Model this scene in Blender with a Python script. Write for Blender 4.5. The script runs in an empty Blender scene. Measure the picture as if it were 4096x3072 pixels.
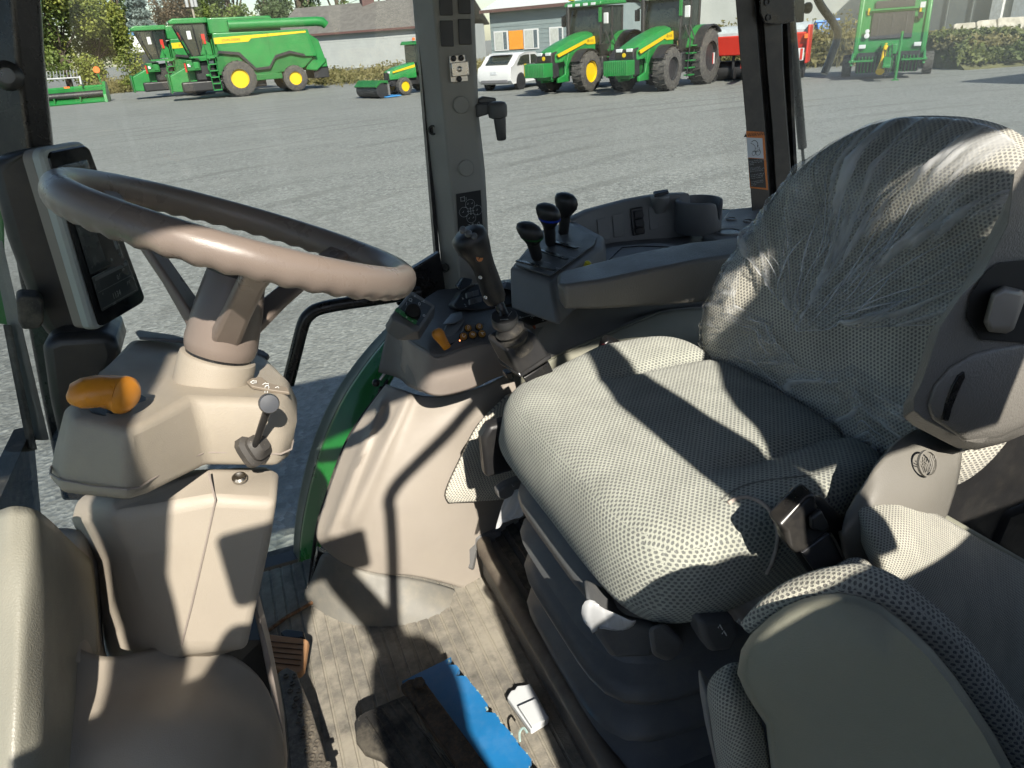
import bpy, bmesh, math, random
from mathutils import Vector as V, Matrix, noise
random.seed(7)
SC = bpy.context.scene
COL = SC.collection
R = math.radians

# ------------------------------------------------------------------ camera
# metres; X runs to the tractor's rear, Y to its far side, Z up, gravel at z = 0
FPX, PITCH, ROLL, YAW = 720.0, 25.7, 4.0, 20.0
EYE = V((0, 0, 2.3))
_p, _r, _y = R(PITCH), R(ROLL), R(YAW)
FW = V((math.sin(_y)*math.cos(_p), math.cos(_y)*math.cos(_p), -math.sin(_p)))
_rt = V((math.cos(_y), -math.sin(_y), 0)); _up = _rt.cross(FW)
RT = _rt*math.cos(_r) - _up*math.sin(_r); UP = _up*math.cos(_r) + _rt*math.sin(_r)
cd = bpy.data.cameras.new('camera'); cam = bpy.data.objects.new('camera', cd); COL.objects.link(cam)
cd.sensor_width = 36; cd.lens = 36*FPX/1024; cd.clip_start = .02; cd.clip_end = 2000
_m = Matrix((RT, UP, -FW)).transposed().to_4x4(); _m.translation = EYE; cam.matrix_world = _m
SC.camera = cam

# ------------------------------------------------------------------ sky, sun, exposure
SUN_EL, SUN_AZ = 38.0, 4.0          # elevation; travel direction: degrees from +Y towards +X
w = bpy.data.worlds.new('World'); SC.world = w; w.use_nodes = True
nt = w.node_tree; bg = nt.nodes['Background']; sky = nt.nodes.new('ShaderNodeTexSky')
sky.sky_type = 'NISHITA'; sky.sun_disc = False; sky.sun_elevation = R(SUN_EL); sky.sun_rotation = R(180 + SUN_AZ)
sky.air_density = 1.0; sky.dust_density = .6
nt.links.new(sky.outputs[0], bg.inputs[0]); bg.inputs[1].default_value = .08
sl = bpy.data.lights.new('sun', 'SUN'); sun = bpy.data.objects.new('sun', sl); COL.objects.link(sun)
sl.energy = 5.0; sl.angle = R(.6); sl.color = (1.0, .93, .82)
SUND = V((math.sin(R(SUN_AZ))*math.cos(R(SUN_EL)), math.cos(R(SUN_AZ))*math.cos(R(SUN_EL)), -math.sin(R(SUN_EL))))
sun.rotation_euler = SUND.to_track_quat('-Z', 'Y').to_euler(); sun.location = (0, -20, 30)
vs = SC.view_settings; vs.view_transform = 'Standard'; vs.look = 'None'; vs.exposure = .72; vs.gamma = 1
vs.use_curve_mapping = False
SC.cycles.max_bounces = 5; SC.cycles.diffuse_bounces = 1; SC.cycles.glossy_bounces = 2; SC.cycles.transmission_bounces = 2; SC.cycles.transparent_max_bounces = 10; SC.cycles.use_adaptive_sampling = True; SC.cycles.adaptive_threshold = .03; SC.cycles.caustics_reflective = False; SC.cycles.caustics_refractive = False

# ------------------------------------------------------------------ places along a sight line at a known real distance
def ray(px, py): return FW + RT*((px-512)/FPX) - UP*((py-384)/FPX)
def at(px, py, y): d = ray(px, py); return EYE + d*(y/d.y)
def at_x(px, py, x): d = ray(px, py); return EYE + d*(x/d.x)
def at_z(px, py, z): d = ray(px, py); return EYE + d*((z-EYE.z)/d.z)
def at_d(px, py, t): return EYE + ray(px, py)*t
def P3(q): return q if isinstance(q, V) else at(*q)

# ------------------------------------------------------------------ tags, empties
def tag(o, label=None, cat=None, group=None, kind=None):
    if label: o['label'] = label
    if cat: o['category'] = cat
    if group: o['group'] = group
    if kind: o['kind'] = kind
    return o
def thing(name, loc, label, cat, group=None, rz=0):
    o = bpy.data.objects.new(name, None); COL.objects.link(o); o.location = loc; o.rotation_euler.z = rz
    o.empty_display_size = .1
    return tag(o, label, cat, group)
def copy_tree(o, parent=None):
    c = o.copy(); COL.objects.link(c); c.parent = parent
    for ch in list(o.children): copy_tree(ch, c)
    return c

# ------------------------------------------------------------------ materials
class G:
    """small node-graph writer"""
    def __init__(s, m): s.nt = m.node_tree; s.n = s.nt.nodes; s.l = s.nt.links
    def node(s, t, **k):
        n = s.n.new(t)
        for a, v in k.items(): setattr(n, a, v)
        return n
    def put(s, sock, v):
        if isinstance(v, bpy.types.NodeSocket): s.l.new(v, sock)
        else:
            try: sock.default_value = v
            except Exception:
                sock.default_value = (*v, 1) if len(v) == 3 else v[:3]
    def math(s, op, a, b=0.0, c=0.0, clamp=False):
        n = s.node('ShaderNodeMath', operation=op, use_clamp=clamp)
        s.put(n.inputs[0], a); s.put(n.inputs[1], b)
        if op in ('SMOOTH_MIN', 'MULTIPLY_ADD'): s.put(n.inputs[2], c)
        return n.outputs[0]
    def ramp(s, v, a, b, lo=0.0, hi=1.0, smooth=True):
        n = s.node('ShaderNodeMapRange', interpolation_type='SMOOTHSTEP' if smooth else 'LINEAR')
        for i, q in enumerate((v, a, b, lo, hi)): s.put(n.inputs[i], q)
        return n.outputs[0]
    def mix(s, f, a, b, mode='MIX'):
        n = s.node('ShaderNodeMix', data_type='RGBA', blend_type=mode)
        s.put(n.inputs[0], f); s.put(n.inputs[6], a); s.put(n.inputs[7], b); return n.outputs[2]
    def noise(s, scale, detail=4, rough=.55, co=None, dist=0):
        n = s.node('ShaderNodeTexNoise'); n.inputs['Scale'].default_value = scale; n.inputs['Detail'].default_value = detail
        n.inputs['Roughness'].default_value = rough; n.inputs['Distortion'].default_value = dist
        if co is not None: s.l.new(co, n.inputs['Vector'])
        return n.outputs['Fac']
    def voro(s, scale, co=None, feature='F1', out='Distance'):
        n = s.node('ShaderNodeTexVoronoi', feature=feature); n.inputs['Scale'].default_value = scale
        if co is not None: s.l.new(co, n.inputs['Vector'])
        return n.outputs[out]
    def co(s, which='Object'): return s.node('ShaderNodeTexCoord').outputs[which]
    def pos(s): return s.node('ShaderNodeNewGeometry').outputs['Position']
    def bump(s, h, strength, dist=.001):
        n = s.node('ShaderNodeBump'); n.inputs['Strength'].default_value = strength; n.inputs['Distance'].default_value = dist
        s.l.new(h, n.inputs['Height']); return n.outputs['Normal']
MATS = {}
def mat(name, col=(.5, .5, .5), rough=.5, metal=0.0, var=.12, vscale=6.0, grain=0.0, gscale=900.0, dust=0.0, dustcol=(.42, .37, .28), spec=.5, coat=0.0, emit=None):
    if name in MATS: return MATS[name]
    m = bpy.data.materials.new(name); m.use_nodes = True; g = G(m); b = g.n['Principled BSDF']; MATS[name] = m
    co = g.pos()
    n1 = g.noise(vscale, 5, .6, co)
    c = g.mix(g.ramp(n1, .3, .7), [x*(1-var) for x in col], [min(1, x*(1+var)) for x in col])
    rr = g.ramp(g.noise(vscale*3.1, 4, .6, co), .3, .7, max(.03, rough-.07), min(1, rough+.09))
    if dust > 0:
        d = g.math('MULTIPLY', g.ramp(g.noise(vscale*2.3, 6, .7, co), .42, .68), dust)
        sp = g.ramp(g.noise(420, 2, .5, co), .66, .74, 0, dust)
        d = g.math('MAXIMUM', d, sp)
        c = g.mix(d, c, dustcol); rr = g.math('MAXIMUM', rr, g.math('MULTIPLY', d, .9))
    g.put(b.inputs['Base Color'], c); g.put(b.inputs['Roughness'], rr)
    b.inputs['Metallic'].default_value = metal; b.inputs['Specular IOR Level'].default_value = spec; b.inputs['Coat Weight'].default_value = coat
    if grain > 0:
        h = g.noise(gscale*.7, 1, .5, co); g.put(b.inputs['Normal'], g.bump(h, grain, .0016))
    if emit:
        g.put(b.inputs['Emission Color'], emit[0]); b.inputs['Emission Strength'].default_value = emit[1]
    return m
def glassmat(name, tint, refl=.06, smear=0.0):
    m = bpy.data.materials.new(name); m.use_nodes = True; g = G(m); g.n.remove(g.n['Principled BSDF']); MATS[name] = m
    out = g.n['Material Output']
    tr = g.node('ShaderNodeBsdfTransparent'); tr.inputs[0].default_value = (*tint, 1)
    gl = g.node('ShaderNodeBsdfGlossy'); gl.inputs['Roughness'].default_value = .02; gl.inputs['Color'].default_value = (.9, .95, 1, 1)
    fr = g.node('ShaderNodeFresnel'); fr.inputs[0].default_value = 1.45
    mx = g.node('ShaderNodeMixShader'); g.put(mx.inputs[0], g.math('MULTIPLY', fr.outputs[0], refl/.06*.8, clamp=True)); g.l.new(tr.outputs[0], mx.inputs[1]); g.l.new(gl.outputs[0], mx.inputs[2])
    last = mx.outputs[0]
    if smear > 0:      # dust film and wiped streaks lying on the pane
        co = g.pos()
        mp = g.node('ShaderNodeMapping'); g.l.new(co, mp.inputs[0]); mp.inputs['Rotation'].default_value = (0, R(35), 0); mp.inputs['Scale'].default_value = (1.2, 1, 9)
        st = g.ramp(g.noise(3.5, 5, .65, mp.outputs[0], 1.5), .55, .8, 0, 1)
        cl = g.ramp(g.noise(2.2, 4, .6, co), .35, .75, .12, .7)
        sp = g.ramp(g.voro(130, co), .0, .09, 1, 0)
        spm = g.math('MULTIPLY', sp, g.ramp(g.noise(5, 2, .5, co), .5, .62))
        f = g.math('MULTIPLY', g.math('ADD', g.math('MULTIPLY', g.math('ADD', st, .6), cl), g.math('MULTIPLY', spm, 1.5)), smear, clamp=True)
        df = g.node('ShaderNodeBsdfDiffuse'); df.inputs[0].default_value = (.75, .78, .74, 1)
        tl = g.node('ShaderNodeBsdfTranslucent'); tl.inputs[0].default_value = (.7, .75, .7, 1)
        ad = g.node('ShaderNodeMixShader'); ad.inputs[0].default_value = .5; g.l.new(df.outputs[0], ad.inputs[1]); g.l.new(tl.outputs[0], ad.inputs[2])
        m2 = g.node('ShaderNodeMixShader'); g.put(m2.inputs[0], f); g.l.new(last, m2.inputs[1]); g.l.new(ad.outputs[0], m2.inputs[2]); last = m2.outputs[0]
    g.l.new(last, out.inputs[0])
    return m
def fabricmat(name, light, dark, pitch):
    m = bpy.data.materials.new(name); m.use_nodes = True; g = G(m); b = g.n['Principled BSDF']; MATS[name] = m
    uv = g.co('UV'); sp = g.node('ShaderNodeSeparateXYZ'); g.l.new(uv, sp.inputs[0])
    wob = g.math('MULTIPLY', g.math('SUBTRACT', g.noise(900, 2, .5, uv), .5), .5)
    u = g.math('DIVIDE', sp.outputs[0], pitch); v = g.math('DIVIDE', sp.outputs[1], pitch*.62)
    row = g.math('FLOOR', v); odd = g.math('MULTIPLY', g.math('MODULO', g.math('ABSOLUTE', row), 2.0), .5)
    fu = g.math('SUBTRACT', g.math('FRACT', g.math('ADD', g.math('ADD', u, odd), 200.0)), .5)
    fv = g.math('SUBTRACT', g.math('FRACT', g.math('ADD', v, 200.0)), .5)
    d = g.math('SQRT', g.math('ADD', g.math('POWER', g.math('ABSOLUTE', g.math('DIVIDE', fu, .30)), 2.4), g.math('POWER', g.math('ABSOLUTE', g.math('DIVIDE', fv, .40)), 2.4)))
    d = g.math('ADD', d, wob)
    dot = g.ramp(d, .72, 1.12, 1, 0)
    knit = g.noise(1500, 2, .6, uv)
    big = g.ramp(g.noise(14, 4, .6, uv), .3, .7, .86, 1.1)
    lc = g.mix(g.ramp(knit, .3, .7), [x*.72 for x in light], [min(1, x*1.12) for x in light])
    dc = g.mix(g.ramp(knit, .3, .7), [x*.55 for x in dark], [x*1.5 for x in dark])
    c = g.mix(dot, lc, dc)
    sc = g.node('ShaderNodeVectorMath', operation='SCALE'); g.l.new(c, sc.inputs[0]); g.l.new(big, sc.inputs['Scale'])
    g.put(b.inputs['Base Color'], sc.outputs[0]); b.inputs['Roughness'].default_value = .95; b.inputs['Specular IOR Level'].default_value = .15
    b.inputs['Sheen Weight'].default_value = .25; b.inputs['Sheen Roughness'].default_value = .5
    h = g.math('ADD', g.math('MULTIPLY', dot, -1.0), g.math('MULTIPLY', knit, .9))
    g.put(b.inputs['Normal'], g.bump(h, .8, .0016))
    return m
def filmmat(name):
    m = bpy.data.materials.new(name); m.use_nodes = True; g = G(m); g.n.remove(g.n['Principled BSDF']); MATS[name] = m
    out = g.n['Material Output']; co = g.co('UV')
    mp = g.node('ShaderNodeMapping'); g.l.new(co, mp.inputs[0]); mp.inputs['Scale'].default_value = (4.5, 1.1, 1)
    st = g.noise(5, 3, .55, mp.outputs[0], .8)
    n2 = g.noise(38, 5, .65, co, 1.0)
    h = g.math('ADD', st, g.math('MULTIPLY', n2, .35))
    nrm = g.bump(h, .25, .01)
    tr = g.node('ShaderNodeBsdfTransparent'); tr.inputs[0].default_value = (.97, .975, .98, 1)
    gl = g.node('ShaderNodeBsdfGlossy'); gl.inputs['Roughness'].default_value = .12; g.l.new(nrm, gl.inputs['Normal'])
    df = g.node('ShaderNodeBsdfDiffuse'); df.inputs[0].default_value = (.9, .92, .94, 1)
    tl = g.node('ShaderNodeBsdfTranslucent'); tl.inputs[0].default_value = (.8, .82, .84, 1)
    dm = g.node('ShaderNodeMixShader'); dm.inputs[0].default_value = .4; g.l.new(df.outputs[0], dm.inputs[1]); g.l.new(tl.outputs[0], dm.inputs[2])
    fr = g.node('ShaderNodeFresnel'); fr.inputs[0].default_value = 1.5; g.l.new(nrm, fr.inputs['Normal'])
    a = g.node('ShaderNodeMixShader'); at_ = g.node('ShaderNodeAttribute', attribute_name='fold'); fo = g.math('MULTIPLY', g.ramp(at_.outputs['Fac'], .42, .98), g.ramp(st, .35, .6, .45, 1.0)); g.put(a.inputs[0], g.math('ADD', g.math('MULTIPLY', fo, .58), g.ramp(st, .40, .72, .045, .17), clamp=True)); g.l.new(tr.outputs[0], a.inputs[1]); g.l.new(dm.outputs[0], a.inputs[2])
    c = g.node('ShaderNodeMixShader'); g.put(c.inputs[0], g.math('MINIMUM', g.math('MULTIPLY', fr.outputs[0], .7), .32)); g.l.new(a.outputs[0], c.inputs[1]); g.l.new(gl.outputs[0], c.inputs[2])
    g.l.new(c.outputs[0], out.inputs[0]); return m

beige = mat('beige plastic', (.375, .33, .272), .52, grain=.22, gscale=1500, var=.04, dust=.10)
beigeD = mat('beige plastic dusty', (.345, .303, .245), .55, grain=.22, gscale=1500, var=.05, dust=.32)
olive = mat('olive grey plastic', (.235, .235, .185), .5, grain=.3, gscale=1300, var=.05, dust=.08)
taupe = mat('taupe plastic', (.30, .258, .228), .45, grain=.2, gscale=1500, var=.04, dust=.05)
wheelmat = mat('steering wheel taupe', (.205, .165, .14), .32, grain=.12, gscale=1800, var=.03)
greyP = mat('grey console plastic', (.20, .194, .184), .5, grain=.3, gscale=1400, var=.06, dust=.04)
greyD = mat('dark grey console plastic', (.12, .12, .12), .5, grain=.3, gscale=1400, var=.06, dust=.03)
armgrey = mat('warm grey armrest plastic', (.19, .18, .163), .38, grain=.5, gscale=620, var=.06)
blackP = mat('black plastic', (.018, .018, .019), .38, grain=.12, gscale=1500, var=.1, dust=.03)
blackM = mat('black painted steel', (.012, .012, .013), .28, var=.1, dust=.05)
rubber = mat('black rubber', (.022, .021, .02), .75, grain=.3, gscale=900, var=.15, dust=.25)
bellow = mat('dark grey bellows', (.10, .105, .11), .5, grain=.15, var=.06, dust=.1)
orange = mat('orange plastic', (.78, .30, .03), .32, var=.05)
amber = mat('amber button', (.42, .20, .03), .45, var=.04)
steel = mat('zinc plated steel', (.55, .53, .5), .3, metal=1, var=.1)
white = mat('white print', (.75, .77, .76), .6, var=.02)
dimwhite = mat('faded grey print', (.36, .38, .38), .6, var=.02)
screenM = mat('black screen glass', (.006, .007, .008), .12, var=.02)
lcd = mat('dark lcd', (.035, .042, .042), .25, var=.03)
bezel = mat('silver grey bezel', (.42, .45, .43), .4, var=.03)
bezel2 = mat('taupe bezel side', (.26, .23, .2), .5, var=.03)
fabric = fabricmat('seat fabric', (.52, .535, .46), (.19, .20, .185), .0066)
fabricD = fabricmat('seat fabric coarse', (.75, .72, .61), (.26, .25, .225), .0064)
fabricN = fabricmat('passenger seat fabric', (.60, .585, .49), (.20, .195, .175), .0046)
film = filmmat('clear protective film')
glass = glassmat('cab glass', (.97, .988, .975), .028, .018)
glassR = glassmat('rear cab glass', (.97, .985, .975), .05, .008)
glassC = glassmat('clear cab glass', (.97, .99, .98), .018, 0)
green = mat('green paint', (.014, .17, .028), .3, var=.05, coat=.3, vscale=2)
yellow = mat('yellow paint', (.82, .55, .01), .35, var=.04, vscale=2)

# ------------------------------------------------------------------ mesh builder
def box_uv(me, origin=V((0, 0, 0))):
    uv = me.uv_layers.new(name='UVMap') if not me.uv_layers else me.uv_layers[0]
    for p in me.polygons:
        n = p.normal; ax = max(range(3), key=lambda i: abs(n[i]))
        for li in p.loop_indices:
            c = me.vertices[me.loops[li].vertex_index].co - origin
            uv.data[li].uv = ((c.y, c.z), (c.x, c.z), (c.x, c.y))[ax]
def finish(o, smooth=True, angle=35, bevel=0, seg=3, sub=0, solid=0, off=-1):
    me = o.data
    if smooth:
        me.polygons.foreach_set('use_smooth', [True]*len(me.polygons))
        try: me.set_sharp_from_angle(angle=R(angle))
        except Exception: pass
    if sub: m = o.modifiers.new('sub', 'SUBSURF'); m.levels = m.render_levels = sub
    if solid: m = o.modifiers.new('solid', 'SOLIDIFY'); m.thickness = solid; m.offset = off; m.use_even_offset = False
    if bevel: m = o.modifiers.new('bev', 'BEVEL'); m.width = bevel; m.segments = seg; m.limit_method = 'ANGLE'; m.angle_limit = R(38); m.use_clamp_overlap = True
    return o
def raw(name, vs_, fs, m, parent=None, **k):
    me = bpy.data.meshes.new(name); me.from_pydata([tuple(v) for v in vs_], [], fs); me.validate(); me.update()
    if isinstance(m, (list, tuple)):
        for q in m: me.materials.append(q)
    else: me.materials.append(m)
    o = bpy.data.objects.new(name, me); COL.objects.link(o)
    uvb = k.pop('uv', False)
    if uvb: box_uv(me)
    if parent is not None:
        o.parent = parent
        if parent.type == 'EMPTY' or parent.parent is not None or True:
            # meshes are written in world space: undo the parent's own placement
            o.matrix_parent_inverse = world_of(parent).inverted()
    return finish(o, **k)
def world_of(o):
    mt = Matrix.LocRotScale(o.location, o.rotation_euler, o.scale)
    return world_of(o.parent) @ o.matrix_parent_inverse @ mt if o.parent else mt
def cr(pts, n=6, closed=False):
    pts = [V(p) for p in pts]; out = []; N = len(pts); last = N if closed else N-1
    for i in range(last):
        if closed: a, b, c, d = pts[i-1], pts[i], pts[(i+1) % N], pts[(i+2) % N]
        else: a, b, c, d = pts[max(i-1, 0)], pts[i], pts[i+1], pts[min(i+2, N-1)]
        for k in range(n):
            t = k/n; out.append(.5*((2*b)+(c-a)*t+(2*a-5*b+4*c-d)*t*t+(3*b-a-3*c+d)*t**3))
    if not closed: out.append(pts[-1])
    return out
class MB:
    def __init__(s): s.v = []; s.f = []
    def add(s, vs_, fs): o = len(s.v); s.v += [V(q) for q in vs_]; s.f += [tuple(i+o for i in q) for q in fs]; return s
    def box(s, c, d, M=None):
        h = V(d)/2; c = V(c)
        q = [V((x, y, z)) for z in (-h.z, h.z) for y in (-h.y, h.y) for x in (-h.x, h.x)]
        q = [(M @ p if M else p) + c for p in q]
        return s.add(q, [(0, 2, 3, 1), (4, 5, 7, 6), (0, 1, 5, 4), (2, 6, 7, 3), (0, 4, 6, 2), (1, 3, 7, 5)])
    def rings(s, rr, closed=True, cap=True):
        n = len(rr[0]); o = len(s.v)
        for r in rr: s.v += [V(q) for q in r]
        m = n if closed else n-1
        for i in range(len(rr)-1):
            for j in range(m): s.f.append((o+i*n+j, o+i*n+(j+1) % n, o+(i+1)*n+(j+1) % n, o+(i+1)*n+j))
        if cap and closed:
            s.f.append(tuple(o+j for j in reversed(range(n)))); s.f.append(tuple(o+(len(rr)-1)*n+j for j in range(n)))
        return s
    def tube(s, pts, r, n=10, cap=True, sx=1.0):
        pts = [V(p) for p in pts]; rs = r if isinstance(r, (list, tuple)) else [r]*len(pts); rr = []; ref = None
        for i, p in enumerate(pts):
            t = (pts[min(i+1, len(pts)-1)]-pts[max(i-1, 0)]).normalized()
            if ref is None: ref = V((0, 0, 1)) if abs(t.z) < .9 else V((1, 0, 0))
            a = (ref - t*ref.dot(t)).normalized(); b = t.cross(a); ref = a
            rr.append([p + (a*math.cos(2*math.pi*k/n)*sx + b*math.sin(2*math.pi*k/n))*rs[i] for k in range(n)])
        return s.rings(rr, True, cap)
    def cyl(s, a, b, r, r2=None, n=16): return s.tube([a, b], [r, r if r2 is None else r2], n)
    def lathe(s, base, axis, prof, n=24, cap=True):
        base = V(base); t = V(axis).normalized(); a = t.orthogonal().normalized(); b = t.cross(a)
        return s.rings([[base + t*h + (a*math.cos(2*math.pi*k/n)+b*math.sin(2*math.pi*k/n))*r for k in range(n)] for r, h in prof], True, cap)
    def prism(s, poly, ext):
        e = V(ext); a = [V(p) for p in poly]; return s.rings([a, [p+e for p in a]])
    def ball(s, c, r, n=12, sc=(1, 1, 1)):
        c = V(c); rr = []
        for i in range(n+1):
            t = math.pi*i/n; q = max(math.sin(t), .002)
            rr.append([c + V((math.cos(2*math.pi*k/(2*n))*q*sc[0], math.sin(2*math.pi*k/(2*n))*q*sc[1], -math.cos(t)*sc[2]))*r for k in range(2*n)])
        return s.rings(rr)
    def build(s, name, m, parent=None, **k): return raw(name, s.v, s.f, m, parent, **k)
def fixn(vs_, fs):
    """wind a solid's faces outward"""
    bm = bmesh.new(); bv = [bm.verts.new(v) for v in vs_]
    for q in fs:
        try: bm.faces.new([bv[i] for i in q])
        except Exception: pass
    bmesh.ops.recalc_face_normals(bm, faces=bm.faces[:]); bm.verts.index_update()
    a = [v.co.copy() for v in bm.verts]; b = [tuple(v.index for v in q.verts) for q in bm.faces]; bm.free(); return a, b
def loft(name, rr, m, parent=None, **k):
    b = MB().rings([[P3(q) for q in r] for r in rr]); v, f = fixn(b.v, b.f); return raw(name, v, f, m, parent, **k)
def slab(name, poly, ext, m, parent=None, **k):
    b = MB().prism([P3(q) for q in poly], ext); v, f = fixn(b.v, b.f); return raw(name, v, f, m, parent, **k)
def patch(name, rows, m, parent=None, thick=.006, sub=2, n=1, **k):
    """a moulded panel: grid of points, faces towards the eye side, real thickness behind"""
    rows = [[P3(q) for q in r] for r in rows]; nr, nc = len(rows), len(rows[0]); vs_ = [p for r in rows for p in r]; fs = []
    for i in range(nr-1):
        for j in range(nc-1): fs.append((i*nc+j, i*nc+j+1, (i+1)*nc+j+1, (i+1)*nc+j))
    p = vs_[0] ; a, b, c = vs_[fs[len(fs)//2][0]], vs_[fs[len(fs)//2][1]], vs_[fs[len(fs)//2][2]]
    if (b-a).cross(c-a).dot(EYE-a) < 0: fs = [tuple(reversed(q)) for q in fs]
    o = raw(name, vs_, fs, m, parent, sub=sub, solid=thick, **k)
    me = o.data; uv = me.uv_layers.new(name='UVMap')
    U = {}
    for i in range(nr):
        s = 0
        for j in range(nc):
            if j: s += (rows[i][j]-rows[i][j-1]).length
            t = sum((rows[q][nc//2]-rows[q-1][nc//2]).length for q in range(1, i+1)); U[i*nc+j] = (s, t)
    for l in me.loops: uv.data[l.index].uv = U[l.vertex_index]
    return o
def text(name, s, loc, right, up, size, m, parent=None, ext=.0003, align='CENTER'):
    cu = bpy.data.curves.new(name, 'FONT'); cu.body = s; cu.size = 1; cu.align_x = align; cu.align_y = 'CENTER'; cu.extrude = 0; cu.resolution_u = 2
    t = bpy.data.objects.new(name, cu); COL.objects.link(t); dg = bpy.context.evaluated_depsgraph_get(); me0 = t.evaluated_get(dg).to_mesh()
    r = V(right).normalized(); u = V(up); u = (u - r*u.dot(r)).normalized()
    vs_ = [V(loc) + r*(v.co.x*size) + u*(v.co.y*size) for v in me0.vertices]; fs = [tuple(p.vertices) for p in me0.polygons]
    t.evaluated_get(dg).to_mesh_clear(); bpy.data.objects.remove(t); bpy.data.curves.remove(cu)
    return raw(name, vs_, fs, m, parent, smooth=False)
# ================================================================== THE SETTING: gravel yard
def gravelmat():
    m = bpy.data.materials.new('crushed stone'); m.use_nodes = True; g = G(m); b = g.n['Principled BSDF']
    co = g.pos()
    st = g.voro(26, co, 'F1', 'Color'); bw = g.node('ShaderNodeRGBToBW'); g.l.new(st, bw.inputs[0])
    st2 = g.voro(9, co, 'F1', 'Color'); bw2 = g.node('ShaderNodeRGBToBW'); g.l.new(st2, bw2.inputs[0])
    mp = g.node('ShaderNodeMapping'); g.l.new(co, mp.inputs[0]); mp.inputs['Scale'].default_value = (.25, 1.3, 1); mp.inputs['Rotation'].default_value = (0, 0, R(-18))
    tracks = g.ramp(g.noise(.55, 6, .62, mp.outputs[0], .4), .36, .68, 0, 1)
    big = g.ramp(g.noise(.16, 4, .6, co), .3, .72, 0, 1)
    c = g.mix(g.math('POWER', bw.outputs[0], 1.6), (.100, .106, .100), (.31, .322, .304))
    c = g.mix(g.math('MULTIPLY', bw2.outputs[0], .25), c, (.30, .312, .292))
    fine = g.ramp(g.noise(7, 8, .75, co), .3, .7, .72, 1.22); sc = g.node('ShaderNodeVectorMath', operation='SCALE'); g.l.new(c, sc.inputs[0]); g.l.new(fine, sc.inputs['Scale']); c = sc.outputs[0]
    c = g.mix(g.math('MULTIPLY', tracks, .45), c, (.238, .248, .232))
    c = g.mix(g.math('MULTIPLY', big, .45), c, (.165, .17, .158))
    wv = g.node('ShaderNodeTexWave', wave_type='RINGS', rings_direction='Z'); mw = g.node('ShaderNodeMapping'); g.l.new(co, mw.inputs[0]); mw.inputs['Location'].default_value = (-14, 6, 0); g.l.new(mw.outputs[0], wv.inputs[0]); wv.inputs['Scale'].default_value = .21; wv.inputs['Distortion'].default_value = 5; wv.inputs['Detail'].default_value = 3; wv.inputs['Detail Scale'].default_value = .5
    trk = g.math('MULTIPLY', g.ramp(wv.outputs['Fac'], .78, .98), g.ramp(g.noise(.22, 3, .6, co), .42, .62)); c = g.mix(g.math('MULTIPLY', trk, .5), c, (.115, .118, .108))
    pale = g.ramp(g.noise(.9, 3, .5, mp.outputs[0]), .66, .76, 0, .5)
    c = g.mix(pale, c, (.30, .285, .23))
    spark = g.ramp(g.voro(38, co), .0, .09, .9, 0); c = g.mix(g.math('MULTIPLY', spark, g.ramp(g.noise(60, 2, .5, co), .5, .6)), c, (.95, .95, .92))
    g.put(b.inputs['Base Color'], c); b.inputs['Roughness'].default_value = .8
    h = g.math('ADD', g.voro(26, co), g.math('MULTIPLY', g.noise(4, 4, .6, co), .8))
    g.put(b.inputs['Normal'], g.bump(h, .45, .03)); return m
def ground_z(x, y): return 0
gr = raw('gravel_yard', [(-600, -60, 0), (700, -60, 0), (700, 900, 0), (-600, 900, 0)], [(0, 1, 2, 3)], gravelmat(), smooth=False)
tag(gr, kind='structure')

# ================================================================== OUR TRACTOR'S CAB
FLOOR = 1.25
# ---- floor mat: ribs run across the cab
def matmat():
    m = bpy.data.materials.new('dusty rubber mat'); m.use_nodes = True; g = G(m); b = g.n['Principled BSDF']; co = g.pos()
    d = g.ramp(g.noise(9, 7, .7, co), .34, .62, .15, 1); sp = g.ramp(g.noise(260, 3, .6, co), .55, .7, 0, .6)
    c = g.mix(g.math('MAXIMUM', d, sp), (.12, .115, .105), (.36, .33, .27)); c = g.mix(g.ramp(g.noise(30, 4, .6, co), .6, .75, 0, .5), c, (.07, .068, .06))
    sx = g.node('ShaderNodeSeparateXYZ'); g.l.new(co, sx.inputs[0]); ph = g.math('FRACT', g.math('ADD', g.math('DIVIDE', g.math('ADD', sx.outputs[0], .62), .024), 50.0)); gv = g.math('MULTIPLY', g.ramp(ph, .72, .76), g.ramp(g.noise(35, 4, .6, co), .35, .6)); c = g.mix(g.math('MULTIPLY', gv, .5), c, (.36, .33, .265))
    g.put(b.inputs['Base Color'], c); b.inputs['Roughness'].default_value = .9
    g.put(b.inputs['Normal'], g.bump(g.noise(300, 4, .7, co), .5, .004)); return m
matM = matmat()
b = MB(); x = -.62; prof = []
while x < 1.3:
    prof += [(x, 0), (x+.0165, 0), (x+.018, -.0022), (x+.021, -.0022), (x+.0225, 0)]; x += .024
pr = [[(px_, y_, FLOOR+pz_) for px_, pz_ in prof] for y_ in [.02+.1*i for i in range(15)]]
b.rings(pr, closed=False)
v_, f_ = b.v, b.f
fl = raw('cab_floor', v_, f_, matM, solid=.02, angle=25); tag(fl, kind='structure')

# ---- shell
cab = thing('tractor_cab', (.5, .78, FLOOR), 'black framed tractor cab with taupe pillar trim and tinted side windows', 'tractor cab')
def pillar(name, stations, m, bev=.006, **k): return loft(name, stations, m, cab, bevel=bev, angle=30, **k)
# front far pillar, black
pillar('front_pillar', [[(l, py, 1.40), (l+(r-l)*.62, py, 1.37), (r, py+0, 1.40), (r+1, py, 1.46), (l+2, py, 1.46)] for l, r, py in [(-45, 37, -60), (-24, 44, 60), (-8, 53, 147), (14, 70, 250), (40, 90, 390), (62, 108, 500)]], blackM)
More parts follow.
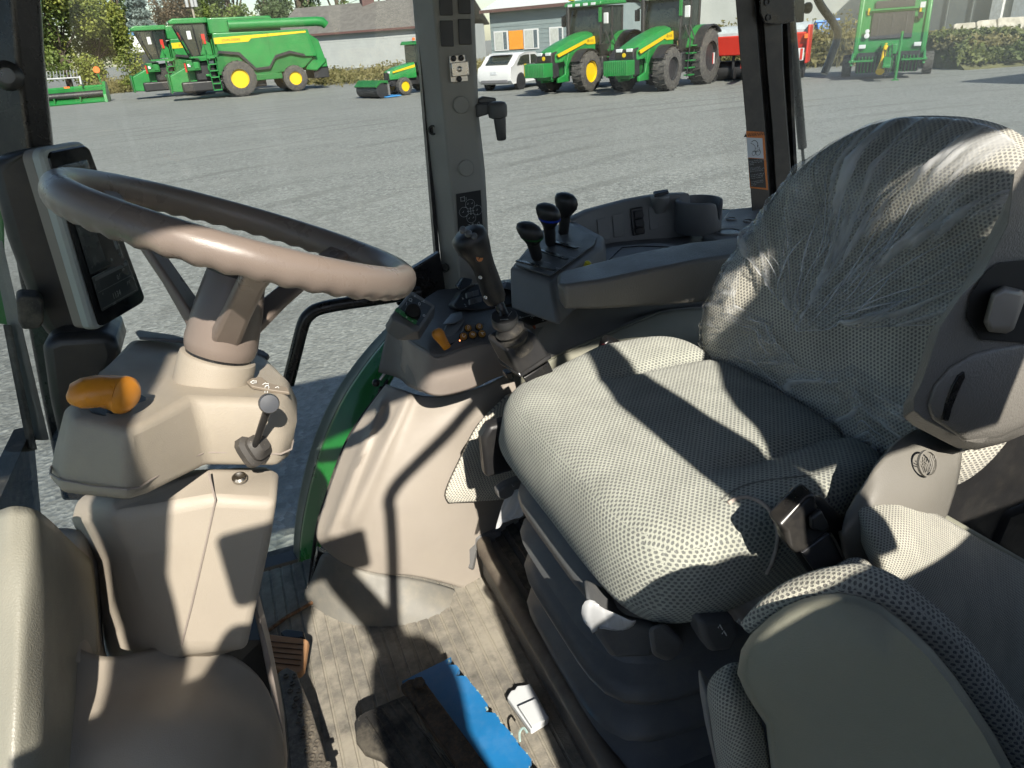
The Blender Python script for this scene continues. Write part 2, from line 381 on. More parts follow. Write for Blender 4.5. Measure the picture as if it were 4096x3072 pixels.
# centre pillar trim, taupe
cps = [(410, 430, 471, -60), (413, 433, 474, 0), (421, 440, 477, 74), (425, 444, 479, 117), (430.5, 449, 485, 170), (435, 453, 487, 205), (441, 458, 489, 260), (447, 463, 491, 330)]
pt = pillar('centre_pillar', [[(a, py, 1.535), (a+2.5, py, 1.525), (c, py, 1.46), (d-4, py, 1.46), (d, py, 1.475), (d, py, 1.56), (a, py, 1.56)] for a, c, d, py in cps], mat('pillar trim', (.29, .28, .25), .55, grain=.3, gscale=1400, var=.04), bev=.004)
slab('glass_seal', [(410.5, -60, 1.53), (413.5, -60, 1.53), (446, 330, 1.53), (442, 330, 1.53)], (0, .02, 0), blackP, pt)
# rear far pillar, black with a groove
rps = [(733, 755, 780, -60), (735.5, 757, 781, 0), (741, 762, 783, 68), (746, 767, 787, 125), (751.5, 772, 793, 203), (756, 777, 800, 290)]
rp = pillar('rear_pillar', [[(a, py, 1.50), (c-2, py, 1.50), (c-1, py, 1.515), (c+3, py, 1.515), (c+5, py, 1.50), (d, py, 1.50), (d+1.5, py, 1.57), (a, py, 1.57)] for a, c, d, py in rps], mat('satin black steel', (.022, .021, .02), .42, var=.1, dust=.06), bev=.002)
slab('rubber_seal', [(783, -60, 1.53), (786, -60, 1.53), (799, 203, 1.53), (796, 203, 1.53)], (0, .03, 0), rubber, rp)
# the panes (each 5 mm) and the wall rails under them
def pane(name, pts, label=None, m=None):
    o = slab(name, pts, (0, .005, 0), m or glass, cab, smooth=False)
    return tag(o, label) if label else o
pane('window_pane', [V((-.30, 1.545, 2.75)), V((.48, 1.545, 2.75)), V((.53, 1.545, 1.66)), V((.42, 1.545, 1.30)), V((.10, 1.545, 1.00)), V((-.36, 1.545, 1.00))])
pane('window_pane', [V((.50, 1.546, 2.75)), V((1.16, 1.546, 2.75)), V((1.34, 1.546, 1.72)), V((.54, 1.546, 1.72))])
pane('window_pane', [V((1.22, 1.575, 2.75)), V((3.4, 1.575, 2.75)), V((3.4, 1.575, 1.5)), V((1.42, 1.575, 1.5))], None, glassC)
slab('windshield', [V((-.33, .12, 2.75)), V((-.30, 1.42, 2.75)), V((-.37, 1.42, 1.25)), V((-.40, .12, 1.25))], (-.005, 0, 0), glassC, cab, smooth=False)
# roof with headliner
b = MB(); b.box((.55, .80, 2.785), (2.5, 1.66, .20)); b.build('roof', mat('roof headliner', (.16, .15, .135), .8, var=.04), cab, bevel=.008)
# side and rear walls below the glass
slab('far_wall', [V((-.40, 1.50, 1.0)), V((.55, 1.50, 1.0)), V((.55, 1.50, 1.2)), V((-.40, 1.50, 1.2))], (0, .04, 0), blackP, cab)
slab('rear_wall', [V((1.72, .02, 1.0)), V((1.72, 1.56, 1.0)), V((1.72, 1.56, 1.62)), V((1.72, .02, 1.62))], (.04, 0, 0), greyD, cab)
slab('firewall', [V((-.60, .0, .95)), V((-.60, 1.4, .95)), V((-.42, 1.4, 1.72)), V((-.42, .0, 1.72))], (-.03, 0, 0), rubber, cab)
MB().box((.6, .03, 1.17), (2.3, .06, .15)).build('near_sill', blackM, cab, bevel=.01)

# centre pillar fittings (parts of the trim)
vM = mat('vent blank', (.05, .05, .05), .5, grain=.2, var=.04)
for (x0, y0, x1, y1) in [(438.5, -12, 451.5, 15.5), (457, -12, 469.5, 14), (439.5, 20.5, 452.5, 46.5), (457.5, 19, 470.5, 44.5)]:
    slab('vent_blank', [(x0, y0, 1.459), (x1, y0, 1.459), (x1+1.2, y1, 1.459), (x0+1.4, y1, 1.459)], (0, -.003, 0), vM, pt, bevel=.003)
for cx, cy in [(461, 105), (466, 168)]:
    c = at(cx, cy, 1.458); b = MB().lathe(c, (0, -1, 0), [(.0165, 0), (.0165, .002), (.015, .0035), (.006, .0042)], 28); b.build('screw_cap', MATS['pillar trim'], pt)
for cx, cy, yy in [(433, 130, 1.505), (444.5, 268, 1.50)]:
    c = at(cx, cy, yy); MB().lathe(c, (-.6, -.8, 0), [(.010, -.004), (.010, .002), (.007, .002), (.006, -.003)], 20).build('screw_recess', blackP, pt)
br = slab('bracket_plate', [(449, 56, 1.456), (464.5, 54.5, 1.456), (468, 81, 1.456), (450.5, 82.5, 1.456)], (0, -.002, 0), steel, pt, bevel=.0008)
slab('bracket_clip', [(450.5, 63, 1.452), (467.5, 61, 1.452), (468.5, 75, 1.452), (451.5, 77, 1.452)], (0, -.006, 0), steel, br, bevel=.0012)
for cx, cy in [(453.5, 58.5), (461, 58), (459, 79)]:
    MB().lathe(at(cx, cy, 1.453), (0, -1, 0), [(.0052, 0), (.0052, .003), (.004, .0045), (.001, .005)], 16).build('rivet', blackP, br)
MB().lathe(at(459.5, 69, 1.446), (0, -1, 0), [(.0052, -.004), (.0052, .002), (.003, .003), (.0015, .001)], 16).build('screw', steel, br)
# control diagram decal
def on(q, y): return at(q[0], q[1], y)
dec = slab('control_diagram', [(456, 194, 1.4585), (480.5, 190, 1.4585), (483, 233, 1.4585), (458.5, 237, 1.4585)], (0, -.0008, 0), mat('decal black', (.012, .013, .014), .45, var=.02), pt)
def ring2(c, rx, rz, wdt, n=28, y=-.0012):
    b = MB(); o = V(c)
    A = [[o + V((math.cos(2*math.pi*k/n)*(rx+s), y, math.sin(2*math.pi*k/n)*(rz+s))) for k in range(n)] for s in (-wdt, wdt)]
    return b.rings(A, True, False)
dc = at(470.5, 211, 1.4585); b = MB()
for dx, dz in ((0, .0145), (0, -.0145), (-.015, 0), (.015, 0)):
    for k in range(24):
        a0, a1 = 2*math.pi*k/24, 2*math.pi*(k+1)/24; q = []
        for a, rr_ in ((a0, .0098), (a1, .0098), (a1, .0105), (a0, .0105)): q.append(dc + V((dx+math.cos(a)*rr_, -.0012, dz+math.sin(a)*rr_)))
        mid = sum(q, V())/4 - dc
        if all((mid.x-ex)**2 + (mid.z-ez)**2 > .0098**2 or (ex, ez) == (dx, dz) for ex, ez in ((0, .0145), (0, -.0145), (-.015, 0), (.015, 0))): b.add(q, [(0, 1, 2, 3)])
for a in range(4):
    ca, sa = math.cos(a*math.pi/2), math.sin(a*math.pi/2)
    def rt_(u_, v_): return dc + V((u_*ca - v_*sa, -.0012, u_*sa + v_*ca))
    b.add([rt_(0, -.0005), rt_(.006, -.0005), rt_(.006, .0005), rt_(0, .0005)], [(0, 1, 2, 3)]); b.add([rt_(.0055, -.0018), rt_(.0085, 0), rt_(.0055, .0018)], [(0, 1, 2)])
for k in range(10):
    a = k*.63; q = dc + V((math.cos(a)*.017*(1 if k % 2 else .8), -.0012, math.sin(a)*.016)); b.box(q, (.0032, .0003, .0009)); b.box(q+V((.0012, 0, .0018)), (.0009, .0003, .0022))
q = at(462.5, 199, 1.4585)
for dz in (-.004, .004): b.box(q+V((0, -.0012, dz)), (.010, .0003, .0009))
b.box(q+V((-.004, -.0012, 0)), (.0009, .0003, .008)); b.box(q+V((.004, -.0012, 0)), (.0009, .0003, .011)); b.box(q+V((.0075, -.0012, 0)), (.0009, .0003, .006))
q = at(478, 226, 1.4585); b.tube(cr([q+V((.002, -.0012, -.014)), q+V((.0005, -.0012, -.004)), q+V((-.001, -.0012, .004)), q+V((.002, -.0012, .009)), q+V((.004, -.0012, .004)), q+V((.0025, -.0012, -.006))], 4), .0005, 4)
for k in range(4):
    z = q.z + .006 - .006*k; b.box(V((q.x-.020, q.y-.0012, z)), (.005, .0003, .001)); b.box(V((q.x-.012, q.y-.0012, z)), (.004, .0003, .0026)); b.box(V((q.x-.005, q.y-.0012, z-.001)), (.006, .0003, .0004))
b.build('diagram_print', dimwhite, dec, smooth=False)

# warning label on the rear pillar
wl = slab('warning_label', [(746, 131, 1.4985), (764, 132, 1.4985), (768, 190, 1.4985), (750, 188, 1.4985)], (0, -.0008, 0), mat('label orange', (.62, .17, .02), .5, var=.03), rp, smooth=False)
slab('picture_field', [(746.6, 137.5, 1.4976), (762.2, 138.2, 1.4976), (763.6, 158.5, 1.4976), (747.8, 157.5, 1.4976)], (0, -.0006, 0), mat('label white', (.55, .58, .6), .5, var=.02), wl, smooth=False)
slab('text_field', [(747.8, 158, 1.4976), (763.6, 159, 1.4976), (766, 188, 1.4976), (750.8, 186.6, 1.4976)], (0, -.0006, 0), MATS['decal black'], wl, smooth=False)
text('warning_word', '\u25b2WARNING', at(755, 134.6, 1.4974), (1, 0, -.02), (0, 0, 1), .0115, mat('label ink', (.02, .015, .01), .5), wl)
for k, s in enumerate(['AVOID INJURY OR DEATH', 'CAUSED BY FALLING', 'LOADS', '', 'When using loader', 'ALWAYS use SCV control', 'lever in loader position.', '', 'If you do not, loader will', 'continue to move after', 'controls are released.', '', 'See operators manual', 'for use of other lever', 'positions.']):
    if s: text('label_text', s, at(749.2+k*.165, 161.6+k*1.68, 1.4968), (1, 0, -.01), (0, 0, 1), .0042, dimwhite, wl, align='LEFT')
b = MB(); o_ = at(755, 147.5, 1.4968)
def lp(u_, v_): return o_ + V((u_, 0, v_))
b.tube(cr([lp(-.012, .014), lp(-.003, .017), lp(.006, .011), lp(.008, .002)], 5), .0007, 4)
b.tube([lp(-.014, .012), lp(-.006, .008), lp(.0, .003), lp(.002, -.012)], .0005, 4); b.tube([lp(-.005, -.010), lp(.014, -.010), lp(.014, -.002), lp(.002, -.002)], .0005, 4)
for cx, rr_ in ((-.002, .0055), (.011, .0068)): b.tube([lp(cx+math.cos(t*.524)*rr_, -.013+math.sin(t*.524)*rr_) for t in range(13)], .0005, 4)
b.add([lp(.0055, .004), lp(.0105, .004), lp(.008, -.001)], [(0, 1, 2)])
b.build('loader_picture', MATS['label ink'], wl, smooth=False)

# bolt and bracket on the front pillar
fb = slab('pillar_bracket', [(-8, 64, 1.365), (12, 64, 1.365), (20, 72, 1.365), (21, 84, 1.365), (16, 89, 1.365), (-8, 86, 1.365)], (0, -.012, 0), blackM, cab, bevel=.004)
MB().lathe(at(7.5, 76, 1.352), (.1, -1, .1), [(.021, 0), (.021, .004), (.017, .009), (.011, .011), (.011, .006), (.004, .006)], 28).build('washer', mat('dark zinc', (.10, .10, .10), .3, metal=.8), fb)

# gas strut, bracket and outside latch bar beyond the rear pillar
st = thing('gas_strut', at(790, 80, 1.6), 'slim black gas strut hanging behind the rear far pillar', 'gas strut')
MB().tube([at(788.0, -20, 1.60), at(790.5, 19, 1.60)], .0095, 14).build('end_fitting', blackP, st)
MB().tube([at(790.5, 17, 1.60), at(802.5, 148, 1.60)], .0115, 18).build('cylinder', blackM, st)
MB().tube([at(802.3, 147, 1.60), at(805.0, 182, 1.60)], .0042, 12).build('rod', mat('dark rod', (.06, .06, .055), .25, metal=.9), st)
hb = slab('window_hinge', [(758, -20, 1.49), (793, -20, 1.49), (793, 22, 1.49), (775, 25, 1.49), (763, 24, 1.49), (758.5, 14, 1.49)], (0, -.006, 0), blackM, cab, bevel=.003)
slab('hinge_arm', [(791, -20, 1.60), (806, -20, 1.60), (804.5, 22, 1.60), (791, 23, 1.60)], (0, .02, 0), blackP, hb, bevel=.004)
for cx, cy in ((767, 2), (768.5, 17.5)): MB().lathe(at(cx, cy, 1.483), (0, -1, 0), [(.0075, 0), (.0075, .002), (.005, .002), (.005, -.002)], 16).build('hole_rim', blackP, hb)
MB().lathe(at(807, 8, 1.61), (1, -.3, 0), [(.008, -.01), (.013, -.002), (.013, .006), (.010, .010), (.004, .011)], 18).build('hinge_knob', blackP, hb)
lb = MB().tube(cr([at(810, -25, 1.72), at(819, 2, 1.72), at(834, 24, 1.72), at(837.5, 36, 1.72), at(832, 54, 1.72), at(824, 74, 1.72)], 6), .0105, 14)
lb.build('window_handle', blackM, cab)
# monitor mount arm on the centre pillar
ma = thing('mount_arm', at(490, 112, 1.44), 'grey ball joint mount with hanging grip on the centre pillar', 'mount')
grM = mat('mount grey', (.085, .085, .085), .5, grain=.2, var=.05)
slab('bracket', [(476, 104.5, 1.46), (490, 103, 1.45), (490.5, 114, 1.45), (477, 118, 1.46)], (0, .03, 0), grM, ma, bevel=.004)
slab('clamp', [(478, 100, 1.47), (485, 96.5, 1.47), (497, 98, 1.47), (496, 104, 1.47), (480, 104, 1.47)], (0, .02, 0), grM, ma, bevel=.004)
c = at(497.5, 110, 1.44); MB().lathe(c+V((0, 0, -.016)), (0, 0, 1), [(.012, 0), (.0185, .003), (.0195, .010), (.0195, .024), (.016, .030), (.008, .032)], 24).build('knob', grM, ma, angle=50)
c2 = at(499.5, 117, 1.44); MB().lathe(c2, (.03, 0, -1), [(.0125, 0), (.0125, .006), (.0115, .02), (.0098, .043), (.007, .045)], 14).build('grip', grM, ma, angle=50)

# ---- instrument display on the front pillar
md = thing('instrument_display', at(95, 235, 1.2), 'tall dark instrument display with pale grey bezel on the front pillar', 'display')
TL, TR, BRt, BL = at(38, 149, 1.17), at(84, 140.5, 1.28), at(144.5, 302, 1.28), at(92, 333, 1.17)
nrm = (TR-TL).cross(BL-TL).normalized(); nrm = nrm if nrm.dot(EYE-TL) > 0 else -nrm
def mq(u_, v_, d=0.0): return (TL*(1-u_)+TR*u_)*(1-v_) + (BL*(1-u_)+BRt*u_)*v_ + nrm*d
def rrect(u0, v0, u1, v1, ru, rv, d, n=5):
    q = []
    for cu, cv, a0 in ((u1-ru, v0+rv, -90), (u1-ru, v1-rv, 0), (u0+ru, v1-rv, 90), (u0+ru, v0+rv, 180)):
        for k in range(n+1):
            a = R(a0+90*k/n); q.append(mq(cu+math.cos(a)*ru, cv+math.sin(a)*rv, d))
    return q
loft('bezel', [rrect(0, 0, 1, 1, .16, .05, -.011), rrect(0, 0, 1, 1, .16, .05, -.002), rrect(.025, .01, .975, .99, .15, .045, .002)], bezel, md, angle=25)
loft('bezel_side', [rrect(.02, .008, .98, .992, .16, .05, -.026), rrect(.01, .004, .99, .996, .16, .05, -.012)], bezel2, md, angle=25)
sf = loft('screen_face', [rrect(.10, .022, .995, .992, .12, .035, .0021), rrect(.11, .028, .985, .988, .12, .035, .0042)], screenM, md, angle=25)
loft('upper_lcd', [rrect(.20, .32, .88, .69, .03, .01, .0043), rrect(.21, .322, .87, .688, .03, .01, .0047)], lcd, sf)
loft('lower_lcd', [rrect(.20, .705, .92, .91, .03, .01, .0043), rrect(.21, .708, .91, .908, .03, .01, .0047)], lcd, sf)
loft('top_lcd', [rrect(.20, .10, .86, .30, .03, .01, .0043), rrect(.21, .102, .85, .298, .03, .01, .0046)], mat('lcd off', (.014, .016, .017), .2), sf)
ur, uu_ = (TR-TL), (TL-BL)
dispg = mat('lcd segments', (.16, .18, .17), .5); dispd = mat('lcd segments dim', (.085, .095, .095), .5)
text('reading', '1134.1 h', mq(.58, .862, .0052), ur, uu_, .013, dispg, sf); text('reading', '0.0', mq(.66, .775, .0052), ur, uu_, .011, dispg, sf); text('reading', 'km/h', mq(.80, .745, .0052), ur, uu_, .007, dispg, sf)
text('reading', 'F\u00b0C', mq(.80, .835, .0052), ur, uu_, .008, dispg, sf)
for (u0, v0, u1, v1, q) in [(.70, .53, .755, .63, dispg), (.775, .525, .83, .625, dispg), (.64, .555, .655, .635, dispd), (.24, .715, .88, .735, dispd), (.23, .80, .88, .803, dispd), (.23, .895, .88, .898, dispd), (.62, .655, .66, .672, dispg), (.70, .655, .74, .670, dispg), (.77, .65, .83, .668, dispd)]:
    raw('segment', [mq(u0, v0, .0052), mq(u1, v0, .0052), mq(u1, v1, .0052), mq(u0, v1, .0052)], [(0, 1, 2, 3)], q, sf, smooth=False)
# housing behind it, small clamp box, lower box
hs = thing('display_housing', at(40, 250, 1.3), 'black moulded housing wrapping the front pillar behind the display', 'housing')
slab('shell', [(-14, 162, 1.30), (22, 153.5, 1.29), (54, 148, 1.30), (62, 160, 1.30), (118, 318, 1.30), (92, 340, 1.29), (52, 344, 1.29), (38, 325, 1.29), (6, 240, 1.29)], (-.01, .10, 0), blackP, hs, bevel=.02, seg=4)
slab('clamp_box', [(16, 300, 1.22), (20, 296.5, 1.22), (39, 297, 1.22), (44, 303, 1.22), (44, 322, 1.22), (39, 329, 1.22), (23, 330, 1.22), (18.5, 322, 1.22)], (-.01, .05, 0), rubber, hs, bevel=.008)
slab('lower_box', [(40, 343, 1.24), (58, 336, 1.24), (106, 333, 1.24), (115, 340, 1.24), (120, 356, 1.24), (114, 374, 1.24), (100, 392, 1.24), (104, 440, 1.24), (60, 452, 1.24), (48, 400, 1.24)], (0, .14, 0), blackP, hs, bevel=.018, seg=4)
slab('lower_latch', [(97, 378, 1.20), (108, 372, 1.20), (110, 386, 1.20), (104, 398, 1.20), (97, 398, 1.20)], (0, .03, 0), blackM, hs, bevel=.003)

# ---- steering wheel
WC = V((.007, .78, 2.136)); WN = V((.408, .073, .911)).normalized(); WR = .1640
wu = V((0, 1, 0)).cross(WN).normalized(); wv = WN.cross(wu)
def we(a): return wu*math.cos(a) + wv*math.sin(a)
def pxof(p): d = p-EYE; z = d.dot(FW); return (512+FPX*d.dot(RT)/z, 384-FPX*d.dot(UP)/z)
def ang_at(px, py): return min((i*.02 for i in range(315)), key=lambda a: (pxof(WC+we(a)*WR)[0]-px)**2+(pxof(WC+we(a)*WR)[1]-py)**2)
sw = thing('steering_wheel', WC-WN*.12, 'taupe three spoke steering wheel with finger grips under the rim', 'steering wheel')
b = MB(); rr = []
for i in range(216):
    a = 2*math.pi*i/216; e = we(a); ring = []
    sc_ = math.cos(a*44)
    for k in range(18):
        t = 2*math.pi*k/18; r0 = .0150
        low = max(0, -math.sin(t)); inn = max(0, math.cos(t)*-1)
        r0 += .0011*sc_*(low**1.5)
        ring.append(WC + e*(WR + r0*math.cos(t)*.95) + WN*(r0*math.sin(t)*1.08))
    rr.append(ring)
rr.append(rr[0]); b.rings(rr, True, False); b.build('rim', wheelmat, sw, angle=60)
spM = wheelmat
for (px, py) in ((97, 186), (262, 285), (345, 252)):
    a = ang_at(px, py); e = we(a); s_ = WN.cross(e); st_ = []
    for t, rad, h, wd, th in ((0, .016, -.112, .034, .018), (.15, .030, -.102, .032, .018), (.45, .070, -.066, .028, .013), (.75, .118, -.026, .027, .011), (.92, .150, -.006, .030, .012), (1, .164, .0, .034, .012)):
        c = WC + e*rad + WN*h; st_.append([c - s_*wd*.5 + WN*th*.5, c + s_*wd*.5 + WN*th*.5, c + s_*wd*.42 - WN*th*.6, c - s_*wd*.42 - WN*th*.6])
    sp_ = loft('spoke', st_, spM, sw, bevel=.004, angle=60)
    if py == 285:
        c = WC + e*.083 - WN*.0465; MB().box((0, 0, 0), (.003, .017, .0045)); d_ = (e*.7-WN*.35).normalized()
        nrm2 = (WN*.8 + e*.6).normalized(); q = c + nrm2*.001
        loft('slot', [[q + s_*(math.cos(t)*.010) + d_*(math.sin(t)*.0024) + nrm2*h for t in [k*math.pi/8 for k in range(16)]] for h in (-.002, .003)], blackP, sp_)
MB().lathe(WC-WN*.128, WN, [(.034, 0), (.036, .004), (.037, .012), (.034, .05), (.029, .085), (.026, .094)], 40).build('hub', wheelmat, sw, angle=50)
b = MB(); b.lathe(WC-WN*.042, WN, [(.029, 0), (.030, .003), (.030, .014), (.026, .019), (.005, .020)], 36); kn = b.build('adjuster_ring', blackP, sw)
for k in range(20):
    a = 2*math.pi*k/20; c = WC-WN*.034+we(a)*.030; MB().box(c, (.003, .0045, .009), Matrix((we(a), WN.cross(we(a)), WN)).transposed()).build('grip_rib', blackM, kn)

# ---- steering column
sc_t = thing('steering_column', V((-.09, .80, FLOOR)), 'beige steering column with dusty binnacle and stepped cover', 'steering column')
MB().lathe(WC-WN*.168, WN, [(.039, -.02), (.039, .030), (.038, .0355), (.036, .037), (.020, .037)], 48).build('collar', beigeD, sc_t, angle=40)
MB().lathe(WC-WN*.134, WN, [(.033, 0), (.033, .010)], 40).build('collar_gap', blackM, sc_t)
def Y(px, py, y): return at(px, py, y)
top = [(132, 338, .90), (84, 393, .75), (66, 405, .70), (72, 416, .655), (126, 430, .62), (150, 420, .64), (192, 398, .70), (268, 402, .70), (284, 393, .72), (287, 378, .78), (262, 352, .86), (200, 340, .92)]
mid = [(122, 360, .915), (72, 432, .755), (55, 448, .70), (62, 463, .648), (128, 474, .612), (150, 462, .632), (203, 434, .692), (283, 437, .692), (297, 421, .712), (297, 400, .78), (270, 380, .87), (196, 370, .93)]
bot = [(124, 420, .91), (68, 470, .755), (49, 482, .70), (60, 494, .65), (128, 502, .615), (152, 494, .635), (207, 467, .695), (278, 468, .695), (289, 458, .715), (288, 440, .78), (264, 430, .87), (190, 430, .925)]
seam = [tuple((a*.45+b_*.55) for a, b_ in zip(p, q)) for p, q in zip(mid, bot)]
loft('binnacle', [top, mid, bot], beigeD, sc_t, bevel=.008, seg=5, angle=60)
sm_ = [P3(q) for q in seam]; cs_ = sum(sm_, V())/len(sm_); MB().tube(cr([q + (q-cs_).normalized()*.0005 for q in sm_[1:10]], 2), .0011, 6).build('seam_groove', taupe, sc_t)
# decal plates with symbols
dp = slab('light_symbol_plate', [(252, 381, .748), (262, 379.5, .752), (270, 386, .742), (288, 390, .730), (290, 395.5, .722), (272, 393, .726), (252, 389, .732), (247, 384.5, .742)], (0, -.001, .004), mat('plate taupe', (.25, .21, .165), .5), sc_t, bevel=.001)
b = MB()
def sym(px, py, y, pts, r=.00035):
    o_ = at(px, py, y); b.tube([o_ + V((1, -.25, -.07)).normalized()*u_ + V((.2, .5, .55)).normalized()*v_ for u_, v_ in pts], r, 4)
for px, py in ((258.5, 384), (270.5, 386.5)): sym(px-5, py-2, .736, [(-.003, 0), (0, .002), (0, .001), (.003, .001), (.003, -.001), (0, -.001), (0, -.002), (-.003, 0)])
for px in (267, 277, 284): sym(px, 388.2+(px-267)*.12, .728, [(-.002, .002), (.001, .003), (.002, .001), (.0015, -.001), (-.002, -.001), (-.002, .002)]); sym(px, 390+(px-267)*.12, .727, [(-.002, -.001), (-.002, -.003)]); sym(px+1.5, 390+(px-267)*.12, .727, [(-.001, -.001), (-.001, -.003)])
b.build('symbols', white, dp, smooth=False)
slab('far_symbol_plate', [(136, 334.5, .905), (140, 333, .92), (175, 338, .90), (186, 341, .88), (184, 344, .875), (140, 340, .885)], (0, 0, .004), greyD, sc_t, bevel=.001)
slab('edge_symbol_plate', [(258, 352, .87), (264, 354, .86), (270, 358, .85), (268, 361, .845), (258, 357, .855)], (0, 0, .005), greyD, sc_t, bevel=.001)
# small black lever with its boot, on the driver's face
o_ = at(254, 448, .694); ax = V((.55, -.50, .35)).normalized()
bt = []
for s_, h in ((.0175, -.004), (.0175, .003), (.013, .0055), (.013, .0095), (.009, .012), (.006, .017)):
    e1 = V((0, 0, 1)).cross(ax).normalized(); e2 = ax.cross(e1); ring = []
    for k in range(20):
        a = 2*math.pi*k/20; cx_, sx_ = math.cos(a), math.sin(a); q = (abs(cx_)**4+abs(sx_)**4)**-.25; ring.append(o_ + ax*h + (e1*cx_*q + e2*sx_*q)*s_)
    bt.append(ring)
loft('lever_boot', bt, mat('boot rubber', (.06, .055, .05), .6, dust=.3), sc_t, angle=40)
lv = MB().tube([at(254.5, 447, .685), at(262, 425, .665), at(269.5, 404, .648)], [.0032, .0036, .0042], 12).build('range_lever', blackP, sc_t)
c = at(270.5, 404.5, .645); MB().lathe(c-V((.3, -1, .1)).normalized()*.006, V((.1, -1, .32)), [(.005, -.004), (.0092, 0), (.0095, .007), (.0084, .0105), (.003, .011)], 22).build('lever_knob', mat('worn black knob', (.06, .065, .075), .35, var=.2), lv)
# orange reverser lever on the wing
rv = thing('reverser_lever', at(108, 405, .665), 'curved orange reverser lever left of the steering wheel', 'lever')
slab('gate_plate', [(88, 409, .685), (104, 404, .70), (140, 396, .71), (149, 401, .705), (149, 412, .685), (143, 421, .667), (134, 426, .655), (104, 419, .66), (92, 414, .67)], (0, 0, .004), blackP, rv, bevel=.002)
MB().tube([at(119, 416, .672), at(122, 400, .672)], [.010, .0085], 14).build('stalk', blackP, rv)
sec = []
for px, py, y, rr_ in ((75.5, 399, .645, .008), (78, 397, .644, .0125), (85, 395, .645, .0145), (98, 393, .652, .0155), (110, 394, .656, .0165), (121, 396, .655, .0180), (127, 397, .652, .0172), (131, 397, .650, .012)):
    c = at(px, py, y); sec.append((c, rr_))
rr = []
for i, (c, r0) in enumerate(sec):
    t = (sec[min(i+1, len(sec)-1)][0]-sec[max(i-1, 0)][0]).normalized(); a_ = V((0, 0, 1)); a_ = (a_-t*a_.dot(t)).normalized(); b_ = t.cross(a_)
    rr.append([c + a_*math.cos(k*math.pi/10)*r0*(1.0 if math.cos(k*math.pi/10) > 0 else .78) + b_*math.sin(k*math.pi/10)*r0*1.12 for k in range(20)])
loft('handle', rr, orange, rv, angle=60)
# pedestal below the binnacle
ped = loft('pedestal', [[(207, 470, .72), (281, 472, .715), (270, 466, .79), (120, 470, .86), (75, 500, .80), (110, 503, .70)],
    [(213, 499, .672), (277, 503, .668), (270, 494, .79), (110, 515, .86), (70, 520, .79), (112, 520, .69)],
    [(205, 540, .672), (271, 540, .668), (264, 534, .79), (112, 560, .86), (98, 562, .77), (130, 555, .69)],
    [(192, 600, .672), (258, 600, .668), (252, 594, .79), (105, 640, .86), (104, 640, .74), (150, 620, .69)],
    [(181, 650, .672), (247, 650, .668), (240, 644, .79), (100, 690, .86), (104, 690, .74), (150, 680, .69)]], beige, sc_t, bevel=.009, seg=4, angle=50)
MB().tube([at(208.5, 472, .70), at(215.5, 500, .6705), at(205, 548, .6710), at(192, 604, .6710), at(181.5, 645, .6710)], .0011, 6).build('seam_strip', taupe, ped)
MB().lathe(at(239, 476.5, .698), (0, -.3, .95), [(.0075, -.004), (.0075, -.001), (.005, .0005), (.002, -.001)], 18).build('bolt', steel, ped)
# lower cover: big moulded hump
def dense(rows, n=5, disp=None):
    """resample a coarse control grid of (px, py, y) smoothly"""
    rs = [cr([V(q) for q in r], n) for r in rows]; cols = list(zip(*rs)); cs = [cr(list(c), n) for c in cols]
    g = [list(r) for r in zip(*cs)]
    if disp:
        for r in g:
            for i, q in enumerate(r): r[i] = V((q.x, q.y, q.z + disp(q.x, q.y)))
    return [[at(q.x, q.y, q.z) for q in r] for r in g]
def segd(px, py, a, b):
    ax, ay = a; bx, by = b; t = max(0, min(1, ((px-ax)*(bx-ax)+(py-ay)*(by-ay))/((bx-ax)**2+(by-ay)**2)))
    return math.hypot(px-ax-(bx-ax)*t, py-ay-(by-ay)*t), t
# lower cover hump and the recess cheek beside the pedestal
patch('lower_cover', dense([
    [(60, 640, .69), (97, 655, .668), (125, 655, .675), (160, 647, .690), (205, 646, .694), (243, 662, .692), (268, 690, .69), (283, 735, .69)],
    [(55, 690, .64), (82, 692, .63), (115, 690, .635), (155, 682, .645), (200, 681, .650), (240, 692, .66), (268, 714, .672), (285, 748, .682)],
    [(50, 740, .585), (75, 740, .58), (112, 735, .58), (155, 728, .582), (200, 727, .59), (240, 734, .605), (270, 748, .64), (287, 772, .672)],
    [(45, 810, .54), (70, 810, .535), (110, 808, .535), (155, 805, .535), (200, 805, .54), (240, 806, .56), (270, 808, .60), (288, 810, .655)]], 4), beige, sc_t, thick=.005, sub=0, angle=80)
patch('cover_cheek', dense([[(30, 535, .80), (60, 528, .79), (84, 532, .775), (100, 545, .80)], [(38, 585, .73), (66, 583, .72), (88, 588, .735), (102, 594, .77)],
    [(44, 630, .69), (72, 632, .685), (92, 638, .705), (104, 644, .74)], [(48, 662, .66), (76, 662, .658), (96, 663, .69), (112, 668, .72)]], 4), beige, sc_t, thick=.005, sub=0, angle=80)
slab('trim_strip', [(252, 604, .74), (258, 612, .73), (268, 650, .715), (276, 690, .705), (283, 730, .70), (287, 775, .695), (281, 775, .695), (276, 725, .70), (270, 690, .71), (262, 650, .72)], (.004, .03, 0), taupe, sc_t, bevel=.002)
slab('cover_inner', [(120, 640, .78), (262, 640, .76), (282, 760, .74), (120, 780, .74)], (0, .05, 0), blackP, sc_t)
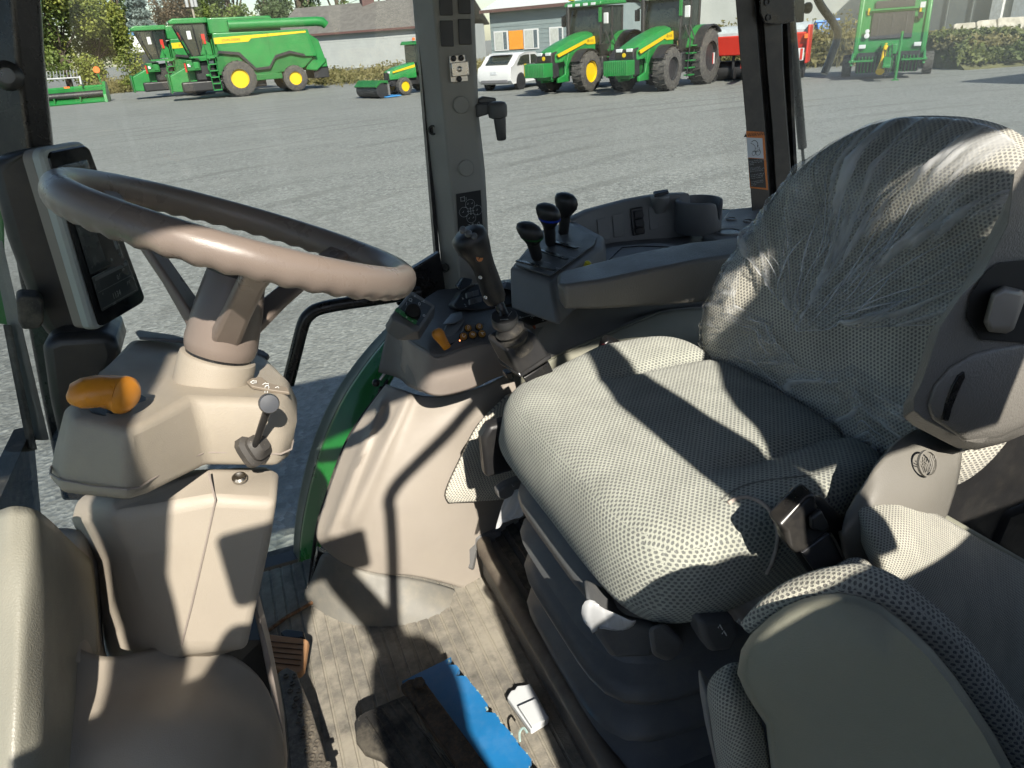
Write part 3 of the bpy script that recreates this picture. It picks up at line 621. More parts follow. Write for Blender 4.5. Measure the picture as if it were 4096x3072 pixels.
# near foot-well trim on the left
kt = patch('footwell_trim', dense([
    [(-25, 522, .69), (0, 510, .675), (16, 506, .67), (36, 510, .675), (52, 522, .70), (70, 540, .735), (92, 560, .76)],
    [(-25, 575, .635), (0, 568, .62), (20, 566, .615), (42, 570, .625), (60, 584, .66), (78, 600, .70), (98, 612, .725)],
    [(-25, 645, .585), (0, 642, .57), (22, 640, .566), (46, 644, .585), (62, 652, .625), (79, 660, .668), (98, 666, .69)],
    [(-25, 725, .535), (0, 722, .52), (22, 720, .517), (45, 723, .532), (60, 729, .562), (76, 735, .592), (95, 741, .61)],
    [(-25, 810, .49), (0, 810, .478), (20, 810, .475), (42, 810, .488), (55, 812, .515), (72, 814, .542), (90, 816, .56)]], 4,
    lambda x, y: .0012*math.sin(x*.2+y*.02)*math.exp(-((x-22)/22)**2)), mat('footwell olive', (.255, .248, .205), .5, grain=.25, var=.05, dust=.1), None, thick=.006, sub=0, angle=80)
tag(kt, 'rounded olive grey footwell trim at the left edge', 'trim panel')
tag(slab('footwell_mat', [V((-.40, .30, 1.42)), V((-.40, 1.40, 1.42)), V((-.16, 1.40, 1.30)), V((-.16, .30, 1.30))], (0, 0, -.02), rubber), 'black rubber sheet sloping up behind the steering column', 'rubber mat')

# ---- far side wall of the cab: moulded panels
sidew = thing('side_panel', V((.35, 1.22, FLOOR)), 'moulded beige wheel arch panel beside the driver seat', 'trim panel')
def ribs(x, y):
    d = 0
    for a, b_, w0, w1, h in (((382, 402), (330, 535), 3.0, 4.5, .014), ((408, 398), (352, 520), 5, 9, .013)):
        dd, t = segd(x, y, a, b_); wd = w0+(w1-w0)*t; d -= h*math.exp(-(dd/wd)**2)
    dd, t = segd(x, y, (345, 540), (420, 548)); 
    return d
patch('arch_panel', dense([
    [(386, 384, 1.34), (400, 389, 1.30), (425, 396, 1.265), (455, 394, 1.245), (490, 383, 1.235), (530, 362, 1.24)],
    [(361, 418, 1.33), (385, 420, 1.27), (415, 422, 1.235), (445, 420, 1.215), (480, 412, 1.215), (530, 400, 1.24)],
    [(343, 450, 1.31), (368, 452, 1.25), (400, 453, 1.215), (430, 453, 1.20), (465, 450, 1.205), (530, 445, 1.24)],
    [(325, 500, 1.29), (350, 502, 1.23), (385, 503, 1.195), (415, 503, 1.18), (455, 505, 1.185), (530, 500, 1.235)],
    [(316, 533, 1.27), (340, 540, 1.22), (375, 546, 1.19), (408, 547, 1.17), (455, 549, 1.175), (515, 553, 1.22)],
    [(321, 546, 1.268), (343, 563, 1.21), (378, 574, 1.187), (412, 576, 1.167), (452, 585, 1.17), (500, 602, 1.2)]], 8, ribs), mat('arch taupe', (.325, .29, .25), .5, grain=.25, gscale=1500, var=.04, dust=.06), sidew, thick=.006, sub=0, angle=80)
bl = [at_z(300, 600, FLOOR-.01), at_z(322, 618, FLOOR-.01), at_z(352, 632, FLOOR-.01), at_z(404, 632, FLOOR-.01), at_z(442, 619, FLOOR-.01), at_z(470, 608, FLOOR-.01)]
tpl = [(323, 548, 1.262), (342, 562, 1.213), (368, 573, 1.19), (404, 576.5, 1.172), (440, 583, 1.172), (476, 597, 1.188)]
rows_ = []
for t in (0, .25, .5, .75, 1): rows_.append([P3(a).lerp(b_, t) + V((0, -.012*math.sin(math.pi*t), 0)) for a, b_ in zip(tpl, bl)])
patch('kick_panel', rows_, mat('kick panel grey', (.20, .195, .175), .55, grain=.2, var=.05, dust=.25), sidew, thick=.006, sub=2, angle=80)
patch('fabric_insert', dense([[(508, 397, 1.205), (530, 388, 1.215), (572, 380, 1.22)], [(480, 424, 1.195), (520, 420, 1.20), (572, 415, 1.215)], [(462, 458, 1.182), (510, 455, 1.19), (572, 452, 1.21)], [(447, 492, 1.168), (500, 488, 1.18), (572, 485, 1.20)], [(449, 503, 1.168), (500, 500, 1.18), (572, 495, 1.20)]], 4), fabricD, sidew, thick=.008, sub=0)
# raised platform with ribbed top under the seat, its rounded edge bar
pf = thing('seat_platform', V((.6, .85, FLOOR)), 'dark ribbed platform under the driver seat with a rounded brown edge', 'platform')
e0, e1 = at_z(462, 540, 1.36), at_z(540, 645, 1.36)
ex = .335
slab('platform_body', [V((ex, .45, FLOOR)), V((ex, 1.30, FLOOR)), V((ex, 1.30, 1.335)), V((ex, .45, 1.335))], (1.0, 0, 0), greyD, pf, bevel=.004)
MB().tube([V((ex+.004, .45, 1.335)), V((ex+.004, 1.16, 1.335)), V((ex+.01, 1.20, 1.335))], .017, 14).build('edge_bar', mat('brown edge', (.12, .10, .08), .6, dust=.2), pf)
for k in range(9):
    xx = ex+.045+k*.035; MB().box((xx, 1.0, 1.3375), (.022, .5, .006)).build('tread_rib', rubber, pf, bevel=.002)
slab('dark_end', [(460, 548, 1.19), (470, 538, 1.19), (500, 532, 1.19), (505, 545, 1.19), (478, 552, 1.18), (474, 572, 1.18), (463, 568, 1.18)], (.01, .03, 0), greyD, pf, bevel=.006)

# ---- control console
con = thing('control_console', V((.5, 1.3, 1.7)), 'dark grey side console with levers, buttons and tray', 'console')
patch('front_skirt', dense([
    [(402, 330, 1.30), (410, 341, 1.24), (426, 351, 1.17), (438, 358, 1.152), (467, 348, 1.15), (492, 344.5, 1.15), (532, 352, 1.165)],
    [(402, 350, 1.31), (411, 366, 1.245), (425, 372, 1.168), (440, 377, 1.148), (468, 369, 1.145), (494, 362, 1.146), (532, 362, 1.165)],
    [(400, 366, 1.32), (412, 384, 1.25), (424, 392.5, 1.175), (441, 396.5, 1.158), (470, 390, 1.157), (497, 377.5, 1.157), (532, 369, 1.17)]], 5), taupe, con, thick=.006, sub=0, angle=80)
patch('pod_side', dense([[(392, 318, 1.36), (400, 318, 1.33), (408, 330, 1.26), (413, 342, 1.228)], [(385, 340, 1.38), (398, 345, 1.34), (408, 356, 1.265), (415, 366, 1.222)], [(378, 372, 1.38), (398, 378, 1.34), (408, 386, 1.27), (421, 392, 1.19)]], 4), greyP, con, thick=.006, sub=0, angle=80)
pod_top = patch('pod_top', dense([
    [(404, 331, 1.29), (411, 341, 1.237), (427, 349.5, 1.168), (438, 356.5, 1.152), (467, 346.5, 1.149), (492, 343, 1.149), (535, 351, 1.165)],
    [(404, 322, 1.32), (413, 326, 1.28), (430, 333, 1.22), (448, 334, 1.20), (472, 328, 1.20), (497, 324, 1.20), (540, 331, 1.215)],
    [(418, 304, 1.39), (428, 304, 1.37), (442, 308, 1.34), (460, 310, 1.32), (484, 306, 1.31), (520, 306, 1.30), (562, 311, 1.295)],
    [(438, 290, 1.45), (446, 289, 1.45), (458, 288, 1.45), (480, 284, 1.45), (510, 279, 1.45), (540, 277, 1.45), (582, 279, 1.45)]], 5), greyD, con, thick=.006, sub=0, angle=80)
patch('lower_panel', dense([
    [(520, 322, 1.20), (545, 312, 1.24), (580, 303, 1.27), (640, 300, 1.28), (720, 292, 1.28), (790, 290, 1.28)],
    [(522, 345, 1.19), (550, 340, 1.225), (590, 322, 1.25), (645, 312, 1.265), (722, 300, 1.27), (790, 300, 1.28)],
    [(525, 372, 1.18), (552, 357.5, 1.205), (605, 334, 1.225), (660, 311, 1.245), (725, 306, 1.25), (790, 306, 1.27)]], 5), greyP, con, thick=.006, sub=0, angle=80)
patch('olive_panel', dense([
    [(522, 376, 1.185), (552, 359, 1.20), (605, 335.5, 1.22), (660, 312.5, 1.24), (725, 307, 1.245), (790, 306, 1.27)],
    [(522, 392, 1.20), (556, 378, 1.195), (610, 360, 1.20), (665, 345, 1.215), (725, 340, 1.225), (790, 340, 1.25)],
    [(522, 425, 1.22), (556, 420, 1.21), (610, 415, 1.21), (665, 410, 1.21), (725, 405, 1.215), (790, 405, 1.22)]], 5), olive, con, thick=.006, sub=0, angle=80)
MB().tube(cr([at(527, 372.5, 1.178), at(552, 358.2, 1.199), at(605, 334.8, 1.219), at(660, 311.8, 1.239)], 5), .0022, 8).build('trim_bead', olive, con)
slab('switch_strip', [(516, 318.5, 1.22), (548, 310.5, 1.235), (556.5, 310.5, 1.24), (558.5, 317, 1.23), (536, 323.5, 1.21), (530, 326, 1.205)], (0, -.014, .004), blackP, con, bevel=.0015)
b = MB()
for px, py in ((521.5, 317.5), (532, 317.2), (542, 315), (543.5, 319.6), (552.3, 317.4)):
    o_ = at(px, py, 1.192); r_, u_ = V((1, -.1, .1)).normalized(), V((0, .5, .8)).normalized()
    for k in range(5):
        a = random.random()*6.28; q = o_ + r_*math.cos(a)*.0028 + u_*math.sin(a)*.0022; b.tube([q, q + r_*random.uniform(-.003, .003) + u_*random.uniform(-.002, .002)], .00045, 4)
b.build('switch_symbols', white, con, smooth=False)
tag(slab('hazard_button', [(531, 324, 1.198), (534.5, 322.5, 1.198), (536.5, 328, 1.198), (535, 330, 1.198)], (0, .01, 0), mat('red brown', (.30, .07, .025), .4), con, bevel=.002), 'red brown button half hidden by the joystick box')
# round amber buttons with letters
bM = text
for nm, px, py, y, r_ in (('C', 463.4, 336.5, 1.160, .0066), ('B', 472.6, 334.8, 1.160, .0066), ('A', 481.9, 333.8, 1.160, .0066), ('CD', 468.0, 328, 1.180, .0060), ('CD', 479.2, 326.7, 1.180, .0060)):
    c = at(px, py, y); nn = V((.05, -.78, .62)).normalized()
    bb = MB().lathe(c-nn*.004, nn, [(r_*1.25, 0), (r_*1.25, .0035), (r_*1.08, .0045), (r_*1.02, .003)], 24).build('button_surround', blackP, con)
    bt = MB().lathe(c-nn*.004, nn, [(r_, 0), (r_, .006), (r_*.9, .0072), (r_*.3, .0074)], 24).build('button', amber, con)
    text('button_letter', nm, c+nn*.0037, V((.52, .42, .55)) if len(nm) == 1 else V((.3, .45, .6)), V((-.85, .35, .35)), .0088 if len(nm) == 1 else .0055, white, bt)
c = at(459.8, 340.5, 1.150); MB().ball(c, .0014, 6).build('indicator_light', mat('lit indicator', (.8, .25, .08), .4, emit=((1, .3, .1), 2.0)), con)
slab('button_plinth', [(458.5, 338, 1.170), (463, 330, 1.190), (466, 324.5, 1.204), (484, 322.5, 1.206), (488, 331, 1.184), (487.5, 338, 1.168), (470, 342, 1.162)], (0, .02, -.010), greyD, con, bevel=.002)
slab('pale_cover', [(442, 336, 1.195), (449, 320, 1.242), (461, 313, 1.27), (465, 321, 1.235), (459, 329, 1.202), (452, 338, 1.185)], (0, .008, -.002), greyP, con, bevel=.003)
slab('cover_flap', [(444, 324, 1.23), (452, 314, 1.265), (462, 311.5, 1.272), (463.5, 318, 1.24), (455, 323.5, 1.224)], (0, .008, -.002), mat('blue grey cover', (.16, .17, .18), .35), con, bevel=.002)
# hand throttle block with paddle
th = slab('throttle_block', [(453, 305, 1.30), (462, 292, 1.34), (476, 284, 1.36), (500, 283, 1.355), (528, 291, 1.33), (531, 299, 1.31), (527, 304, 1.30), (500, 307, 1.29), (484, 310, 1.28), (456, 310, 1.29)], (0, .045, -.014), blackP, con, bevel=.006, seg=4)
slab('throttle_paddle', [(503.5, 288.5, 1.325), (507.5, 281.5, 1.34), (525.5, 286.5, 1.34), (525, 291, 1.325), (519, 292, 1.32)], (0, .02, -.004), mat('pale blue grey lever', (.20, .22, .245), .3), th, bevel=.003)
slab('throttle_tip', [(457, 287, 1.35), (463.5, 277.5, 1.37), (473, 279, 1.37), (472, 284, 1.355), (461, 291, 1.335)], (0, .02, -.004), blackM, th, bevel=.003)
for k, (px, py) in enumerate(((469.5, 295), (476, 293), (472.5, 301.5), (479, 299.5))):
    slab('throttle_button', [(px-3, py-2, 1.292), (px+2.6, py-3.4, 1.297), (px+3.2, py+1.8, 1.285), (px-2.4, py+3.2, 1.28)], (0, .01, -.004), greyD, th, bevel=.001)
text('throttle_mark', '2', at(465.5, 305.5, 1.274), (1, -.1, .12), (0, .5, .8), .0085, white, th); text('throttle_mark', 'h', at(463, 298.5, 1.286), (1, -.1, .12), (0, .5, .8), .007, white, th)
b = MB()
for k in range(9): b.box(at(470.5+k*1.6, 284.6-.18*k, 1.338), (.0006, .002, .0035))
b.build('throttle_scale', dimwhite, th, smooth=False)
# orange push lever on the pod
pl = thing('park_lever', at(447, 345, 1.17), 'small orange knob lever standing on the console pod', 'lever')
slab('slot', [(444, 349, 1.163), (446, 345.5, 1.165), (458.5, 340.5, 1.172), (459.5, 343, 1.169), (449, 348.5, 1.162)], (0, .004, -.003), blackM, pl)
pa, pb = at(446, 346, 1.145), at(435.5, 330, 1.150); d_ = (pb-pa).normalized()
MB().lathe(pa-d_*.004, d_, [(.0078, 0), (.0080, .008), (.0095, .020), (.0112, .028), (.0108, .034), (.0075, .0385), (.002, .040)], 22).build('knob', orange, pl, angle=60)
text('knob_mark', 'TF', at(438.5, 335.5, 1.147), (.8, -.2, .5), (-.4, .3, .8), .004, dimwhite, pl)
# terminal with rotary dial and green keys
tm = thing('armrest_terminal', at(412, 318, 1.16), 'dark control pod with rotary dial and green keys at the window', 'control pod')
face = [(391, 315, 1.17), (409.5, 292.5, 1.25), (413, 291.5, 1.255), (434.5, 305, 1.235), (435, 308, 1.23), (418.5, 331, 1.15), (415, 332, 1.147), (393, 320, 1.16)]
base = [(385, 326, 1.19), (404, 300, 1.27), (413, 296, 1.28), (434, 310, 1.26), (434, 317, 1.25), (420, 340, 1.17), (397, 341, 1.165), (386, 332, 1.18)]
loft('body', [face, [(a*.35+c_*.65, b_*.35+d2*.65, y_*.35+e_*.65) for (a, b_, y_), (c_, d2, e_) in zip(face, base)], base], greyP, tm, bevel=.003, angle=40)
kf = slab('key_face', [(398, 312, 1.183), (411, 295, 1.243), (432, 307, 1.225), (419, 326, 1.16)], (0, .004, .0), blackP, tm, bevel=.001)
slab('green_key', [(394.5, 310.5, 1.178), (397.5, 307.5, 1.188), (418, 321.5, 1.165), (415.5, 325, 1.152)], (0, .003, 0), mat('green key', (.06, .30, .07), .45, var=.08), tm, bevel=.001)
c = at(413, 312.5, 1.182); nn = V((-.1, -.75, .65)).normalized(); MB().lathe(c, nn, [(.014, -.006), (.014, .006), (.0125, .010), (.004, .0105)], 28).build('dial', blackM, tm)
for px, py, s in ((406.5, 304, '/'), (410.5, 300, 'Q'), (415, 297, '^'), (419.5, 304, '0'), (423, 301, '-c'), (424, 315, 'o')): text('key_symbol', s, at(px, py, 1.1795+(312-py)*.0031), (1, -.1, -.1), (0, .5, .8), .009, white, tm)
for px, py, s in ((400, 312.8, '/'), (406.5, 317, 'e'), (412.5, 321.3, '=')): text('key_symbol', s, at(px, py, 1.166-.0011*(px-406)), (1, -.1, -.1), (0, .5, .8), .006, white, tm)
slab('window_rail', [(392, 290, 1.50), (414, 268, 1.50), (440, 252, 1.50), (446, 292, 1.50), (425, 300, 1.50), (398, 306, 1.50)], (0, .02, 0), blackM, cab, bevel=.003)
tag(MB().tube(cr([at(288, 384, 1.47), at(296, 352, 1.47), at(303, 325, 1.47), at(309, 315, 1.47), at(320, 308.5, 1.47), at(345, 303.5, 1.47), at(380, 298.5, 1.47), at(420, 292, 1.47)], 6), .0135, 16).build('grab_rail', blackM), 'bent glossy black grab rail inside the front side window', 'grab rail')

# ---- hydraulic lever quadrant
def tz(px, py, z=1.915): return at_z(px, py, z)
qz = 1.905
quad = loft('lever_quadrant', [[tz(509, 268, qz-.015), tz(541, 229.5, qz), tz(572, 218.5, qz), tz(604, 236, qz), tz(602, 246, qz), tz(551, 282, qz-.015)],
    [V((q.x, q.y, q.z-.075)) + d_ for q, d_ in zip([tz(509, 268, qz), tz(541, 229.5, qz), tz(572, 218.5, qz), tz(604, 236, qz), tz(602, 246, qz), tz(551, 282, qz)], [V((-.01, -.02, 0)), V((-.01, .01, 0)), V((0, .02, 0)), V((.01, 0, 0)), V((.01, -.01, 0)), V((0, -.03, 0))])]], greyP, con, bevel=.008, seg=4, angle=50)
slab('quadrant_inlay', [tz(516, 266, qz-.010), tz(543, 233, qz+.0005), tz(570, 223.5, qz+.0005), tz(597, 238.5, qz+.0005), tz(594, 246, qz+.0005), tz(550, 277, qz-.010)], (0, 0, .003), greyD, con, bevel=.001)
for (x0, y0, x1, y1) in ((517, 261.5, 555, 271), (537, 250, 567, 260), (548, 241, 577, 249)):
    a, c_ = tz(x0, y0, qz+.001), tz(x1, y1, qz+.001); t = (c_-a).normalized(); s_ = V((0, 0, 1)).cross(t)
    slab('lever_slot', [a+s_*.0045, c_+s_*.0045, c_-s_*.0045, a-s_*.0045], (0, 0, .0035), blackM, con, bevel=.001)
b = MB()
for x0, y0 in ((548, 262), (560, 254), (570, 242), (521, 260), (560, 268), (574, 257), (581, 247), (532, 262)):
    for k in range(4):
        q = tz(x0+k*1.7-3, y0+k*.4, qz+.0045); b.box(q, (.002, .0008, .0005)); b.box(q+V((.0004, .003, 0)), (.0012, .0014, .0005))
b.build('quadrant_print', dimwhite, con, smooth=False)
def hlever(base, knob, label, ringcol):
    t = thing('hydraulic_lever', tz(*base), label, 'lever', 'hydraulic levers on the side console')
    p0 = tz(*base, qz-.02); y1 = p0.y - .012; p3 = at(knob[0], knob[1], y1); up = (p3-p0)
    path = [p0, p0 + up*.16, p0 + up*.30]; MB().tube(path, [.0062, .0062, .0075], 12).build('stalk', blackM, t)
    MB().tube([p0+up*.24, p0+up*.30, p0+up*.55, p0+up*.70, p0+up*.8], [.0095, .0112, .0120, .0128, .0140], 16).build('grip', blackP, t, angle=60)
    # rounded wedge head
    ax = V((.62, -.70, -.12)).normalized(); zz = up.normalized(); yy = zz.cross(ax); rr = []
    for h, sx, sy, o in ((.66, .012, .012, 0), (.75, .017, .0145, .001), (.86, .0235, .0172, .002), (.97, .0258, .0185, .001), (1.07, .0248, .018, -.001), (1.15, .0195, .0142, -.003), (1.19, .009, .0068, -.004)):
        c = p0 + up*h + ax*o; rr.append([c + ax*math.cos(k*math.pi/12)*sx*(1 if abs(math.cos(k*math.pi/12)) < .9 else 1.0) + yy*math.sin(k*math.pi/12)*sy for k in range(24)])
    loft('head', rr, blackP, t, angle=70)
    if ringcol:
        rr = [[(p0+up*h + ax*.0018) + ax*math.cos(k*math.pi/12)*(.0228+g_) + yy*math.sin(k*math.pi/12)*(.0168+g_) for k in range(24)] for h, g_ in ((.84, .0004), (.865, .0012), (.89, .0016))]
        loft('colour_ring', rr, ringcol, t, angle=70)
    return t
hlever((540, 267), (529.5, 231), 'black hydraulic lever with a green ring, nearest the joystick', mat('ring green', (.02, .12, .03), .4))
hlever((551.5, 254.5), (548, 212.5), 'black hydraulic lever with a blue ring, middle of three', mat('ring blue', (.01, .05, .5), .4))
hlever((562.5, 244), (566, 201.5), 'plain black hydraulic lever farthest from the joystick', None)
tag(MB().lathe(at(587, 266, 1.22), V((.2, -.3, .9)), [(.006, -.02), (.007, 0), (.0065, .008), (.002, .011)], 14).build('yellow_knob', mat('yellow knob', (.75, .62, .03), .4)), 'tiny yellow knob poking up behind the armrest', 'knob')

# ---- rear tray with cup holder
tp = [at(572, 221, 1.50), at(590, 212.5, 1.51), at(612, 206.5, 1.51), at(632, 201.5, 1.50), at(652, 198, 1.485), at(668, 196, 1.47), at(690, 195, 1.46)]
rr = []
for p in tp: rr.append([p + V((0, .035, -.20)), p + V((0, .035, -.003)), p + V((0, .028, .003)), p + V((0, .004, .003)), p + V((0, 0, 0)), p + V((-.004, -.022, -.075)), p + V((-.004, -.022, -.20))])
loft('tray_wall', rr, greyP, con, bevel=.003, angle=40)
def wallp(t, h, off=.0):
    i = min(int(t), len(tp)-2); p = tp[i].lerp(tp[i+1], t-i); return p + V((-.004*h, -.022*h-off, -.075*h))
for t0, t1 in ((1.25, 1.75), (1.95, 2.5), (3.75, 4.25)):
    slab('switch_blank', [wallp(t0, .25), wallp(t1, .25), wallp(t1, .92), wallp(t0, .92)], (0, -.003, 0), greyP, con, bevel=.002)
sw2 = slab('rocker_switch', [wallp(2.85, .18), wallp(3.45, .18), wallp(3.45, .98), wallp(2.85, .98)], (0, -.006, -.001), blackM, con, bevel=.002)
for h0, h1 in ((.26, .46), (.50, .72), (.76, .92)): slab('rocker', [wallp(2.93, h0, .005), wallp(3.38, h0, .005), wallp(3.38, h1, .008), wallp(2.93, h1, .008)], (0, -.007, 0), blackP, sw2, bevel=.002)
slab('tray_floor', [tz(545, 292, 1.845), tz(570, 240, 1.845), tz(665, 215, 1.845), tz(780, 205, 1.845), tz(780, 280, 1.845)], (0, 0, -.012), greyD, con)
slab('tray_step', [tz(560, 285, 1.868), tz(600, 250, 1.868), tz(617, 246, 1.868), tz(655, 242.5, 1.868), tz(690, 246, 1.868), tz(640, 268, 1.868)], (0, 0, -.03), greyP, con, bevel=.003)
MB().tube([tz(607, 262, 1.869), tz(622, 247.5, 1.869), tz(640, 246, 1.869), tz(670, 247, 1.869)], .0012, 6).build('hatch_line', blackM, con)
ch = at(699, 199, 1.42); ch = V((ch.x, ch.y, 0)); zt = at(699, 199, 1.42).z; n = 64; rr = []
def notch(k):
    a = 2*math.pi*k/n; d = (a - R(-62) + math.pi) % (2*math.pi) - math.pi; return math.exp(-(d/.20)**4)*.036 + math.exp(-(d/.42)**4)*.007
for r_, h, f_ in ((.050, -.075, 0), (.054, -.070, 0), (.054, -.006, 1), (.0535, -.002, 1), (.051, 0, 1), (.0475, 0, 1), (.0455, -.003, 1), (.043, -.05, .3), (.041, -.072, 0), (.002, -.072, 0)):
    rr.append([V((ch.x+math.cos(2*math.pi*k/n)*r_, ch.y+math.sin(2*math.pi*k/n)*r_, zt+h-f_*notch(k))) for k in range(n)])
loft('cup_holder', rr, greyD, con, angle=50)
cl = at(660, 197.5, 1.47); slab('outlet_cover', [cl+V((-.022, -.010, .004)), cl+V((.016, -.012, .007)), cl+V((.024, .004, .010)), cl+V((-.012, .012, .008))], (0, 0, .007), blackP, con, bevel=.003)
MB().lathe(cl+V((0, 0, -.035)), (0, 0, 1), [(.012, 0), (.019, .02), (.022, .036), (.020, .040)], 20).build('outlet_socket', greyP, con)
slab('rear_deck', [tz(715, 228, 1.862), tz(728, 211, 1.862), tz(760, 205, 1.862), tz(790, 210, 1.862), tz(790, 250, 1.862), tz(720, 242, 1.862), tz(702, 234, 1.862)], (0, 0, -.03), greyP, con, bevel=.006)
for px, py, r_ in ((731, 219, .011), (748, 221, .010), (729, 232, .026)):
    c = tz(px, py, 1.8635); MB().lathe(c, (0, 0, 1), [(r_*1.2, -.001), (r_*1.15, .0025), (r_, .0025), (r_*.92, -.006)], 26, False).build('hole_rim', greyP, con); MB().lathe(c, (0, 0, 1), [(r_*1.02, .0008), (r_*.2, .0009)], 20).build('hole', blackM, con)
# ---- armrest of the console
def ring_arm(a, b_, c_, d_): return [a, ((a[0]+b_[0])/2, (a[1]+b_[1])/2-1.0, (a[2]+b_[2])/2), b_, ((b_[0]*.6+c_[0]*.4), (b_[1]*.6+c_[1]*.4), b_[2]-.003), c_, d_]
am = loft('console_armrest', [ring_arm((557, 276, 1.115), (557, 284, 1.068), (560, 302, 1.070), (560, 298, 1.115)), ring_arm((562, 271, 1.13), (566, 285, 1.052), (565, 309, 1.055), (566, 300, 1.13)),
    ring_arm((590, 263.5, 1.13), (600, 280.5, 1.048), (595, 309.5, 1.05), (595, 300, 1.13)), ring_arm((640, 251.5, 1.13), (655, 269, 1.048), (648, 306.5, 1.05), (640, 298, 1.13)),
    ring_arm((690, 242, 1.13), (700, 260, 1.048), (690, 303.5, 1.05), (690, 295, 1.13)), ring_arm((752, 236, 1.13), (748, 252, 1.048), (735, 300, 1.05), (740, 290, 1.13))],
    armgrey, None, bevel=.006, seg=3, angle=50)
tag(am, 'long warm grey armrest between the console and the seat', 'armrest')

# ---- loader joystick
js = thing('loader_joystick', at(520, 350, 1.0), 'black loader joystick with orange button on a square gaiter box', 'joystick')
fq = [at(506, 350, .968), at(536, 333, .982), at(551.5, 357, .970), at(520, 376.5, .955)]; ev = V((-.020, .040, .016))
slab('box', fq, ev, blackP, js, bevel=.006, seg=3)
slab('box_base', [at(517, 372, .960), at(550, 352.5, .973), at(553, 358.5, .968), at(520.5, 379, .953)], V((-.018, .042, .012)), blackM, js, bevel=.003)
slab('bracket', [at(523, 378, .98), at(549, 362, .99), at(560, 385, .985), at(537, 398, .975)], V((0, .04, .01)), blackM, js, bevel=.003)
slab('bracket_lug', [at(506, 374, 1.0), at(513, 372, 1.0), at(514, 380, 1.0), at(508, 380, 1.0)], V((0, .02, 0)), blackM, js, bevel=.002)
c1 = at(504.5, 319, .985); c0 = at(516, 344, .990); ax = (c1-c0)
MB().tube([c0-ax*.2, c0, c0+ax*.15, c0+ax*.3, c0+ax*.42, c0+ax*.55, c0+ax*.66, c0+ax*.85], [.027, .027, .022, .026, .0205, .024, .019, .018], 22).build('gaiter', rubber, js, angle=60)
dn = V((-.14, -.30, .94)).normalized()
disc = MB().lathe(c1-dn*.008, dn, [(.0175, -.004), (.0205, 0), (.0210, .012), (.0195, .0145), (.006, .015)], 32).build('collar', mat('collar black', (.035, .036, .038), .4), js, angle=40)
b = MB(); b.tube([c1+dn*.0078+V((-.010, -.008, -.003)), c1+dn*.0078+V((.002, -.012, -.003))], .0005, 4); b.tube([c1+dn*.0078+V((.004, -.006, -.001)), c1+dn*.0078+V((.014, .002, .003))], .0005, 4); b.build('collar_mark', dimwhite, disc)
MB().tube(cr([c1+dn*.004, at(502.5, 312, .99), at(500, 306, .995), at(497.5, 299, 1.0), at(495, 292, 1.003)], 4), .0080, 14).build('stem', blackM, js)
gp = [(496, 302), (494.5, 297), (491, 287), (487.5, 276), (483.5, 266), (479.5, 257), (475, 248.5), (470.5, 240), (467.5, 234.5), (465.5, 231)]
gr_ = [.0145, .0180, .0178, .0172, .0172, .0195, .0245, .0280, .0262, .016]; rr = []
pts = [at(q[0], q[1], 1.005) for q in gp]; side = V((.75, -.1, .45)).normalized()
for i, p in enumerate(pts):
    t = (pts[min(i+1, 9)]-pts[max(i-1, 0)]).normalized(); a_ = (side-t*side.dot(t)).normalized(); b_ = t.cross(a_)
    rr.append([p + a_*math.cos(k*math.pi/12)*gr_[i] + b_*math.sin(k*math.pi/12)*gr_[i]*1.0 for k in range(24)])
gp_ = loft('grip', rr, blackP, js, angle=60)
for px, py in ((463, 229.5), (468.5, 233), (474, 236)):
    q = at(px, py, .980); MB().lathe(q, V((-.05, -.75, .65)), [(.0048, -.005), (.0048, .0015), (.003, .003), (.001, .0028)], 16).build('thumb_button', mat('grey thumb button', (.14, .15, .155), .35), gp_)
q = at(479.2, 257.8, .9855); bn = V((.15, -.95, .2)); ob = MB().lathe(q, bn, [(.0068, -.003), (.0068, .0005), (.0058, .0012)], 20).build('button_ring', blackM, gp_)
ob = MB().lathe(q, bn, [(.0058, -.002), (.0056, .0018), (.002, .0022)], 20).build('orange_button', mat('orange button', (.62, .22, .06), .4), gp_)
b = MB(); b.tube([q+V((-.002, -.0026, -.002)), q+V((.0, -.0026, .0015)), q+V((.0022, -.0026, .0005))], .0006, 4); b.build('button_symbol', mat('label ink', (.02, .015, .01)), gp_)
for px, py in ((480.5, 277.5), (490.5, 269), (495.5, 285), (485.7, 297.5)): MB().lathe(at(px, py, .9885), V((.1, -1, .1)), [(.0024, -.003), (.0024, .0008), (.001, .0003)], 12).build('screw', steel if py in (297.5, 277.5) else blackM, gp_)

# ---- outside the far window: fender, seal, rod, step
fd = thing('green_fender', V((.2, 1.62, 1.2)), 'curved bright green fender strip beside the beige wheel arch', 'fender')
L_ = [(398, 326), (380, 346), (360, 372), (340, 404), (322, 445), (308, 495), (300, 545), (300, 612)]
M_ = [(420, 320), (396, 345), (372, 378), (352, 412), (334, 452), (318, 500), (309, 548), (308, 612)]
R_ = [(440, 318), (410, 348), (386, 388), (364, 420), (347, 452), (329, 503), (319, 540), (314, 612)]
patch('fender_skin', dense([[(a[0], a[1], 1.49), (m_[0], m_[1], 1.455), (r_[0], r_[1], 1.425)] for a, m_, r_ in zip(L_, M_, R_)], 4), green, fd, thick=.008, sub=0, angle=80)
patch('fender_lip', dense([[(a[0]-6-3*math.sin(i*.5), a[1]-4, 1.53), (a[0]-3, a[1]-2, 1.51), (a[0]-.5, a[1], 1.492)] for i, a in enumerate(L_)], 4), mat('glass reflection lip', (.10, .135, .11), .45), fd, thick=.008, sub=0, angle=80)  # green grey band standing in for the pane's edge reflection beside the fender
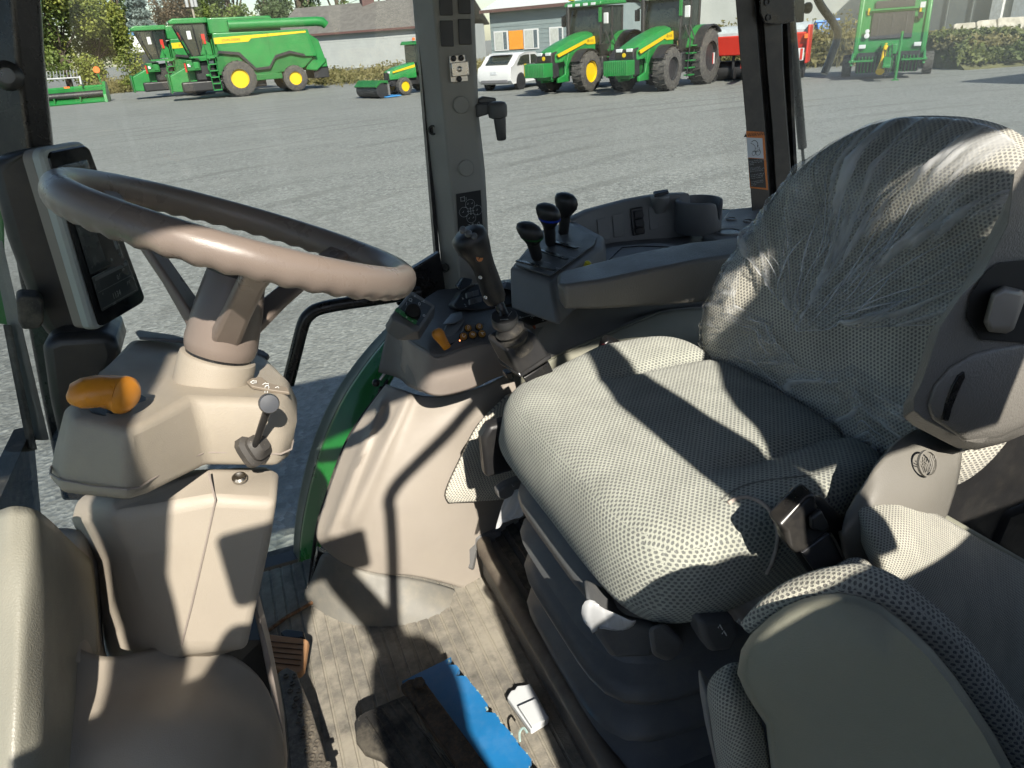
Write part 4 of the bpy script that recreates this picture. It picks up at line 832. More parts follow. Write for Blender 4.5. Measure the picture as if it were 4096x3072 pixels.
MB().tube(cr([at(452, 303, 1.50), at(425, 330, 1.49), at(400, 360, 1.46), at(382, 390, 1.42), at(362, 417, 1.40), at(344, 448, 1.38), at(326, 498, 1.36), at(316, 534, 1.34), at(308, 604, 1.31)], 6), .0042, 8).build('window_seal', rubber, cab)
gs = thing('window_gas_strut', at(390, 362, 1.43), 'small black gas strut with ball joint along the side window edge', 'gas strut')
MB().tube([at(404, 345, 1.43), at(391, 365, 1.43)], .0068, 12).build('cylinder', blackM, gs); MB().tube([at(392, 363, 1.43), at(380, 380, 1.42)], .003, 10).build('rod', steel, gs)
MB().ball(at(376, 383, 1.415), .0085, 8).build('ball_joint', blackP, gs); MB().lathe(at(384, 391, 1.405), V((.6, -.3, -.4)), [(.006, -.012), (.009, -.004), (.009, .006), (.004, .008)], 14).build('pin', blackP, gs)
slab('door_edge_strip', [(318, 551, 1.29), (330, 556, 1.29), (314, 602, 1.27), (307, 604, 1.30)], (0, .02, 0), blackM, cab, bevel=.002)
MB().tube([at_z(255, 640, FLOOR+.004), at_z(285, 618, FLOOR+.004), at_z(315, 601, FLOOR+.006)], .004, 8).build('rusty_sill_edge', mat('rusty edge', (.17, .085, .04), .8, var=.4, vscale=40, dust=.3), cab)
stp = thing('outside_step', V((-.05, 1.75, .9)), 'black ribbed step plate outside the far side window', 'step')
slab('tread', [V((-.36, 1.56, .92)), V((.20, 1.56, .92)), V((.22, 2.05, .86)), V((-.36, 2.05, .86))], (0, 0, -.04), rubber, stp, bevel=.01)
for k in range(7): slab('lug', [V((-.30+k*.08, 1.62, .925)), V((-.25+k*.08, 1.62, .925)), V((-.25+k*.08, 1.98, .872)), V((-.30+k*.08, 1.98, .872))], (0, 0, .012), rubber, stp, bevel=.003)
rf = patch('rear_fender', dense([[V((.9+.12*i, 1.66+.10*j, 1.78+.10*math.sin(.6*i+.2)-.05*j*j*.4)) for i in range(8)] for j in range(5)], 1) if False else [[V((.9+.12*i, 1.66+.12*j, 1.60+.235*math.sin(min(2.9, .42*i+.5))-.02*j*j)) for i in range(8)] for j in range(5)], green, None, thick=.01, sub=2)
tag(rf, 'rounded green rear fender just beyond the cup holder', 'fender')
# hood and wiper seen at the left edge
hd = loft('tractor_hood', [[V((x_, y0, z0)) for y0, z0 in ((.45, 1.0), (.45, 1.45), (.52, 1.60), (.78, 1.66), (1.04, 1.60), (1.11, 1.45), (1.11, 1.0))] for x_ in (-.72, -1.4, -2.6)], green, None, bevel=.02, angle=40)
tag(hd, 'green tractor hood glimpsed through the windshield at the far left', 'hood')
wp = thing('windshield_wiper', at(20, 380, 1.36), 'grey wiper arm and blade standing on the windshield at left', 'wiper')
slab('arm', [(-4, 240, 1.36), (3, 240, 1.36), (26, 340, 1.36), (50, 440, 1.36), (40, 440, 1.36), (18, 350, 1.36)], (-.01, .004, 0), mat('wiper grey', (.20, .21, .20), .5, dust=.2), wp, bevel=.002)
slab('blade', [(8, 325, 1.34), (12, 325, 1.34), (38, 450, 1.34), (32, 450, 1.34)], (-.01, .01, 0), rubber, wp, bevel=.002)
lm = loft('loader_mast', [[(-30, 175, 1.95), (4, 178, 1.95), (4, 178, 2.05), (-30, 175, 2.05)], [(-30, 250, 1.95), (4.5, 246, 1.95), (4.5, 246, 2.05), (-30, 250, 2.05)], [(-30, 320, 1.95), (10, 325, 1.95), (10, 325, 2.05), (-30, 320, 2.05)]], green, None, bevel=.004)
tag(lm, 'green loader mast showing as a sliver at the left edge', 'loader mast')

# ================================================================== DRIVER SEAT
def superpad(name, fn, m, parent, nu=44, nv=44, sub=0):
    """closed cushion: fn(a, b, side) with a, b in [-1, 1]; front skin then back skin"""
    vs_, fs = [], []; idx = {}
    for s in (1, -1):
        for i in range(nu+1):
            for j in range(nv+1):
                a, b_ = -1+2*i/nu, -1+2*j/nv
                edge = i in (0, nu) or j in (0, nv)
                if s == -1 and edge: idx[(s, i, j)] = idx[(1, i, j)]; continue
                idx[(s, i, j)] = len(vs_); vs_.append(fn(a, b_, s))
    for s in (1, -1):
        for i in range(nu):
            for j in range(nv):
                q = (idx[(s, i, j)], idx[(s, i+1, j)], idx[(s, i+1, j+1)], idx[(s, i, j+1)]); fs.append(q if s == 1 else tuple(reversed(q)))
    v, f = fixn(vs_, fs)
    return raw(name, v, f, m, parent, uv=True, angle=75, sub=sub)
def sq(a, b_, p=4.0):
    """square to rounded-square"""
    m = max(abs(a), abs(b_))
    if m < 1e-6: return 0.0, 0.0
    n = (abs(a)**p+abs(b_)**p)**(1/p); k = m/n; return a*k, b_*k
seat = thing('driver_seat', V((.6, .79, 1.335)), 'driver seat in dotted grey green fabric with film wrapped backrest', 'seat')
def cush(a, b_, s):
    x, y = sq(a, b_, 5.5); m = max(abs(a), abs(b_)); fall = (1-m**13)**.5 if m < 1 else 0
    X = .518 + .198*x; Yy = .768 + .268*y*(1 - .05*max(0, -x)**2 - .05*max(0, x)**2)
    zt = 1.797 + .012*math.cos(y*1.3) - .028*max(0, -x-.55)**1.6*1.2
    bol = max(0, abs(y)-.55)/.45; zt += .032*(bol**1.3)*max(0, min(1, (x+.45)*1.8))      # side bolsters on the rear part
    dip = math.exp(-((abs(y)-.56)/.05)**2)*max(0, min(1, (x+.30)*3)); zt -= .010*dip
    zb = 1.668 + .015*x
    mid = zt - .060 - .024*max(0, -x) - .01*max(0, -x)
    z = mid + (zt-mid)*fall if s == 1 else mid - (mid-zb)*fall
    z += .0016*noise.noise(V((X*14, Yy*14, 3)))
    if s == 1 and x < -.6: X -= .008*(1-fall)
    return V((X, Yy, z))
cu_ = superpad('cushion', cush, fabric, seat, 64, 64); bpy.context.view_layer.update()
# stitched piping over the near front bolster
def oncush(px, py):
    ok, p, n_, _ = cu_.ray_cast(EYE, ray(px, py).normalized()); return p + n_*.001 if ok else None
pip = [q for q in (oncush(*q) for q in ((728, 504), (737, 499), (748, 498), (759, 502), (768, 509), (774, 519), (777, 532), (776, 546), (772, 560), (766, 573))) if q]
if len(pip) > 3: MB().tube(cr(pip, 4), .0024, 8).build('piping', mat('pinkish piping', (.42, .36, .31), .9, var=.2, vscale=60), seat)
for sp_ in (((722, 500), (734, 491), (748, 485), (766, 481), (790, 478), (820, 475)),):
    q_ = [q for q in (oncush(*q) for q in sp_) if q]
    if len(q_) > 3: MB().tube(cr(q_, 4), .0009, 6).build('seam', mat('seam thread', (.16, .165, .15), .9), seat)
def back(a, b_, s):
    x, t = sq(a, b_, 3.6); m = max(abs(a), abs(b_)); fall = (1-m**6)**.5 if m < 1 else 0
    h = (t+1)/2; wd = .92*(.275 + .025*math.sin(min(1, h*1.7)*math.pi)*.6 - .075*max(0, h-.45)**1.3*2.2)
    Yy = .737 + x*wd; Z = 1.716 + .460*h - .018*x*x*h; lean = .695 + .42*(Z-1.748)
    wing = abs(x)**2.6*.055*(1-.45*h); lumb = .018*math.exp(-((h-.32)/.2)**2); headr = -.010*math.exp(-((h-.85)/.12)**2)
    F_ = lean - wing - lumb + headr; B_ = lean + .085
    mid = lean + .045
    X = mid + (F_-mid)*fall if s == 1 else mid + (B_-mid)*fall
    return V((X, Yy, Z + (X-lean)*-.2 + .001*noise.noise(V((Yy*20, Z*20, 0)))))
superpad('backrest', back, fabricD, seat, 56, 60)
# plastic shells at the near rear side
sh = patch('side_shell', dense([[(846, 512, 0.465), (862, 486, 0.470), (880, 462, 0.475), (915, 430, 0.495), (962, 428, 0.515)], [(842, 530, 0.450), (866, 508, 0.450), (890, 488, 0.455), (930, 465, 0.465), (962, 455, 0.485)], [(846, 548, 0.445), (872, 534, 0.440), (900, 520, 0.440), (935, 498, 0.450), (958, 482, 0.475)], [(850, 580, 0.450), (880, 566, 0.445), (910, 548, 0.445), (936, 530, 0.455), (946, 520, 0.475)]], 4), mat('seat shell', (.19, .18, .158), .5, grain=.2, var=.04), seat, thick=.01, sub=0, angle=80)
c = at(927.5, 463.5, .4585); nn = V((.1, -.9, .42)).normalized(); e1 = nn.cross(V((0, 0, 1))).normalized(); e2 = e1.cross(nn)
MB().lathe(c, nn, [(.0145, -.002), (.0145, .0012), (.0128, .0014), (.0124, -.001)], 32, False).build('emblem_ring', MATS['seat shell'], sh)
b = MB()
for s in (-1, 1):
    for k in range(3): o = .0026*k*s; b.tube([c + e1*(o+s*.0012) - e2*.009 + nn*.001, c + e1*(o+s*.0012) - e2*.001 + nn*.001, c + e1*(o*1.4+s*.007) + e2*(.007-.0014*k) + nn*.001], .0006, 5)
b.build('emblem_lines', MATS['seat shell'], sh)
# raised near armrest
ar_o = [(1060, 110), (1024, 166), (998, 217), (973, 268), (951, 302), (930, 333), (922, 358), (912, 388), (904, 404), (904, 416), (915, 425), (940, 438), (958, 447), (972, 449), (1000, 442), (1040, 425), (1090, 300), (1090, 160)]
ar = loft('raised_armrest', [[at(px, py, .475) for px, py in ar_o], [at(px+ (4 if px > 960 else -1), py+1, .455) for px, py in ar_o], [at(px + 14*(1 if px < 1000 else -1)*.7, py + (10 if py < 300 else -8)*.7, .440) for px, py in ar_o]][::-1] + [], armgrey, seat, bevel=.007, seg=4, angle=50)
lobe = [(930, 420), (925, 405), (932, 385), (948, 366), (972, 352), (1000, 345), (1040, 340), (1040, 420), (1000, 438), (965, 442)]
loft('armrest_lobe', [[at(px+(975-px)*k, py+(395-py)*k, y_) for px, py in lobe] for k, y_ in ((0, .444), (.05, .4375), (.25, .434))], armgrey, ar, bevel=.006, seg=4, angle=60)
rc = [(966, 318), (970, 296), (985, 272), (1000, 262), (1040, 258), (1040, 345), (1010, 342), (980, 340)]
loft('knob_recess', [[at(px, py, .437) for px, py in rc], [at(px+(1003-px)*.06, py+(300-py)*.06, .4385) for px, py in rc]], mat('recess dark', (.018, .017, .016), .6), ar, bevel=.002)
kb = loft('adjuster_knob', [[at(px, py, y_) for px, py in poly] for poly, y_ in (([(983, 322), (991, 292), (1003, 285), (1024, 290), (1025, 300), (1014, 330), (1006, 334), (988, 332)], .436), ([(984, 322), (992, 293), (1003, 287), (1023, 291), (1024, 300), (1013, 329), (1006, 332), (989, 331)], .424), ([(988, 321), (995, 296), (1005, 291), (1020, 294), (1020, 301), (1011, 326), (1005, 328), (991, 327)], .419))], mat('knob taupe', (.26, .235, .205), .4, var=.03), ar, bevel=.002, angle=40)
slab('belt_slot', [(940, 420, .435), (944, 402, .435), (950, 386, .435), (956, 375, .435), (962, 371, .435), (963, 377, .435), (957, 389, .435), (951, 404, .435), (946, 421, .435)], (0, -.003, .001), blackM, ar, bevel=.001)
# suspension bellows
bl_ = []
for i in range(33):
    t = i/32; z = 1.30 + .39*t; ph = math.sin(t*5*2*math.pi - 1.2); o = .020*ph + .0*t; ring = []
    for k in range(48):
        a = 2*math.pi*k/48; cx_, sy_ = math.cos(a), math.sin(a); q = (abs(cx_)**5+abs(sy_)**5)**-.2; hx, hy = (.20+o)*q, (.175+o)*q
        ring.append(V((.545+cx_*hx - .015*t, .775+sy_*hy-.02*t, z)))
    bl_.append(ring)
loft('suspension_bellows', bl_, bellow, seat, angle=70)
slab('seat_pan', [V((.35, .60, 1.64)), V((.35, 1.0, 1.64)), V((.70, 1.0, 1.64)), V((.70, .60, 1.64))], (0, 0, .055), blackP, seat, bevel=.02)
ct = loft('control_lever', [[at(px, py, y_) for px, py in ((648, 628), (664, 622), (684, 640), (682, 652), (668, 662), (652, 655))] for y_ in (.52, .56)], greyD, seat, bevel=.006)
slab('far_side_shade', [V((.305, 1.0, 1.62)), V((.70, 1.0, 1.62)), V((.70, 1.0, 1.72)), V((.32, 1.0, 1.72)), V((.305, 1.0, 1.70))], (0, .03, 0), blackP, seat, bevel=.008)  # plate added under the cushion edge to shade the fabric insert
slab('height_lever', [(700, 622, .50), (735, 618, .50), (742, 632, .50), (732, 652, .50), (712, 655, .50), (703, 640, .50)], (0, .03, 0), greyD, seat, bevel=.008)
b = MB(); 
for px, py in ((718, 628), (722, 634), (737, 622)): b.tube([at(px, py, .498), at(px+2, py-3, .498), at(px+4.5, py+1.5, .498)], .0008, 4)
b.build('lever_symbols', white, seat, smooth=False)
slab('slide_lever', [(497, 492, .99), (505, 486, .99), (520, 480, .99), (528, 482, .99), (525, 490, .99), (506, 500, .99), (499, 499, .99)], (0, .02, 0), greyD, seat, bevel=.004)
text('slide_mark', 'L', at(513, 485.5, .9885), (1, -.1, .3), (0, .3, 1), .008, dimwhite, seat)
slab('front_cover', [(586, 604, .58), (620, 622, .58), (660, 630, .56), (655, 660, .56), (610, 660, .58), (596, 640, .58)], (.02, .05, 0), bellow, seat, bevel=.01)
# ---- clear film over the backrest (lies on the seat)
def film_pt(u, t_, off):
    a, b_ = -1.0+2*u, -1+2*t_
    p = back(max(-.985, min(.985, a)), max(-.97, min(.985, b_)), 1); return p + V((-off, 0, off*.25))
def lowF(u): return .36 + .55*max(0, u-.55) + .42*max(0, .55-u)
def upF(u): return min(.96, .27 + (.34*(u-.5) + 2.2*max(0, u-.80) if u > .5 else .22*(.5-u) + .9*max(0, .2-u)))
def filmsheet(name, t0f, t1f, u0, u1, fan_k, label, seed, loose):
    NU, NT = 120, 90; rows = []; uvs = []; fold = []
    for j in range(NT+1):
        r = []
        for i in range(NU+1):
            u = u0+(u1-u0)*i/NU; t_ = t0f(u)+(t1f(u)-t0f(u))*j/NT
            dx, dt = (u-.55), (t_-.30); ang = math.atan2(dt, dx); rad = math.hypot(dx, dt)
            w1 = noise.noise(V((ang*3.1, rad*1.5, seed))); w2 = noise.noise(V((ang*11, rad*1.2, seed+3))); w3 = noise.noise(V((ang*25, rad*3, seed+5)))
            ridge = max(0, 1-abs(w1)*4)**1.5*.6 + max(0, 1-abs(w2)*3.2)**1.6*.55 + max(0, 1-abs(w3)*3)**2*.25
            q = noise.noise(V((u*3+t_*9, t_*4-u*2, seed+9))); q2 = noise.noise(V((u*8+t_*26, t_*12-u*7, seed+11)))
            crease = max(0, 1-abs(q)*5)**1.6*.7 + max(0, 1-abs(q2)*3)**2*.35
            off = .006 + loose*(fan_k*ridge*min(1, .25+rad*1.8) + (1-fan_k)*crease) + .004*noise.noise(V((u*9, t_*9, 2)))
            fold.append(min(1, ridge*fan_k + crease*(1-fan_k)) if 0 < j < NT else 1.0); e = min(i, NU-i)/NU
            if e < .05: off *= .3+.7*e/.05
            if t_ > .86: off *= .18+.82*max(0, (1-t_)/.14)
            r.append(film_pt(u, t_, off)); uvs.append((ang*.35, rad*.55) if fan_k > .5 else (t_*.30, u*.55))
        rows.append(r)
    o = patch(name, rows, film, None, thick=0, sub=0, angle=180); uv = o.data.uv_layers[0]
    for l in o.data.loops: uv.data[l.index].uv = uvs[l.vertex_index]
    fa = o.data.attributes.new('fold', 'FLOAT', 'POINT'); fa.data.foreach_set('value', fold)
    return tag(o, label, 'plastic film')
def crease_glints(sheet, lines, seed):  # pale threads along the film's folds, standing in for their bright glints
    random.seed(seed); b = MB()
    for pts, wd in lines:
        q = []
        for k, (u, t_) in enumerate(pts):
            q.append(film_pt(min(.99, max(.01, u)), min(.99, max(.01, t_)), .009 + .005*math.sin(math.pi*k/(len(pts)-1)) + .002*random.random()))
        q = cr(q, 3); n = len(q); b.tube(q, [wd*(.25+.75*math.sin(math.pi*min(1, max(0, i/(n-1))))) for i in range(n)], 5)
    return b.build('crease_glints', MATS['crease film'], sheet)
fanl = []; random.seed(21)
for k in range(34):
    a = R(8+164*(k+random.random()*.8)/34); r0, r1 = random.uniform(.05, .35), random.uniform(.45, 1.0); rr_ = [r0+(r1-r0)*s/7 for s in range(8)]; wob = random.uniform(-.05, .05)
    pl_ = [(.55+math.cos(a+wob*s)*r_*.62, .31+math.sin(a+wob*s)*r_*.72) for s, r_ in enumerate(rr_)]; pl_ = [p for p in pl_ if .10 < p[0] < .88 and lowF(p[0])+.01 < p[1] < .93]
    if len(pl_) > 3: fanl.append((pl_, random.choice([.0006, .0008, .0011, .0016])))
levl = []
for k in range(30):
    u0, t0 = random.uniform(.08, .9), random.uniform(.03, .42); L = random.uniform(.12, .4); sl = random.uniform(.10, .45)*(1 if u0 > .45 else -.8)
    pl_ = [(u0+L*(s/6-.5), t0+sl*L*(s/6-.5)+random.uniform(-.006, .006)) for s in range(7)]; pl_ = [p for p in pl_ if .10 < p[0] < .86 and .04 < p[1] < upF(p[0])-.01]
    if len(pl_) > 3: levl.append((pl_, random.choice([.0005, .0007, .001])))
crm = mat('crease film', (.80, .83, .86), .18, var=.05, spec=.8); crm.node_tree.nodes['Principled BSDF'].inputs['Alpha'].default_value = .45
fs1 = filmsheet('seat_film', lowF, lambda u: 1.0, .0, 1.0, 1.0, 'gathered clear film hood over the top of the driver seat backrest', 1, .020)
fs2 = filmsheet('seat_film', lambda u: 0.0, upF, .02, .995, .15, 'wrinkled clear film wrapped round the lower half of the backrest', 7, .009)
crease_glints(fs1, fanl, 2); crease_glints(fs2, levl, 3)
# torn scraps of film below the cushion
def scrap(name, pts, label, seed):
    random.seed(seed); rows = []
    for a, b_ in pts:
        A, B_ = P3(a), P3(b_); r = []
        for k in range(7): t = k/6; q = A.lerp(B_, t); r.append(q + V((random.uniform(-1, 1), random.uniform(-1, 1), random.uniform(-1, 1)))*.005)
        rows.append(r)
    return tag(patch(name, rows, MATS['milky film'], None, thick=.0005, sub=1, angle=80), label, 'plastic film')
mk = filmmat('milky film')
for nd in mk.node_tree.nodes:
    if nd.type == 'MAP_RANGE': nd.inputs[3].default_value = .45; nd.inputs[4].default_value = .8
scrap('film_scrap', [((515, 488, .99), (524, 492, .97)), ((506, 500, 1.0), (524, 508, .97)), ((499, 512, 1.0), (524, 518, .97)), ((495, 524, 1.0), (512, 522, .98)), ((496, 528, 1.0), (504, 520, .99))], 'torn milky film scrap hanging at the far front of the seat', 3)
scrap('film_scrap', [((584, 602, .585), (640, 622, .55)), ((583, 612, .585), (634, 628, .55)), ((586, 622, .59), (622, 632, .56)), ((590, 630, .59), (606, 630, .57))], 'crumpled film scrap under the near front of the cushion', 5)
scrap('film_scrap', [((728, 606, .545), (775, 582, .52)), ((730, 618, .54), (785, 588, .52)), ((742, 628, .54), (780, 605, .52)), ((755, 632, .54), (770, 618, .53))], 'shiny film scrap below the seat cushion beside the buckle', 8)
# ---- seat belt buckle
bk = thing('seat_belt_buckle', at(810, 540, .46), 'black seat belt buckle standing between the two seats', 'seat belt buckle')
loft('stalk_cover', [[(778, 528, .47), (812, 496, .47), (820, 494, .47), (829, 505, .47), (846, 520, .47), (852, 535, .47), (845, 560, .47), (830, 590, .47), (806, 570, .47)], [(778, 528, .51), (812, 496, .51), (820, 494, .51), (829, 505, .51), (846, 520, .51), (852, 535, .51), (845, 560, .51), (830, 590, .51), (806, 570, .51)]], blackP, bk, bevel=.008, seg=4)
slab('housing', [(778, 526, .455), (806, 499, .46), (811, 494, .46), (817, 495, .46), (818, 505, .458), (829, 522, .452), (832, 530, .448), (803, 553, .44), (797, 555, .438), (789, 548, .443), (786, 533, .45)], (0, .02, .003), blackM, bk, bevel=.005, seg=4)
slab('latch', [(802, 553, .438), (829, 533, .446), (852, 574, .434), (838, 590, .428), (825, 585, .43)], (0, .006, 0), mat('brushed latch', (.09, .09, .095), .4, metal=.7), bk, bevel=.0015)
MB().tube([at(830, 533, .443), at(835, 541, .441), at(849, 569, .433)], .0014, 6).build('latch_edge', steel, bk)
slab('release_button', [(812, 518, .447), (822, 510, .452), (830, 526, .448), (824, 533, .443), (812, 530, .444)], (0, .006, 0), blackP, bk, bevel=.003)
slab('latch_window', [(829, 570, .429), (841, 560, .434), (847, 572, .431), (836, 584, .426)], (0, -.001, 0), blackM, bk, smooth=False)
# ---- red and black belt latch beyond the seat
rb = thing('far_belt_latch', at(610, 345, 1.10), 'black belt latch with red button beyond the seat cushion', 'seat belt buckle')
slab('body', [(597, 363.0, 1.09), (604, 343.0, 1.09), (609, 340.0, 1.09), (622, 346.0, 1.09), (640, 357.0, 1.09), (640, 368.0, 1.09), (600, 370.0, 1.09)], (.01, .03, 0), blackM, rb, bevel=.004, seg=3)
slab('red_button', [(598, 360.0, 1.086), (604, 345.5, 1.086), (607, 344.5, 1.086), (606, 352.0, 1.086), (601, 362.0, 1.086)], (0, .01, 0), mat('red button', (.09, .008, .012), .35), rb, bevel=.002)
for k in range(4): slab('grip_rib', [(606+k*1.5, 358-k*2.8, 1.087), (624+k*.5, 360-k*3.2, 1.087), (624+k*.5, 361.2-k*3.2, 1.087), (606+k*1.5, 359.2-k*2.8, 1.087)], (0, -.002, 0), greyD, rb)

# ================================================================== PASSENGER SEAT (near, folded)
ps = thing('passenger_seat', V((.45, .30, 1.5)), 'folded passenger seat with olive plastic shell in the near right corner', 'seat')
ol = [(737, 673), (741, 650), (752, 632), (768, 617), (784, 606), (800, 599), (820, 594), (838, 592), (858, 595), (882, 605), (908, 625), (933, 649), (955, 676), (975, 705), (996, 737), (1020, 782), (1034, 812), (772, 812), (771, 768), (766, 725), (756, 710), (746, 694)]
def py_(px, py): return .335 - .00045*(px-740) - .00020*(py-600)
cx0, cy0 = 870, 720
loft('back_shell', [[at(px + (cx0-px)*s, py + (cy0-py)*s, py_(px + (cx0-px)*s, py + (cy0-py)*s) + dy) for px, py in ol] for s, dy in ((.0, .045), (.0, .02), (.012, .004), (.05, -.004), (.10, -.0065), (.5, -.008))], olive, ps, angle=70)
MB().tube([at(793, 812, .262), at(810, 776, .268), at(821, 752, .272), at(829, 764, .270), at(840, 790, .264)], .0016, 8).build('shell_emblem', olive, ps)
ol2 = ol[:17]
pp = [at(px + (px-cx0)*.045 + (5 if px > 850 else 0), py + (py-cy0)*.045 - (3 if px > 850 else 0), py_(px, py) + .022) for px, py in ol2[2:]]
def uvtube(name, path, r, m, parent): 
    o = MB().tube(path, r, 14).build(name, m, parent, uv=True, angle=75); return o
uvtube('fabric_edge', cr(pp, 3), [.006+.011*min(1, i/18) for i in range(len(cr(pp, 3)))], fabricN, ps)
pad1 = [[(856, 528), (858, 512), (868, 505), (884, 501), (900, 500), (918, 505), (945, 518), (985, 542), (1030, 567), (1080, 600)],
        [(862, 545), (868, 532), (880, 525), (896, 522), (912, 524), (930, 531), (955, 545), (990, 568), (1030, 595), (1080, 630)],
        [(872, 570), (882, 560), (894, 556), (908, 556), (925, 560), (942, 568), (965, 584), (998, 608), (1035, 640), (1080, 680)],
        [(872, 596), (888, 592), (902, 592), (918, 596), (936, 604), (955, 618), (978, 638), (1005, 668), (1040, 710), (1080, 760)],
        [(870, 612), (890, 612), (908, 618), (926, 630), (945, 646), (965, 668), (985, 696), (1010, 735), (1040, 780), (1080, 830)]]
pyv = [.452, .425, .402, .384, .372]
patch('seat_pad', dense([[(px, py, pyv[i]+(.012 if j == 0 else 0)) for j, (px, py) in enumerate(r)] for i, r in enumerate(pad1)], 4), fabricN, ps, thick=.02, sub=0, angle=80)
slab('pad_backboard', [(868, 505, .47), (900, 498, .47), (945, 514, .47), (1030, 563, .47), (1080, 596, .47), (1080, 640, .47), (900, 540, .47)], (0, .02, 0), olive, ps, bevel=.006)
patch('bolster', dense([[(826, 578, .405), (836, 566, .41), (850, 558, .415), (866, 560, .412), (880, 575, .40)], [(824, 588, .395), (838, 580, .395), (852, 576, .395), (868, 580, .392), (884, 594, .385)], [(822, 600, .39), (840, 598, .385), (856, 598, .382), (872, 602, .378), (890, 612, .372)]], 4), fabricN, ps, thick=.02, sub=0, angle=80)
patch('folded_cushion', dense([[(738, 662, .372), (728, 664, .372), (716, 672, .375), (708, 684, .38), (707, 698, .386)], [(746, 690, .352), (734, 692, .35), (722, 698, .352), (713, 708, .358), (710, 716, .366)], [(764, 730, .338), (748, 732, .336), (734, 738, .338), (722, 746, .346), (715, 750, .356)], [(774, 800, .325), (758, 802, .324), (744, 806, .328), (734, 810, .336), (726, 812, .348)]], 4), fabricN, ps, thick=.02, sub=0, angle=80)
slab('cushion_base', [(706, 690, .39), (709, 720, .375), (715, 752, .362), (728, 812, .352), (760, 812, .352), (735, 720, .39)], (.01, .03, 0), greyP, ps, bevel=.006)
slab('rear_trim', [(1024, 480, .60), (1000, 505, .58), (985, 530, .56), (1060, 580, .55), (1080, 520, .60)], (0, .03, 0), greyP, ps, bevel=.01)
slab('side_frame', [V((.74, .505, 1.45)), V((1.3, .505, 1.45)), V((1.3, .505, 1.95)), V((.80, .505, 1.93)), V((.745, .505, 1.84))], (0, .02, 0), blackP, seat, bevel=.01)  # black slab standing in for the dark gap beside the seat
slab('dark_rear_box', [V((.78, .50, 1.28)), V((.78, 1.10, 1.28)), V((.86, 1.10, 1.70)), V((.86, .50, 1.70))], (.5, 0, 0), blackP, seat, bevel=.02)

# ================================================================== ON THE FLOOR
# blue board with chipped edges
b0, b1, b2, b3 = at_z(402, 681, 1.30), at_z(451, 657, 1.30), at_z(556, 790, 1.285), at_z(503, 790, 1.285); random.seed(4)
edge = []
for k in range(31):
    t = k/30; q = b1.lerp(b2, t); ch_ = .006*abs(noise.noise(V((t*18, 1, 0)))) + (.012 if random.random() < .12 else 0); edge.append(q + (b0-b1).normalized()*ch_)
top_e = [b0.lerp(b1, k/10) + (b2-b1).normalized()*.003*abs(noise.noise(V((k*1.7, 4, 0)))) for k in range(11)]
def bluemat():
    m = mat('blue painted board', (.015, .17, .42), .4, var=.08, vscale=14, dust=.05, dustcol=(.45, .5, .5)); return m
bb = slab('blue_board', top_e + edge + [b3], (0, 0, -.012), bluemat(), None)
tag(bb, 'bright blue painted board with chipped edges lying on the floor', 'board')
bm_ = MB(); random.seed(9)
for k in range(0, 30, 2):
    q = edge[k].lerp(edge[k+1], random.random()); s_ = random.uniform(.002, .0055); bm_.box(q + V((0, 0, -.001)), (s_, s_*.6, .0035), Matrix.Rotation(random.random()*3, 3, 'Z'))
bm_.build('chipped_edge', mat('chipped pale paint', (.30, .42, .40), .8, var=.3, vscale=90), bb)
curl = at_z(520, 742, 1.30); MB().tube(cr([curl, curl+V((.004, .010, .008)), curl+V((.012, .012, .012)), curl+V((.015, .004, .008))], 4), .002, 6).build('paint_curl', MATS['chipped pale paint'], bb)
# pedals
pd = thing('clutch_pedal', at_z(420, 740, 1.30), 'broad black pedal plate beside the blue board', 'pedal')
slab('pad', [at_z(px, py, 1.335) for px, py in ((354, 722), (357, 716), (364, 711), (405, 694), (412, 700), (426, 735), (470, 800), (400, 800), (388, 764), (380, 757), (364, 751), (356, 740))], (0, 0, -.014), rubber, pd, bevel=.004)
for k in range(5):
    t = k/5; a, c_ = V((366+8*k, 718-4.5*k, 0)), V((398+14*k, 768, 0)); MB().tube([at_z(a.x, a.y, 1.337), at_z(c_.x, c_.y, 1.337)], .002, 6).build('pad_rib', rubber, pd)
slab('pedal_arm', [at_z(px, py, 1.335) for px, py in ((400, 685), (408, 679), (420, 677), (427, 684), (505, 790), (475, 790), (406, 693))], (0, 0, -.016), mat('rusty dirty steel', (.06, .048, .036), .85, var=.4, vscale=50, dust=.4, dustcol=(.20, .13, .07)), pd, bevel=.003)
MB().lathe(at_z(419, 684, 1.338), (0, 0, 1), [(.011, 0), (.0105, .006), (.006, .007)], 6).build('bolt', MATS['rusty dirty steel'], pd, smooth=False)
bp = thing('brake_pedal', at_z(305, 720, 1.33), 'studded metal brake pedal strip beside the column cover', 'pedal')
slab('plate', [at_z(px, py, 1.345) for px, py in ((278, 672), (287, 667), (296, 672), (310, 705), (322, 745), (334, 790), (292, 790), (286, 720))], (0, 0, -.01), mat('worn pedal steel', (.13, .115, .095), .6, metal=.3, var=.3, vscale=60, dust=.3), bp, bevel=.002)
b = MB()
for r_ in range(15):
    for c_ in range(3):
        px = 286+r_*2.4+c_*8.5+(4 if r_ % 2 else 0)-(r_*.35); py = 676+r_*7.4
        if px > 290+(py-668)*.37+3 or px < 281: continue
        q = at_z(px, py, 1.3455); b.lathe(q, (0, 0, 1), [(.0048, -.001), (.0048, .002), (.003, .0022), (.003, .0005), (.0005, .0004)], 12)
b.build('studs', MATS['worn pedal steel'], bp)
ap = thing('accelerator_pedal', at_z(288, 655, 1.30), 'tan ribbed accelerator pedal half in sunlight', 'pedal')
